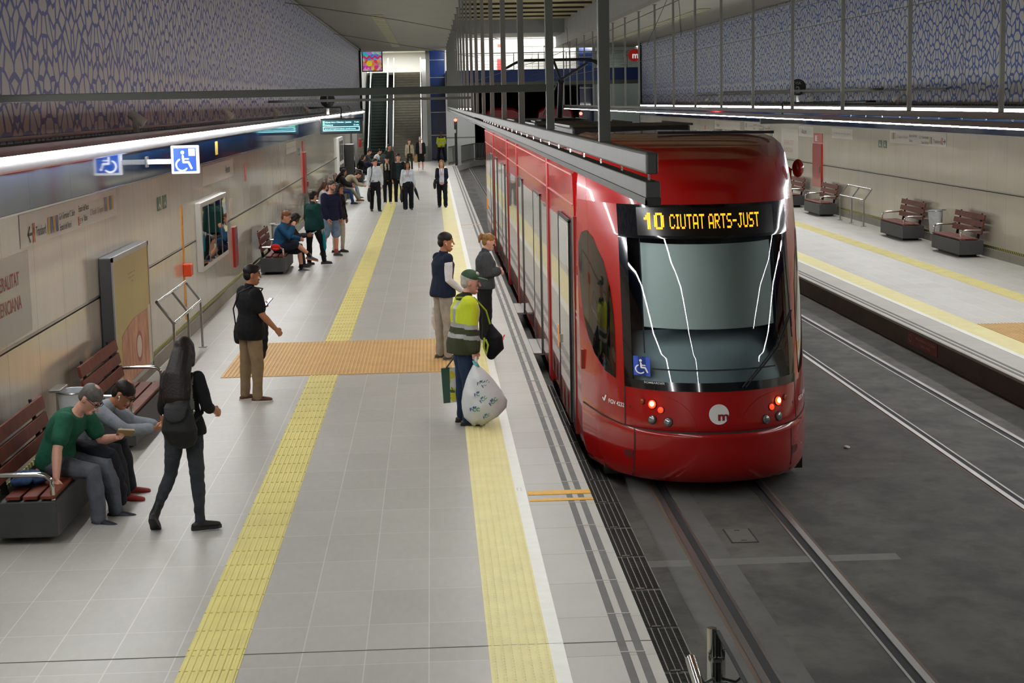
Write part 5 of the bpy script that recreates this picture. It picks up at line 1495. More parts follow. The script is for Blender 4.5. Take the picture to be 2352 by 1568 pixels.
    if face:
        sweep(b, [H(0, .088, .022), H(0, .104, -.014), H(0, .116, -.036)], [(.010*hs, .010*hs), (.012*hs, .012*hs), (.017*hs, .013*hs)], 8, side=[hr]*3)
        for q in (-1, 1):
            b.ball(H(q*.030, .084, .030), (.026*hs, .014*hs, .010*hs), 8, 6, HM)
            b.ball(H(q*.074, -.012, -.012), (.013*hs, .022*hs, .034*hs), 8, 6, HM)
        b.ball(H(0, .088, -.066), (.026*hs, .014*hs, .013*hs), 8, 6, HM); b.ball(H(0, .082, -.104), (.024*hs, .018*hs, .016*hs), 8, 6, HM)
    for i, (shp, el, wr, f_) in enumerate(A):
        k = build*(0.9 if fem else 1.0)*s*(.86 if (top or {}).get('sleeve', 'long') == 'long' else 1.0)
        sweep(b, [shp, shp+(el-shp)*.5, el, el+(wr-el)*.3, wr], [.050*k, .046*k, .040*k, .042*k, .029*s*build], 10)
    for hp, kn, an, fd in Lg:
        k = s*build*(1.0 if short else .80)
        sweep(b, [hp, hp+(kn-hp)*.45, kn, kn+(an-kn)*.3, an, an-V(0, 0, .03*s)], [.082*k, .074*k, .054*k, .057*k, .036*k, .034*k], 10)
    hands = MB()
    for i, (shp, el, wr, f_) in enumerate(A):
        q = (-1, 1)[i]
        pn = (pnL, pnR)[i]
        pn = nrm(pn) if pn else -rt1*q*1.0
        if abs(pn.dot(f_)) > .9: pn = V(0, .2, -1)
        # thumb leaves the side of the palm that is forward when the arm hangs
        ts = f_.cross(pn)*q
        hand(hands, wr, f_, pn, s, grip[i], ts)
    if near == 0:
        b.add(hands.v, hands.f); me = remesh(sh_mb(b), .0068, 2)
    else:
        me = remesh(sh_mb(b), vox, 2)
        bm = bmesh.new(); bm.from_mesh(me); sh_mb(hands); vs = [bm.verts.new(p) for p in hands.v]
        for f in hands.f:
            try: bm.faces.new([vs[i] for i in f])
            except ValueError: pass
        bm.to_mesh(me); bm.free()
    mesh_obj('body', me, SKINS[skin], T)
    # ---- face details
    if face and near < 2:
        e = MB()
        for q in (-1, 1): e.ball(H(q*.031, .0915, .012), (.013*hs, .007*hs, .0065*hs), 8, 6, HM)
        sh_mb(e).build('eyes', M_eye, T, smooth=True, local=True)
        e = MB()
        for q in (-1, 1): sweep(e, [H(q*.016, .099, .033), H(q*.034, .094, .038), H(q*.050, .078, .032)], [.004*hs, .005*hs, .003*hs], 6)
        sh_mb(e).build('eyebrows', HAIR[hair[1]], T, smooth=True, local=True)
        e = MB(); e.ball(H(0, .098, -.066), (.023*hs, .008*hs, .007*hs), 8, 6, HM); sh_mb(e).build('mouth', M_lip, T, smooth=True, local=True)
    # ---- hair
    st = hair[0]
    hb = MB(); tp_g = (top or {}).get('g', .012)
    if st != 'bald':
        fr = .0 if st in ('short', 'crop') else .004
        hb.ball(H(0, -.010 if st == 'crop' else -.016, .050), ((.083)*hs, (.105)*hs, (.084 if st != 'crop' else .083)*hs), 16, 12, HM)
        hb.ball(H(0, -.052, -.012), (.073*hs, .062*hs, .074*hs), 12, 10, HM)
        if st in ('short', 'bob'):
            hb.ball(H(0, .052, .092), (.058*hs, .045*hs, .030*hs), 10, 8, HM)
        if st in ('long', 'bob', 'curly', 'mid'):
            Ln = {'long': .50, 'bob': .14, 'curly': .30, 'mid': .30}[st]
            wd = {'long': .115, 'bob': .085, 'curly': .125, 'mid': .10}[st]
            for q in (-1, 1): sweep(hb, [H(q*.055, .02, .06), H(q*.082, .0, -.03), H(q*.085, -.02, -.12)], [(.03*hs, .028*hs), (.024*hs, .040*hs), (.026*hs, .035*hs)], 8, side=[hr]*3)
            b0 = H(0, -.075, -.02); bk = -fw1
            dz = V(0, 0, -1); dn = nrm(dz-up1*.6)
            out = .030*s+tp_g
            sweep(hb, [H(0, -.05, .04), b0, N-up1*.02*s+bk*(.085*s+out), N-up1*(.02+Ln*.42)*s+bk*(.125*s+out), N-up1*(.0+Ln*.82)*s+bk*(.115*s+out)], [(.080*hs, .052*hs), (.092*hs, .054*hs), (wd*hs, .050*hs), (wd*1.1*hs, .046*hs), (wd*.66*hs, .026*hs)], 12, side=[hr, hr, rt1, rt1, rt1])
            if st == 'long':      # loose locks spreading over the back
                rnd = random.Random(8)
                for k in range(15):
                    x = -1+2*k/14; jx = rnd.uniform(-.015, .015); ln = Ln*(.62+.34*rnd.random()-.18*abs(x)); w2 = rnd.uniform(.014, .022)
                    sweep(hb, [H(x*.070, -.055, .02), H(x*.088, -.075+.03*abs(x), -.07), N-up1*.03*s+rt1*(x*.115+jx)*s+bk*(.098-.03*abs(x))*s+bk*out, N-up1*(ln*.5)*s+rt1*(x*.135+jx*2)*s+bk*(.135-.035*abs(x))*s+bk*out, N-up1*ln*s+rt1*(x*.125-jx)*s+bk*(.12-.03*abs(x)+rnd.uniform(-.01, .02))*s+bk*out], [.018*s, w2*1.15*s, w2*1.2*s, w2*s, .007*s], 7)
            if st == 'curly':
                rnd = random.Random(5)
                for k in range(16): hb.ball(H(rnd.uniform(-.10, .10), rnd.uniform(-.12, .02), rnd.uniform(-.16, .12)), .035*hs, 8, 6)
        if st == 'tail':
            sweep(hb, [H(0, -.10, .075), H(0, -.135, .09), H(0, -.155, .04), H(0, -.15, -.05)], [.018*hs, .030*hs, .034*hs, .014*hs], 10)
            hb.ball(H(0, .055, .085), (.055*hs, .042*hs, .026*hs), 10, 8, HM)
        me = remesh(sh_mb(hb), max(vox, .009), 3); mesh_obj('hair', me, HAIR[hair[1]], T)
    if 'beard' in extras:
        e = MB(); e.ball(H(0, .052, -.092), (.050*hs, .046*hs, .036*hs), 12, 8, HM); e.ball(H(0, .098, -.052), (.026*hs, .010*hs, .008*hs), 8, 6, HM)
        for q in (-1, 1): sweep(e, [H(q*.068, .01, -.02), H(q*.060, .035, -.075), H(q*.03, .07, -.105)], [.012*hs, .016*hs, .018*hs], 8)
        mesh_obj('beard', remesh(sh_mb(e), max(vox, .010), 2), HAIR['grey'] if hair[1] != 'white' else HAIR['white'], T)
    if 'glasses' in extras:
        e = MB()
        for q in (-1, 1):
            e.tube([H(q*.033+.024*math.cos(t*PI/6), .104, .010+.018*math.sin(t*PI/6)) for t in range(13)], .0028*hs, 5, caps=False); e.tube([H(q*.057, .100, .014), H(q*.080, .0, .012)], .0025*hs, 5)
        e.tube([H(-.010, .108, .012), H(.010, .108, .012)], .0025*hs, 5)
        sh_mb(e).build('glasses', M_dark, T, local=True)
    if 'earbud' in extras:
        e = MB(); e.ball(H(.086, .0, -.02), (.008*hs, .008*hs, .010*hs), 8, 6); e.tube([H(.088, .006, -.024), H(.086, .014, -.050)], .004*hs, 6); sh_mb(e).build('earbud', M_white, T, smooth=True, local=True)
    for ex in extras:
        if isinstance(ex, tuple) and ex[0] == 'cap':
            e = MB(); e.ball(H(0, -.010, .062), (.086*hs, .108*hs, .080*hs), 16, 10, HM); me = remesh(sh_mb(e), max(vox, .009), 2); mesh_obj('cap', me, ex[1], T)
            e = MB(); pts = [(-.076, .07), (-.070, .14), (-.040, .185), (0, .198), (.040, .185), (.070, .14), (.076, .07)]
            e.prism([H(x, y, .066-.20*(y-.07)-.9*x*x) for x, y in pts], tuple(HM @ V(0, 0, -.012*hs))); sh_mb(e).build('cap_peak', ex[1], T, local=True, bevel=.003)
    # ---- trousers / skirt
    lg = legs or {}; tp0 = top or {}
    lm = lg.get('m') or fabric('trousers_dark', '#1c1e24')
    k = s*build; g = lg.get('g', .012)
    b = MB(); torso(b, (.016 if tp0.get('tuck') else .002)+g*.25, low=-.085, hip_only=True)
    for hp, kn, an, fd in Lg:
        tp = lg.get('taper', .062)
        if short: sweep(b, [hp, hp+(kn-hp)*.5, hp+(kn-hp)*.95], [.092*k+g, .088*k+g, .080*k+g], 10)
        elif lg.get('len') == 'skirt': pass
        else: sweep(b, [hp, hp+(kn-hp)*.45, kn, kn+(an-kn)*.35, kn+(an-kn)*.75, an+(an-kn)*lg.get('drop', .02)], [.088*k+g, .078*k+g, .058*k+g, .058*k+g, tp*k*.86+g*.6, tp*k*.84+g*.6], 12)
    if lg.get('len') == 'skirt':
        c = (Lg[0][1]+Lg[1][1])/2; sweep(b, [P+up0*.02*s, (Lg[0][0]+Lg[1][0])/2, c], [(hw+.02, dp+.02), (hw+.03, dp+.04), (hw+.03, dp+.04)], 14, side=[rt0]*3)
    me = remesh(sh_mb(b), cvox, 2)
    # cloth creases
    me_noise(me, .006 if near == 0 else .004, 9.0, len(label)*7)
    mesh_obj('trousers' if not short else 'shorts', me, lm, T)
    # ---- top
    tp = top or {}
    g = tp.get('g', .012); hem = .03 if tp.get('tuck') else tp.get('hem', -.07)
    b = MB(); torso(b, g, low=hem, fl=0.0 if tp.get('tuck') else .024)
    if tp.get('collar'): sweep(b, [N-up1*.03*s, N+nk*.025*s], [(.078*s, .074*s), (.066*s, .066*s)], 12, side=rt1)
    for shp, el, wr, f_ in A:
        ks = build*(0.9 if fem else 1.0)*s
        b.ball(shp, .050*ks+g*.9, 10, 8)
        sl = tp.get('sleeve', 'long')
        if sl == 'short': sweep(b, [shp, shp+(el-shp)*.5, shp+(el-shp)*.68], [.056*ks+g, .056*ks+g, .056*ks+g], 12)
        elif sl == 'elbow': sweep(b, [shp, shp+(el-shp)*.5, el, el+(wr-el)*.25], [.060*ks+g, .055*ks+g, .050*ks+g, .046*ks+g], 12)
        elif sl == 'long': sweep(b, [shp, shp+(el-shp)*.5, el, el+(wr-el)*.4, el+(wr-el)*.93], [.058*ks+g, .052*ks+g, .046*ks+g, .045*ks+g, .034*ks+g], 12)
    me = remesh(sh_mb(b), cvox, 2); me_noise(me, .006 if near == 0 else .004, 8.0, 3)
    zone = tp.get('zone')
    zf = None
    if zone:
        def zf(c):
            p = c-off
            tt = (p-P).dot(up)/s; xx = p.dot(rt1)/s
            arm = max(0.0, abs((p-N).dot(rt1))-sw*.86)
            return zone(tt, xx, (p-P).dot(fw1)/s, arm, p)
    mesh_obj(tp.get('name', 'shirt'), me, tp.get('m') or fabric('shirt_grey', '#777777'), T, zf)
    if tp.get('sleeves'):   # sleeves of another colour under a vest
        b = MB()
        for shp, el, wr, f_ in A:
            ks = build*s; b.ball(shp, .054*ks+.008, 10, 8); sweep(b, [shp, shp+(el-shp)*.5, el, el+(wr-el)*.4, el+(wr-el)*.95], [.056*ks+.008, .052*ks+.008, .046*ks+.008, .044*ks+.008, .034*ks+.008], 12)
        me = remesh(sh_mb(b), cvox, 2); mesh_obj('sleeves', me, tp['sleeves'], T)
    # ---- shoes
    um = mat('shoe_'+shoes[0][1:], shoes[0], .6, noise=.08, nscale=20); sm = mat('sole_'+shoes[1][1:], shoes[1], .6)
    boot = len(shoes) > 2 and shoes[2] == 'boot'
    for hp, kn, an, fd in Lg:
        fr_ = nrm(fd.cross(V(0, 0, 1))); fu = nrm(fr_.cross(fd))
        F = lambda f, u: an+fd*f*s+fu*u*s
        b = MB()
        sweep(b, [F(-.055, -.052), F(-.02, -.045), F(.05, -.046), F(.115, -.052), F(.162, -.056)], [(.034*s, .032*s), (.040*s, .038*s), (.043*s, .038*s), (.047*s, .031*s), (.038*s, .025*s)], 10, side=[fr_]*5)
        sweep(b, [F(0, -.05), an+(kn-an)*(.02 if not boot else .28)], [(.042*s, .048*s), (.042*s, .046*s)], 10, side=[fr_]*2)
        me = remesh(sh_mb(b), max(.009, vox*.8), 2); so = mesh_obj('shoe', me, um, T)
        b = MB(); pts = [(-.088, .0), (-.080, .026), (-.04, .036), (.03, .040), (.10, .049), (.16, .042), (.192, .018), (.196, 0)]
        ring_ = pts+[(x, -y) for x, y in pts[::-1][1:-1]]
        th = .030 if boot else .024
        b.prism([F(x, -.088+th*.9)+fr_*y*s for x, y in ring_], tuple(-fu*(th)*s)); sh_mb(b).build('sole', sm, so, local=True)
    if sock:
        for hp, kn, an, fd in Lg:
            b = MB(); sweep(b, [an-V(0, 0, .03*s), an+(kn-an)*.20], [.043*s, .045*s], 10); sh_mb(b).build('sock', sock, T, local=True, smooth=True)
    M = T.matrix_basis.copy()
    T_w = Matrix.Translation(T.location) @ Euler((0, 0, -R(heading))).to_matrix().to_4x4()
    W_ = lambda p: T_w @ (p+off)
    return dict(T=T, W=W_, N=N, P=P, mid=mid, A=A, L=Lg, H=H, up=up1, fw=fw1, rt=rt1, s=s, HM=HM)

def me_noise(me, amp, freq, seed):
    """soft creases: a few crossed sine waves pushed along the normals"""
    import numpy as np
    n = len(me.vertices); co = np.empty(n*3, 'f'); me.vertices.foreach_get('co', co); nn = np.empty(n*3, 'f'); me.vertices.foreach_get('normal', nn)
    co = co.reshape(-1, 3); nn = nn.reshape(-1, 3); rg = np.random.RandomState(int(seed) % 1000); d = np.zeros(n)
    for k in range(7):
        w = rg.normal(size=3); w = w/np.linalg.norm(w)*freq*(1.6+k*.9); w[2] *= 1.5
        d += np.sin(co @ w+rg.rand()*6.28+1.5*np.sin(co @ (rg.normal(size=3)*freq*.8)+k))/(1+.45*k)
    co += nn*(d*amp*.5)[:, None]
    me.vertices.foreach_set('co', co.ravel()); me.update()
def blob(name, pts, m, label, cat, vox=.01, noise=.006, freq=10, **k):
    """a soft thing from a list of sweeps/balls given as callables on a mesh"""
    b = MB()
    for f in pts: f(b)
    me = remesh(b, vox, 3); me_noise(me, noise, freq, 11)
    o = mesh_obj(name, me, m, None); return tag(o, label, cat, **k)
F_ = fabric
denim = lambda n, c: fabric('denim_'+n, c, .28, .3, 30)
# ---- near left bench: reader in green
seat = .535
p1 = person('man in green t-shirt bending over a small notebook on the nearest bench', (-3.47, 14.98), 104, 1.76, lean=30, twist=4, look=(42, 10), hipz=seat,
    aR=((.50, -.05, -.85), (.42, .12, -.90)), aL=((-.10, .45, -.85), (.50, .80, .22)), lL=((-.10, 1, -.10), (.02, .16, -1), -5, 0), lR=((.10, 1, -.10), (.06, .10, -1), 12, 0),
    skin='pink', hair=('crop', 'grey'), top=dict(m=F_('green', '#235a45'), sleeve='short', g=.020), legs=dict(m=F_('slate', '#5d6068', bscale=26), g=.016), shoes=('#1c2333', '#c9c9c6'),
    grip=(.75, .25), pnL=(.5, -.3, .6), pnR=(0, .3, -1), build=1.08, extras=('glasses',), curve=.9)
p2 = person('young man with glasses hunched over his phone beside the man in green', (-3.46, 15.72), 92, 1.76, lean=46, look=(38, 4), hipz=seat,
    aR=((.10, .85, -.62), (-.42, .90, -.05)), aL=((-.10, .85, -.62), (.42, .90, -.05)), lL=((-.14, 1, -.05), (-.05, .10, -1), -10, 0), lR=((.12, 1, -.05), (.02, .14, -1), 4, 0),
    skin='tan', hair=('crop', 'dark'), top=dict(m=F_('pale_blue', '#8b9199'), g=.018, collar=True), legs=dict(m=F_('charcoal', '#2d2f34'), g=.012), shoes=('#9c2a26', '#d8d3c4'),
    grip=(.7, .7), pnL=(.4, -.2, .8), pnR=(-.4, -.2, .8), extras=('glasses', 'earbud'), curve=.9)
p3 = person('woman seen from behind with very long dark hair and a black backpack', (-2.20, 14.33), 18, 1.64, 'f', lean=2, look=(14, -6),
    aL=((-.28, .06, -1), (-.10, .30, -1)), aR=((.34, -.05, -1), (-.10, .85, -.30)), lL=((-.20, .06, -1), (-.36, -.22, -.92), -14, 42), lR=((.02, .03, -1), (.03, -.02, -1), 52, 0),
    skin='tan', hair=('long', 'dark'), top=dict(m=[F_('heather', '#8b8d90'), F_('black', '#141416')], sleeve='elbow', g=.012, zone=lambda t, x, y, arm, p: 1 if arm > 0.004 else 0),
    legs=dict(m=denim('charcoal', '#34373c'), g=.004, taper=.050), shoes=('#121212', '#1a1a1a', 'boot'), grip=(.5, .6), face=True)
p4 = person('man in black polo shirt and khaki trousers seen from behind', (-2.32, 20.78), 58, 1.67, lean=1, look=(4, 12),
    aR=((.16, .22, -1), (.10, .70, -.80)), aL=((-.18, .0, -1), (.15, .95, .18)), lL=((-.05, -.06, -1), (-.02, -.06, -1), -4, 0), lR=((.05, .06, -1), (.02, -.05, -1), 28, 0),
    skin='tan', hair=('short', 'black'), top=dict(m=F_('black', '#141416'), sleeve='short', g=.026, collar=True, hem=-.14), legs=dict(m=F_('khaki', '#887458', bscale=18), g=.014), shoes=('#5a2e20', '#d6d2c6'), grip=(.9, .55), pnL=(0, 0, 1), build=1.08)
olive, hiv, band, collar = F_('olive', '#3d412c'), mat('hivis_yellow', '#c4d21c', .7, noise=.08, bump=.2, bscale=24, emit=.0), mat('reflective_band', '#a6a8a6', .4, .2), F_('dark_collar', '#2c3026')
def zone5(t, x, y, arm, p):
    if arm < .02:
        if t > .475: return 3
        if .175 < t < .225 or .055 < t < .105: return 2
        if t > .2 and (abs(abs(x)-.105) < .022): return 2
        return 1 if t > .2 else 0
    a = t
    if .175 < a < .225 or .055 < a < .105: return 2
    return 1 if a > .2 else 0
p5 = person('man in yellow and olive reflective jacket and green cap carrying bags', (.30, 18.86), 80, 1.72, lean=5, look=(6, 8),
    aR=((.14, .02, -1), (.02, .14, -1)), aL=((-.14, -.16, -1), (-.02, -.05, -1)), lL=((-.05, .0, -1), (-.02, -.03, -1), -10, 0), lR=((.05, .05, -1), (.02, -.04, -1), 10, 0),
    skin='pink', hair=('short', 'white'), top=dict(m=[olive, hiv, band, collar], g=.040, collar=True, hem=-.13, zone=zone5, name='jacket'), legs=dict(m=denim('blue', '#24324a'), g=.014), shoes=('#2d2722', '#1d1a18'),
    grip=(1.0, 1.0), build=1.10, extras=(('cap', F_('cap_green', '#3d5640')),))
p6 = person('man in quilted navy vest over a white shirt, facing the tram', (.10, 23.75), 66, 1.78, lean=2, look=(2, 22),
    aR=((.16, -.06, -1), (.0, .75, -.62)), aL=((-.18, -.02, -1), (-.03, .05, -1)), lL=((-.06, .0, -1), (-.02, -.03, -1), -6, 0), lR=((.05, .05, -1), (.02, -.03, -1), 8, 0),
    skin='tan', hair=('crop', 'dark'), top=dict(m=F_('navy', '#1a2438', bscale=14), sleeve='none', g=.034, collar=True, name='vest', sleeves=F_('white_sleeve', '#d8d9da')), legs=dict(m=F_('stone', '#9b968c'), g=.014), shoes=('#4a4038', '#8a8478'), grip=(.9, .6), extras=('earbud',), near=0)
p7 = person('girl with blond ponytail in charcoal fleece jacket by the platform edge', (.74, 25.35), 84, 1.63, 'f', lean=3, look=(14, 4),
    aR=((.18, .10, -1), (-.60, .62, .12)), aL=((-.18, .12, -1), (.60, .62, .0)), lL=((-.04, .0, -1), (-.02, -.03, -1), -4, 0), lR=((.04, .04, -1), (.02, -.04, -1), 6, 0),
    skin='pink', hair=('tail', 'blond'), top=dict(m=F_('charcoal_fleece', '#3e4145'), g=.036, collar=True, name='jacket'), legs=dict(m=F_('black_trousers', '#17181a'), g=.026, taper=.075), shoes=('#c9c5ba', '#d8d5cc'), grip=(.7, .7), near=0)
# ---- bench with the man in blue
p8 = person('man in blue jacket and navy shorts with crossed bare legs on the bench', (-3.46, 37.30), 98, 1.76, lean=14, look=(14, 6), hipz=seat,
    aR=((.06, .62, -.72), (-.22, .30, .92)), aL=((-.12, .45, -.85), (.45, .85, -.1)), lL=((-.08, 1, -.08), (.0, .10, -1), 0, 0), lR=((-.02, .95, .26), (-.30, .62, -.62), -8, 14),
    skin='fair', hair=('short', 'ginger'), top=dict(m=F_('blue_jacket', '#1f4f74'), g=.026, collar=True, name='jacket'), legs=dict(m=F_('navy_shorts', '#1c2030'), g=.024, len='shorts'), shoes=('#4a5058', '#b5642f'), sock=F_('black_sock', '#161616'), near=1, grip=(.6, .9))
p9 = person('dark haired person in dark top looking down at a tablet, behind the man in blue', (-3.46, 38.15), 92, 1.66, 'f', lean=26, look=(34, 0), hipz=seat,
    aR=((.08, .6, -.78), (-.15, .95, .05)), aL=((-.08, .6, -.78), (.15, .95, .05)), lL=((-.1, 1, -.08), (0, .12, -1), 0, 0), lR=((.1, 1, -.08), (0, .12, -1), 0, 0),
    skin='brown', hair=('bob', 'black'), top=dict(m=F_('dark_plum', '#2a2328'), g=.016), legs=dict(m=F_('dark_trousers', '#1d1e22'), g=.012), shoes=('#2a2a2c', '#8a8a88'), near=1)
p10 = person('boy in dark teal hooded top seen from behind, standing by the bench', (-2.78, 38.55), 32, 1.66, lean=3, look=(4, 8), twist=8,
    aR=((.16, .05, -1), (.05, .30, -1)), aL=((-.16, .0, -1), (.0, .45, -.9)), lL=((-.06, .0, -1), (-.02, -.05, -1), 0, 0), lR=((.20, .30, -1), (.12, .0, -1), 42, 0),
    skin='fair', hair=('short', 'black'), top=dict(m=F_('teal', '#0b3632'), g=.026, collar=True, hem=-.12, name='hooded_top'), legs=dict(m=F_('black_jeans', '#15161a'), g=.010), shoes=('#26282a', '#3a3a3a'), near=1)
p11 = person('bearded man in navy sweater and pale denim shorts', (-2.50, 40.75), 138, 1.80, lean=3, look=(2, -14),
    aR=((.20, .10, -1), (-.15, .35, -1)), aL=((-.20, .0, -1), (-.05, .25, -1)), lL=((-.05, .10, -1), (-.02, -.06, -1), -8, 0), lR=((.10, -.12, -1), (.02, -.28, -.95), 10, 16),
    skin='fair', hair=('short', 'salt'), top=dict(m=F_('navy_sweater', '#151834'), g=.030, hem=-.11, name='sweater'), legs=dict(m=denim('pale', '#7388a0'), g=.030, len='shorts'), shoes=('#3a3c42', '#77777a'), sock=F_('pink_sock', '#b0504e'), near=1, extras=('beard',), build=1.06)
p12 = person('woman in black jacket and white trousers just behind the man in navy', (-2.36, 41.75), 126, 1.68, 'f', lean=2, look=(8, 0), aR=((.16, .1, -1), (0, .4, -.9)), aL=((-.16, .0, -1), (0, .3, -1)), lL=((-.05, .08, -1), (0, -.08, -1), 0, 0), lR=((.06, -.08, -1), (0, -.12, -1), 0, 0),
    skin='tan', hair=('long', 'black'), top=dict(m=F_('black_jacket', '#121214'), g=.022, hem=-.11, name='jacket'), legs=dict(m=F_('cream_trousers', '#b9b3a4'), g=.006, taper=.052), shoes=('#1a1a1a', '#5a4638'), near=1)
sit = dict(hipz=seat, lL=((-.12, 1, -.08), (0, .16, -1), 0, 0), lR=((.10, 1, -.08), (0, .22, -1), 6, 0), aR=((.10, .5, -.85), (-.35, .85, -.25)), aL=((-.10, .5, -.85), (.35, .85, -.25)))
person('seated woman with brown hair, mostly hidden behind the man in navy', (-3.5, 52.5), 95, 1.66, 'f', lean=12, look=(10, 0), skin='fair', hair=('mid', 'brown'), top=dict(m=F_('white_top', '#c9cacb')), legs=dict(m=denim('mid_blue', '#3d5578')), shoes=('#b9b6ae', '#d0cdc5'), near=2, **sit)
person('seated woman in white top and mustard trousers, brown hair over her face', (-3.46, 53.2), 96, 1.66, 'f', lean=34, look=(34, 0), skin='fair', hair=('mid', 'brown'), top=dict(m=F_('white_top2', '#c4ccd8')), legs=dict(m=F_('mustard', '#a8823e')), shoes=('#b9b6ae', '#d0cdc5'), near=2, **sit)
person('seated woman in tan cardigan and blue jeans beside the one in white', (-3.46, 53.95), 98, 1.66, 'f', lean=16, look=(4, 12), skin='tan', hair=('mid', 'blond'), top=dict(m=F_('tan_cardigan', '#9c8468')), legs=dict(m=denim('mid_blue', '#3d5578')), shoes=('#cfccc4', '#e0ddd6'), near=2, **sit)
person('seated woman with big black curly hair, black jacket and blue jeans', (-3.46, 62.2), 92, 1.68, 'f', lean=16, look=(8, 10), skin='tan', hair=('curly', 'black'), top=dict(m=F_('black_coat', '#131315'), g=.026), legs=dict(m=denim('deep_blue', '#2b3f66')), shoes=('#1a1a1a', '#2a2a2a'), near=2, **sit)
person('seated person in beige trousers and tan boots behind the curly haired woman', (-3.46, 63.0), 88, 1.76, lean=6, look=(6, 0), hipz=seat, aR=sit['aR'], aL=sit['aL'], lL=((-.1, 1, -.05), (0, .55, -.85), 0, 0), lR=((.1, 1, -.05), (0, .62, -.8), 4, 0),
    skin='tan', hair=('short', 'black'), top=dict(m=F_('black_coat2', '#17171a'), g=.022), legs=dict(m=F_('beige_trousers', '#9c9077'), g=.012), shoes=('#a06a2c', '#7a5426', 'boot'), near=2)
person('man in beige sweater and pale jeans bent forward on the bench', (-3.44, 66.2), 86, 1.76, lean=56, look=(40, 0), skin='fair', hair=('short', 'dark'), top=dict(m=F_('beige_sweater', '#a2967c'), g=.026), legs=dict(m=denim('pale_jeans', '#8c9aa8')), shoes=('#3a3a3c', '#8a8a8a'), near=2, curve=.9, **sit)
person('girl in black with long dark hair sitting at the far left wall', (-3.40, 79.7), 92, 1.62, 'f', lean=12, look=(10, 0), skin='fair', hair=('long', 'black'), top=dict(m=F_('black_dress', '#111114')), legs=dict(m=F_('dark_tights', '#1b1c20')), shoes=('#1a1a1a', '#2a2a2a'), near=2, **sit)
person('man in dark purple top bending forward on the far bench', (-3.3, 80.8), 88, 1.78, lean=58, look=(30, 0), skin='tan', hair=('short', 'dark'), top=dict(m=F_('purple_top', '#1d1a34'), g=.026), legs=dict(m=F_('dark_trousers2', '#1b1c22')), shoes=('#1c1c1e', '#5a5a5a'), near=2, curve=.9, **sit)
person('farthest seated person in white top with dark hair, far left bench', (-3.05, 88.9), 92, 1.74, lean=24, look=(24, 0), skin='fair', hair=('short', 'black'), top=dict(m=F_('white_top3', '#d2d4d6')), legs=dict(m=F_('dark_trousers3', '#1f2026')), shoes=('#1c1c1e', '#5a5a5a'), near=2, **sit)
person('far seated person in grey top next to the wall, dark hair', (-3.5, 88.1), 92, 1.74, lean=18, look=(24, 0), skin='fair', hair=('short', 'dark'), top=dict(m=F_('grey_top', '#4a4b52')), legs=dict(m=F_('dark_trousers4', '#1f2026')), shoes=('#1c1c1e', '#5a5a5a'), near=2, **sit)
# ---- walking staff and passengers
wk = dict(lL=((-.05, .16, -1), (-.01, -.02, -1), -6, 0), lR=((.04, -.10, -1), (.01, -.22, -1), 8, 12))
wk2 = dict(lL=((-.04, -.10, -1), (0, -.24, -1), -6, 12), lR=((.04, .16, -1), (0, -.02, -1), 8, 0))
white_shirt = F_('white_shirt', '#cdd2d8')
p17 = person('man in white shirt and black trousers walking with a dark briefcase', (-1.98, 57.6), 168, 1.76, lean=1, look=(2, -22), aR=((.16, .02, -1), (.02, .12, -1)), aL=((-.20, -.02, -1), (-.05, .10, -1)), skin='fair', hair=('short', 'dark'), top=dict(m=white_shirt, g=.018, collar=True, tuck=1), legs=dict(m=F_('black_suit', '#15171c'), g=.016), shoes=('#151515', '#1a1a1a'), near=1, **wk)
person('person in cap and cream sleeves with black body warmer behind the white shirt', (-1.66, 61.6), 174, 1.72, lean=1, look=(4, -8), skin='fair', hair=('short', 'dark'), top=dict(m=[F_('black_vest', '#17171a'), F_('cream_sleeve', '#a89f8c')], g=.026, collar=True, zone=lambda t, x, y, arm, p: 1 if arm > .004 or abs(abs(x)-.06) < .03 and t > .3 else 0, name='vest'), legs=dict(m=F_('black_trousers3', '#151619')), shoes=('#c9c6bd', '#dcd9d0'), near=1, extras=(('cap', F_('cap_black', '#1a1a1c')),), **wk2)
person('man in black jacket over dark green shirt walking beside the woman in white', (-1.24, 61.4), 178, 1.80, lean=1, look=(0, 0), skin='fair', hair=('short', 'dark'), top=dict(m=[F_('black_bomber', '#131416'), F_('dark_green', '#1a2c2c')], g=.028, zone=lambda t, x, y, arm, p: 1 if arm < .004 and abs(x) < .075 and y > 0 else 0, name='jacket'), legs=dict(m=F_('black_trousers4', '#141518')), shoes=('#cfccc4', '#e2dfd8'), near=1, **wk)
p20 = person('woman in white shirt and black trousers walking with a bag and umbrella', (-.86, 57.9), 176, 1.64, 'f', lean=1, look=(-2, -10), aR=((.22, .0, -1), (.05, .1, -1)), aL=((-.26, -.05, -1), (-.05, .12, -1)), skin='tan', hair=('mid', 'dark'), top=dict(m=white_shirt, g=.018, tuck=1), legs=dict(m=F_('black_suit', '#15171c'), g=.026, taper=.078), shoes=('#1c1c1c', '#c9c9c9'), near=1, build=1.08, **wk2)
p21 = person('blond woman in navy cardigan with hands clasped near the platform edge', (.32, 58.9), 182, 1.62, 'f', lean=1, look=(-2, 0), aR=((.14, .10, -1), (-.48, .45, -.70)), aL=((-.14, .10, -1), (.48, .45, -.70)), skin='pink', hair=('mid', 'blond'), top=dict(m=[F_('navy_cardigan', '#191b28'), white_shirt], g=.022, zone=lambda t, x, y, arm, p: 1 if arm < .002 and abs(x) < .085 and y > 0 else 0, name='cardigan'), legs=dict(m=F_('black_suit', '#15171c'), g=.022, taper=.07), shoes=('#1c1c1c', '#2a2a2a'), near=1, build=1.05, **wk)
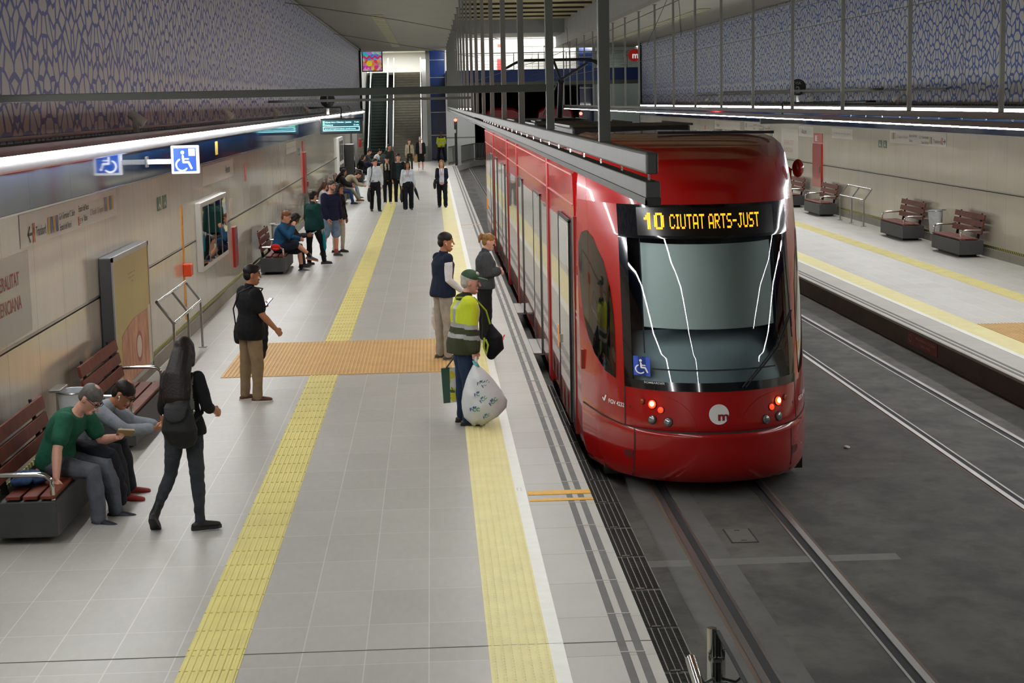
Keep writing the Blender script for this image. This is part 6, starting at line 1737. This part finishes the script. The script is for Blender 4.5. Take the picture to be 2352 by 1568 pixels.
person('person in dark green coat with a grey shoulder bag, far behind the walkers', (-1.98, 77.6), 158, 1.76, 'f', lean=1, look=(2, -14), skin='tan', hair=('short', 'black'), top=dict(m=F_('dark_green_coat', '#22261f'), g=.036, hem=-.22, name='coat'), legs=dict(m=F_('dark_trousers5', '#1b1d1c')), shoes=('#1c1c1c', '#2a2a2a'), near=2, **wk2)
person('woman in beige jacket and dark tights walking near the stairs', (-1.22, 91.6), 172, 1.66, 'f', lean=1, look=(0, 0), skin='fair', hair=('short', 'brown'), top=dict(m=[F_('beige_jacket', '#a89c80'), F_('black_top', '#141414')], g=.030, hem=.03, zone=lambda t, x, y, arm, p: 1 if arm < .002 and abs(x) < .03 and y > 0 else 0, name='jacket'), legs=dict(m=F_('dark_tights2', '#2c2823'), g=.004), shoes=('#c9c6be', '#dedbd3'), near=2, **wk)
person('man in white cap, black jacket and shorts walking near the stairs', (-.62, 92.3), 178, 1.76, lean=1, look=(2, 0), skin='pink', hair=('short', 'dark'), top=dict(m=[F_('black_jkt', '#141418'), F_('pink_shirt', '#b59a96')], g=.028, zone=lambda t, x, y, arm, p: 1 if arm < .002 and abs(x) < .06 and y > 0 else 0, name='jacket'), legs=dict(m=F_('black_shorts', '#17171a'), len='shorts', g=.03), shoes=('#cfcdc6', '#e0ddd6'), near=2, extras=('beard', ('cap', F_('cap_white', '#d6d4cc'))), **wk2)
person('guard in yellow reflective jacket standing by the blue column', (.58, 103.4), 178, 1.80, lean=0, look=(4, 0), aR=((.20, .05, -1), (-.50, .45, -.5)), aL=((-.20, .05, -1), (.50, .45, -.5)), lL=((-.16, .0, -1), (-.10, 0, -1), -8, 0), lR=((.12, .0, -1), (.08, 0, -1), 8, 0), skin='brown', hair=('crop', 'black'), top=dict(m=[mat('hivis_yellow', '#c4d21c'), band, F_('navy_collar', '#1a1c24')], g=.036, hem=-.06, zone=lambda t, x, y, arm, p: 2 if t > .46 and arm < .02 else (1 if .2 < t < .24 else 0), name='jacket'), legs=dict(m=F_('black_trousers6', '#131418')), shoes=('#151515', '#1a1a1a'), near=2)
# ------------------------------------------------------------------ things people hold, wear over the shoulder or left on the benches
def midhand(p, i, f=.08):
    shp, el, wr, d = p['A'][i]; return p['W'](wr+d*f*p['s'])
def wdir(p, v):
    return (Euler((0, 0, p['T'].rotation_euler[2])).to_matrix() @ Vector(v))
# notebook of the man in green
hp = midhand(p1, 0, .10)
t = thing('notebook', 'small open notebook held by the man in green', 'notebook', hp)
M = Matrix.Translation(hp+Vector((.03, -.02, .035))) @ Euler((R(-38), R(8), R(20))).to_matrix().to_4x4()
b = MB(); b.box(-.075, .075, -.052, .052, -.006, .004, M); b.build('cover', mat('kraft_card', '#a58a5e', .7), t)
b = MB(); b.box(-.07, .07, -.048, .05, .004, .012, M); b.build('pages', mat('paper_cream', '#d4d0c2', .7), t)
b = MB()
for i in range(8): b.box(-.065+i*.018, -.058+i*.018, .046, .056, -.008, .016, M)
b.build('spiral', M_chrome, t)
# navy jacket over his lap, hanging beside the left knee
kn = p1['W'](p1['L'][0][1]); hp_ = p1['W'](p1['L'][0][0])
blob('jacket', [lambda b: sweep(b, [hp_+Vector((.10, .10, .13)), (hp_+kn)/2+Vector((.05, .10, .12)), kn+Vector((.02, .10, .07)), kn+Vector((.08, .12, -.12)), kn+Vector((.09, .14, -.34))], [(.12, .06), (.14, .06), (.14, .06), (.13, .05), (.09, .04)], 12, side=Vector((0, 1, 0)))],
     F_('navy_jacket', '#14161f'), 'dark navy jacket draped over the knee of the man in green', 'jacket', .011, .012, 9)
# denim bundle under his right hand
hb_ = midhand(p1, 1, .10)
rnd = random.Random(3)
blob('denim_bundle', [lambda b: [b.ball((XL+.42+rnd.uniform(-.10, .12), 14.42+rnd.uniform(-.12, .18), .455+rnd.uniform(-.01, .05)), (.09, .10, .045), 10, 8) for _ in range(9)]],
     denim('bundle', '#2d4668'), 'crumpled blue denim bundle on the nearest bench under a hand', 'clothing', .010, .014, 14)
# phones
def phone(p, i, label, rot, off=(0, 0, .02), f=.09):
    c = midhand(p, i, f)+Vector(off)
    t = thing('phone', label, 'phone', c)
    M = Matrix.Translation(c) @ Euler(rot).to_matrix().to_4x4()
    b = MB(); b.box(-.036, .036, -.074, .074, -.004, .004, M); b.build('case', M_dark, t, bevel=.002)
    b = MB(); b.box(-.032, .032, -.068, .068, .0041, .0048, M); b.build('screen', mat('phone_screen', '#9fc4dc', .2, emit=.5), t)
phone(p2, 0, 'phone held low by the young man with glasses', (R(-30), 0, R(-60)), (.02, -.05, .03))
phone(p4, 0, 'phone in the raised hand of the man in black polo', (R(40), 0, R(-50)), (.02, .0, .05))
# tablet
c = (midhand(p9, 0)+midhand(p9, 1))/2
t = thing('tablet', 'pale tablet on the knees of the dark haired person on the bench', 'tablet', c)
M = Matrix.Translation(c+Vector((.02, 0, .03))) @ Euler((0, R(-25), 0)).to_matrix().to_4x4()
b = MB(); b.box(-.12, .12, -.09, .09, -.005, .005, M); b.build('case', mat('tablet_case', '#b6b8ba', .4), t)
b = MB(); b.box(-.11, .11, -.08, .08, .005, .007, M); b.build('screen', mat('tablet_screen', '#8fa3ad', .2, emit=.25), t)
# red cap on the arm of the bench
t = thing('cap', 'red cap hung over the armrest beside the man in blue', 'cap', (-3.45, 36.57, .6))
b = MB(); b.ball((-3.46, 36.56, .60), (.11, .09, .075), 14, 10); me = remesh(b, .01, 2); mesh_obj('crown', me, F_('red_cap', '#b5201c'), None)
o = bpy.context.scene.objects.get('crown'); o.parent = t
for v in o.data.vertices: v.co -= Vector((-3.45, 36.57, .6))
b = MB(); b.prism([(-3.50, 36.49, .585), (-3.40, 36.49, .585), (-3.38, 36.42, .565), (-3.45, 36.39, .56), (-3.52, 36.42, .565)], (0, 0, .008)); b.build('peak', F_('red_cap', '#b5201c'), t)
# backpack of the woman
W = p3['W']; up, fw, rt, s = p3['up'], p3['fw'], p3['rt'], p3['s']
Bp = lambda x, y, z: W(p3['P']+up*z*s+rt*x*s-fw*y*s)
t = thing('backpack', 'black leather backpack worn low by the woman with long hair', 'backpack', Bp(0, .15, .1))
tl = t.location.copy()
def worn(t, name, fns, m, vox=.010, noise=.003):
    b = MB()
    for f in fns: f(b)
    me = remesh(b, vox, 2); me_noise(me, noise, 10, 5)
    L = t.location
    for v in me.vertices: v.co -= L
    return mesh_obj(name, me, m, t)
M_leather = mat('black_leather', '#0b0b0c', .75, noise=.15, nscale=20, bump=.3, bscale=30)
rts = wdir(p3, rt)
worn(t, 'bag_body', [lambda b: sweep(b, [Bp(.05, .175, -.08), Bp(.05, .20, .0), Bp(.04, .195, .12), Bp(.03, .17, .23)], [(.150, .065), (.168, .088), (.142, .078), (.10, .05)], 14, side=rts)], M_leather, .010)
worn(t, 'flap', [lambda b: sweep(b, [Bp(.03, .17, .245), Bp(.04, .24, .20), Bp(.04, .275, .12)], [(.11, .02), (.115, .018), (.10, .014)], 12, side=rts)], M_leather, .009)
for q in (-1, 1):
    b = MB(); b.tube([Bp(.03+q*.06, .16, .24), Bp(q*.10, .13, .38), Bp(q*.12, .06, .49), Bp(q*.12, -.06, .45), Bp(q*.12, -.125, .30), Bp(q*.15, -.06, .12), Bp(.03+q*.12, .14, .05)], .014, 8); b.build('strap', M_leather, t, smooth=True)
b = MB(); b.ball(Bp(.17, .16, .17), .016, 8, 6); b.ball(Bp(-.12, .17, .12), .012, 8, 6); b.build('buckle', M_chrome, t, smooth=True)
# items of the man in the black polo
W4 = lambda x, y, z: p4['W'](p4['P']+p4['up']*z*p4['s']+p4['rt']*x*p4['s']+p4['fw']*y*p4['s'])
t = thing('shoulder_bag', 'small black shoulder bag at the hip of the man in black polo', 'bag', W4(-.27, 0, -.1))
worn(t, 'pouch', [lambda b: sweep(b, [W4(-.28, -.02, -.19), W4(-.27, -.02, -.06), W4(-.27, -.02, .02)], [(.075, .035), (.085, .042), (.07, .03)], 12, side=wdir(p4, p4['fw']))], M_leather)
b = MB(); b.tube([W4(-.26, .05, .02), W4(-.235, .07, .20), W4(-.15, .165, .36), W4(.06, .16, .50), W4(.10, -.02, .54), W4(.02, -.155, .46), W4(-.17, -.15, .24), W4(-.26, -.08, .02)], .009, 6); b.build('strap', M_leather, t, smooth=True)
wl = p4['A'][0][2]
t0 = p4['W'](wl)
blob('jacket', [lambda b: sweep(b, [t0+Vector((-.05, -.02, .05)), t0+Vector((-.03, -.06, -.2)), t0+Vector((-.03, -.08, -.42)), t0+Vector((-.02, -.10, -.60))], [(.12, .06), (.15, .06), (.14, .055), (.08, .04)], 12, side=Vector((.8, .6, 0)))],
     F_('dark_jacket', '#17181a'), 'dark jacket hung over the forearm of the man in black polo', 'jacket', .011, .012, 9)
# ---- bags of the man in the reflective jacket
HZ = midhand(p5, 1, .10)
def bag_row(z):
    Z = [.03, .05, .12, .22, .30, .42, .55, .65, .72]; L_ = [.37, .36, .28, .26, .255, .275, .315, .36, .395]; R_ = [.50, .54, .67, .765, .775, .71, .62, .53, .45]; D_ = [.03, .07, .12, .15, .15, .135, .11, .07, .03]
    return interp(z, Z, L_), interp(z, Z, R_), interp(z, Z, D_)
YB = 18.62
def BagP(x, z, off=0.0):
    l, r_, d = bag_row(z); u = max(-.999, min(.999, (x-(l+r_)/2)/((r_-l)/2)))
    return Vector((x, YB-d*math.sqrt(1-u*u)-off+.010*math.sin(x*31+z*17)+.008*math.sin(z*40-x*13), z))
b = MB(); n = 28; rows = []
zs = [.03, .05, .085, .12, .17, .22, .26, .30, .36, .42, .48, .55, .60, .65, .69, .72]
for z in zs:
    l, r_, d = bag_row(z); c = (l+r_)/2; h_ = (r_-l)/2
    ring_ = []
    for k in range(n):
        a = 2*PI*k/n; x = c+h_*math.cos(a); y = d*math.sin(a)
        ring_.append((x, YB-y+(.010*math.sin(x*31+z*17)+.008*math.sin(z*40-x*13)), z+.012*math.sin(5*a)*(z < .3)))
    rows += ring_
b.add(rows, [(j*n+k, j*n+(k+1) % n, (j+1)*n+(k+1) % n, (j+1)*n+k) for j in range(len(zs)-1) for k in range(n)])
b.add(rows[:n], [tuple(range(n))[::-1]])
t = thing('plastic_bag', 'large white plastic bag printed with blue and green letters, held low', 'bag', (.5, YB, .03))
b.build('bag', mat('white_plastic', '#d3d6d6', .35, noise=.06, nscale=8, coat=.3), t, smooth=True)
b = MB(); sweep(b, [(.42, YB, .69), HZ+Vector((.0, -.02, -.02)), HZ+Vector((.0, .0, .03))], [.028, .018, .014], 8); b.build('handle', mat('white_plastic', '#d3d6d6', .35), t, smooth=True)
b = MB(); sweep(b, [HZ+Vector((-.03, -.035, -.02)), HZ+Vector((.0, -.045, -.06)), HZ+Vector((.03, -.03, -.11))], [.012, .03, .022], 8); b.build('bag_knot', mat('teal_film', '#4f9aa0', .4), t, smooth=True)
blue, green = mat('print_blue', '#27408a', .5), mat('print_green', '#2f8f5c', .5)
def bagtxt(x, z, h, ang, txt='FCC'):
    ca, sa = math.cos(ang), math.sin(ang)
    for s_, off, m in ((txt[0], 0, blue), (txt[1:], .72, green)):
        b = MB()
        vs, fs = text2d(s_, .02); k = h/.7
        b.add([BagP(x+(v[0]*k+off*h)*ca-v[1]*k*sa, z+(v[0]*k+off*h)*sa+v[1]*k*ca, .006) for v in vs], fs)
        b.build('printed_letters', m, t)
    b = MB(); stroke2d(b, [(.9*h, 1.15*h), (1.25*h, 1.35*h), (1.1*h, .95*h)], .2*h, lambda u, v: BagP(x+u*ca-v*sa, z+u*sa+v*ca, .006)); stroke2d(b, [(1.4*h, 1.15*h), (1.75*h, 1.35*h), (1.6*h, .95*h)], .2*h, lambda u, v: BagP(x+u*ca-v*sa, z+u*sa+v*ca, .006)); b.build('printed_arrows', blue, t)
for x, z, h, a, tx in ((.345, .205, .042, R(4), 'FCC'), (.40, .375, .036, R(10), 'FC'), (.435, .50, .036, R(6), 'FO'), (.50, .47, .036, R(38), 'FCC'), (.58, .265, .040, R(40), 'FCC'), (.475, .30, .034, R(42), 'FCC'), (.50, .12, .03, R(24), 'FCC')):
    bagtxt(x, z, h, a, tx)
# black sports bag slung in front
W5 = lambda x, y, z: p5['W'](p5['P']+p5['up']*z*p5['s']+p5['rt']*x*p5['s']+p5['fw']*y*p5['s'])
t = thing('sports_bag', 'black drawstring bag slung in front of the man in reflective jacket', 'bag', W5(.05, .34, .0))
worn(t, 'pouch', [lambda b: sweep(b, [W5(.08, .32, -.12), W5(.06, .35, -.04), W5(.06, .33, .08), W5(.05, .29, .20)], [(.07, .06), (.135, .115), (.13, .10), (.04, .035)], 14, side=wdir(p5, p5['rt']))], F_('bag_black', '#141416'))
b = MB(); b.tube([W5(.05, .29, .20), W5(.10, .21, .38), W5(.11, .06, .52), W5(.02, -.13, .50)], .010, 6); b.build('strap', F_('strap_lime', '#9db52a'), t, smooth=True)
b = MB(); b.tube([W5(.10, .445, .10), W5(.13, .44, .12), W5(.15, .425, .10), W5(.16, .42, .065)], .007, 6); b.build('red_cord', mat('cord_red', '#d8402a', .5), t, smooth=True)
b = MB(); b.tube([W5(.16, .22, .06), W5(.17, .25, .0), W5(.17, .24, -.12), W5(.18, .20, -.02), W5(.17, .20, .08)], .012, 6); b.build('lime_cord', mat('cord_lime', '#b6cf3a', .5), t, smooth=True)
# printed shopping bag in the other hand
hl = midhand(p5, 0, .10)
t = thing('shopping_bag', 'green and white shopping bag with yellow fruit print, held behind the white bag', 'bag', (.19, 19.15, .2))
def shopping():
    g = G('shopping_print'); q = g.xyz()
    vo = g.n('TexVoronoi', voronoi_dimensions='2D'); vo.inputs['Scale'].default_value = 9; g.l(g.comb(q[0], q[2]), vo.inputs['Vector'])
    c = g.mix(g.math('LESS_THAN', vo.outputs['Distance'], .42), '#d3d4cc', '#cfc32c')
    n = g.noise(g.comb(q[0], q[2]), 9, 3); c = g.mix(g.math('GREATER_THAN', n, .62), c, '#35502c')
    c = g.mix(g.math('LESS_THAN', q[0], .135), c, '#1f4a38')
    g.l(c, g.b.inputs['Base Color']); g.b.inputs['Roughness'].default_value = .45; return g.m
M = Matrix.Translation((.185, 19.12, .22)) @ Euler((0, R(-5), R(0))).to_matrix().to_4x4()
b = MB(); vs = [M @ Vector(p) for p in ((-.13, -.09, 0), (.13, -.09, 0), (.13, .09, 0), (-.13, .09, 0), (-.115, -.03, .40), (.115, -.03, .40), (.115, .03, .40), (-.115, .03, .40))]
b.add(vs, [(0, 3, 2, 1), (0, 1, 5, 4), (1, 2, 6, 5), (2, 3, 7, 6), (3, 0, 4, 7), (4, 5, 6, 7)]); b.build('bag', shopping(), t, bevel=.008)
for q in (-.03, .03):
    b = MB(); b.tube([M @ Vector((-.06, q, .39)), hl+Vector((-.02, q*.3, -.01)), hl+Vector((.02, q*.3, -.01)), M @ Vector((.06, q, .39))], .007, 6); b.build('handle', mat('handle_green', '#22352c', .6), t, smooth=True)
# plastic bag of the man in the vest
hl = midhand(p6, 0, .09)
blob('plastic_bag', [lambda b: sweep(b, [hl+Vector((0, 0, .0)), hl+Vector((-.01, -.02, -.10)), hl+Vector((-.01, -.03, -.28)), hl+Vector((-.0, -.03, -.40))], [.02, (.08, .05), (.11, .07), (.08, .05)], 12)], mat('thin_plastic', '#cbc6bf', .4, noise=.08, nscale=10), 'pale plastic bag in the left hand of the man in the navy vest', 'bag', .010, .010, 12)
# teal folded umbrella of the boy
hr_ = midhand(p10, 1, .10)
b = MB(); sweep(b, [hr_+Vector((0, -.01, .06)), hr_+Vector((.01, -.02, -.10)), hr_+Vector((.02, -.04, -.36)), hr_+Vector((.025, -.05, -.42))], [.012, .035, .04, .015], 10)
tag(b.build('folded_umbrella', F_('teal_bright', '#16808a'), smooth=True), 'bright teal folded umbrella in the hand of the boy in teal', 'umbrella')
# ---- staff bags
def handbag(p, i, label, m, w=.15, h=.28, d=.06, name='bag', drop=.10):
    c = midhand(p, i, .09); sd = wdir(p, p['fw'])
    t = thing(name, label, 'bag', c)
    worn(t, 'pouch', [lambda b: sweep(b, [c+Vector((0, 0, -drop-h)), c+Vector((0, 0, -drop-h*.5)), c+Vector((0, 0, -drop))], [(w*.9, d), (w, d), (w*.6, d*.6)], 12, side=sd)], m, .012)
    b = MB(); b.tube([c+sd*w*.4+Vector((0, 0, -drop-.02)), c, c-sd*w*.4+Vector((0, 0, -drop-.02))], .008, 6); b.build('handle', m, t, smooth=True)
    return t
t = handbag(p17, 1, 'dark briefcase in the hand of the man in white shirt', M_leather, .18, .32, .06, 'briefcase', .06)
t2 = thing('bag_strap', 'dark strap across the white shirt of the walking man', 'strap', p17['W'](p17['mid']))
P17 = lambda x, y, z: p17['W'](p17['P']+p17['up']*z*p17['s']+p17['rt']*x*p17['s']+p17['fw']*y*p17['s'])
b = MB(); b.tube([P17(.19, .05, .0), P17(.165, .15, .15), P17(.12, .16, .36), P17(.10, .09, .52), P17(.10, -.08, .50), P17(.16, -.14, .2), P17(.20, -.05, 0)], .014, 6); b.build('strap', M_leather, t2, smooth=True)
handbag(p20, 1, 'dark handbag carried by the woman in white shirt', M_leather, .14, .30, .06, 'handbag', .08)
c = midhand(p20, 0, .09)
b = MB(); sweep(b, [c+Vector((0, 0, .05)), c+Vector((.02, -.02, -.08)), c+Vector((.06, -.06, -.20)), c+Vector((.14, -.10, -.42))], [.012, .05, .045, .008], 10)
tag(b.build('folded_umbrella', F_('umbrella_navy', '#1b1d26'), smooth=True), 'dark folded umbrella in the hand of the woman in white shirt', 'umbrella')
P21 = lambda x, y, z: p21['W'](p21['P']+p21['up']*z*p21['s']+p21['rt']*x*p21['s']+p21['fw']*y*p21['s'])
t = thing('handbag', 'black bag at the hip of the blond woman in navy cardigan', 'bag', P21(.26, 0, 0))
worn(t, 'pouch', [lambda b: sweep(b, [P21(.27, .0, -.18), P21(.27, .02, -.06), P21(.25, .02, .06)], [(.12, .05), (.14, .06), (.07, .04)], 12, side=wdir(p21, p21['fw']))], M_leather, .012)
b = MB(); b.tube([P21(.24, .05, .06), P21(.19, .12, .28), P21(.13, .08, .52), P21(.14, -.08, .46), P21(.24, -.05, .06)], .010, 6); b.build('strap', M_leather, t, smooth=True)
for p, nm in ((p21, 'red staff lanyard on the blond woman'), (p20, 'red staff lanyard on the woman in white shirt')):
    Q = lambda x, y, z: p['W'](p['P']+p['up']*z*p['s']+p['rt']*x*p['s']+p['fw']*y*p['s'])
    b = MB(); b.tube([Q(-.05, .10, .52), Q(-.03, .165, .40), Q(0, .185, .26), Q(.03, .165, .40), Q(.05, .10, .52)], .006, 5); tag(b.build('lanyard', mat('lanyard_red', '#b0484c', .6)), nm, 'lanyard')
# tan paper bag between the two walkers by the stairs
b = MB(); b.box(-.98, -.80, 92.15, 92.3, .42, .78); tag(b.build('paper_bag', mat('paper_tan', '#a98c54', .7), bevel=.02), 'tan paper bag carried between the two walkers near the stairs', 'bag')
blob('backpack', [lambda b: b.ball((-2.22, 77.35, 1.12), (.20, .14, .26), 12, 10)], F_('grey_bag', '#3c3f42'), 'grey bag on the shoulder of the person in dark green', 'bag', .02, .006)
bpy.data.scenes.remove(_WS)
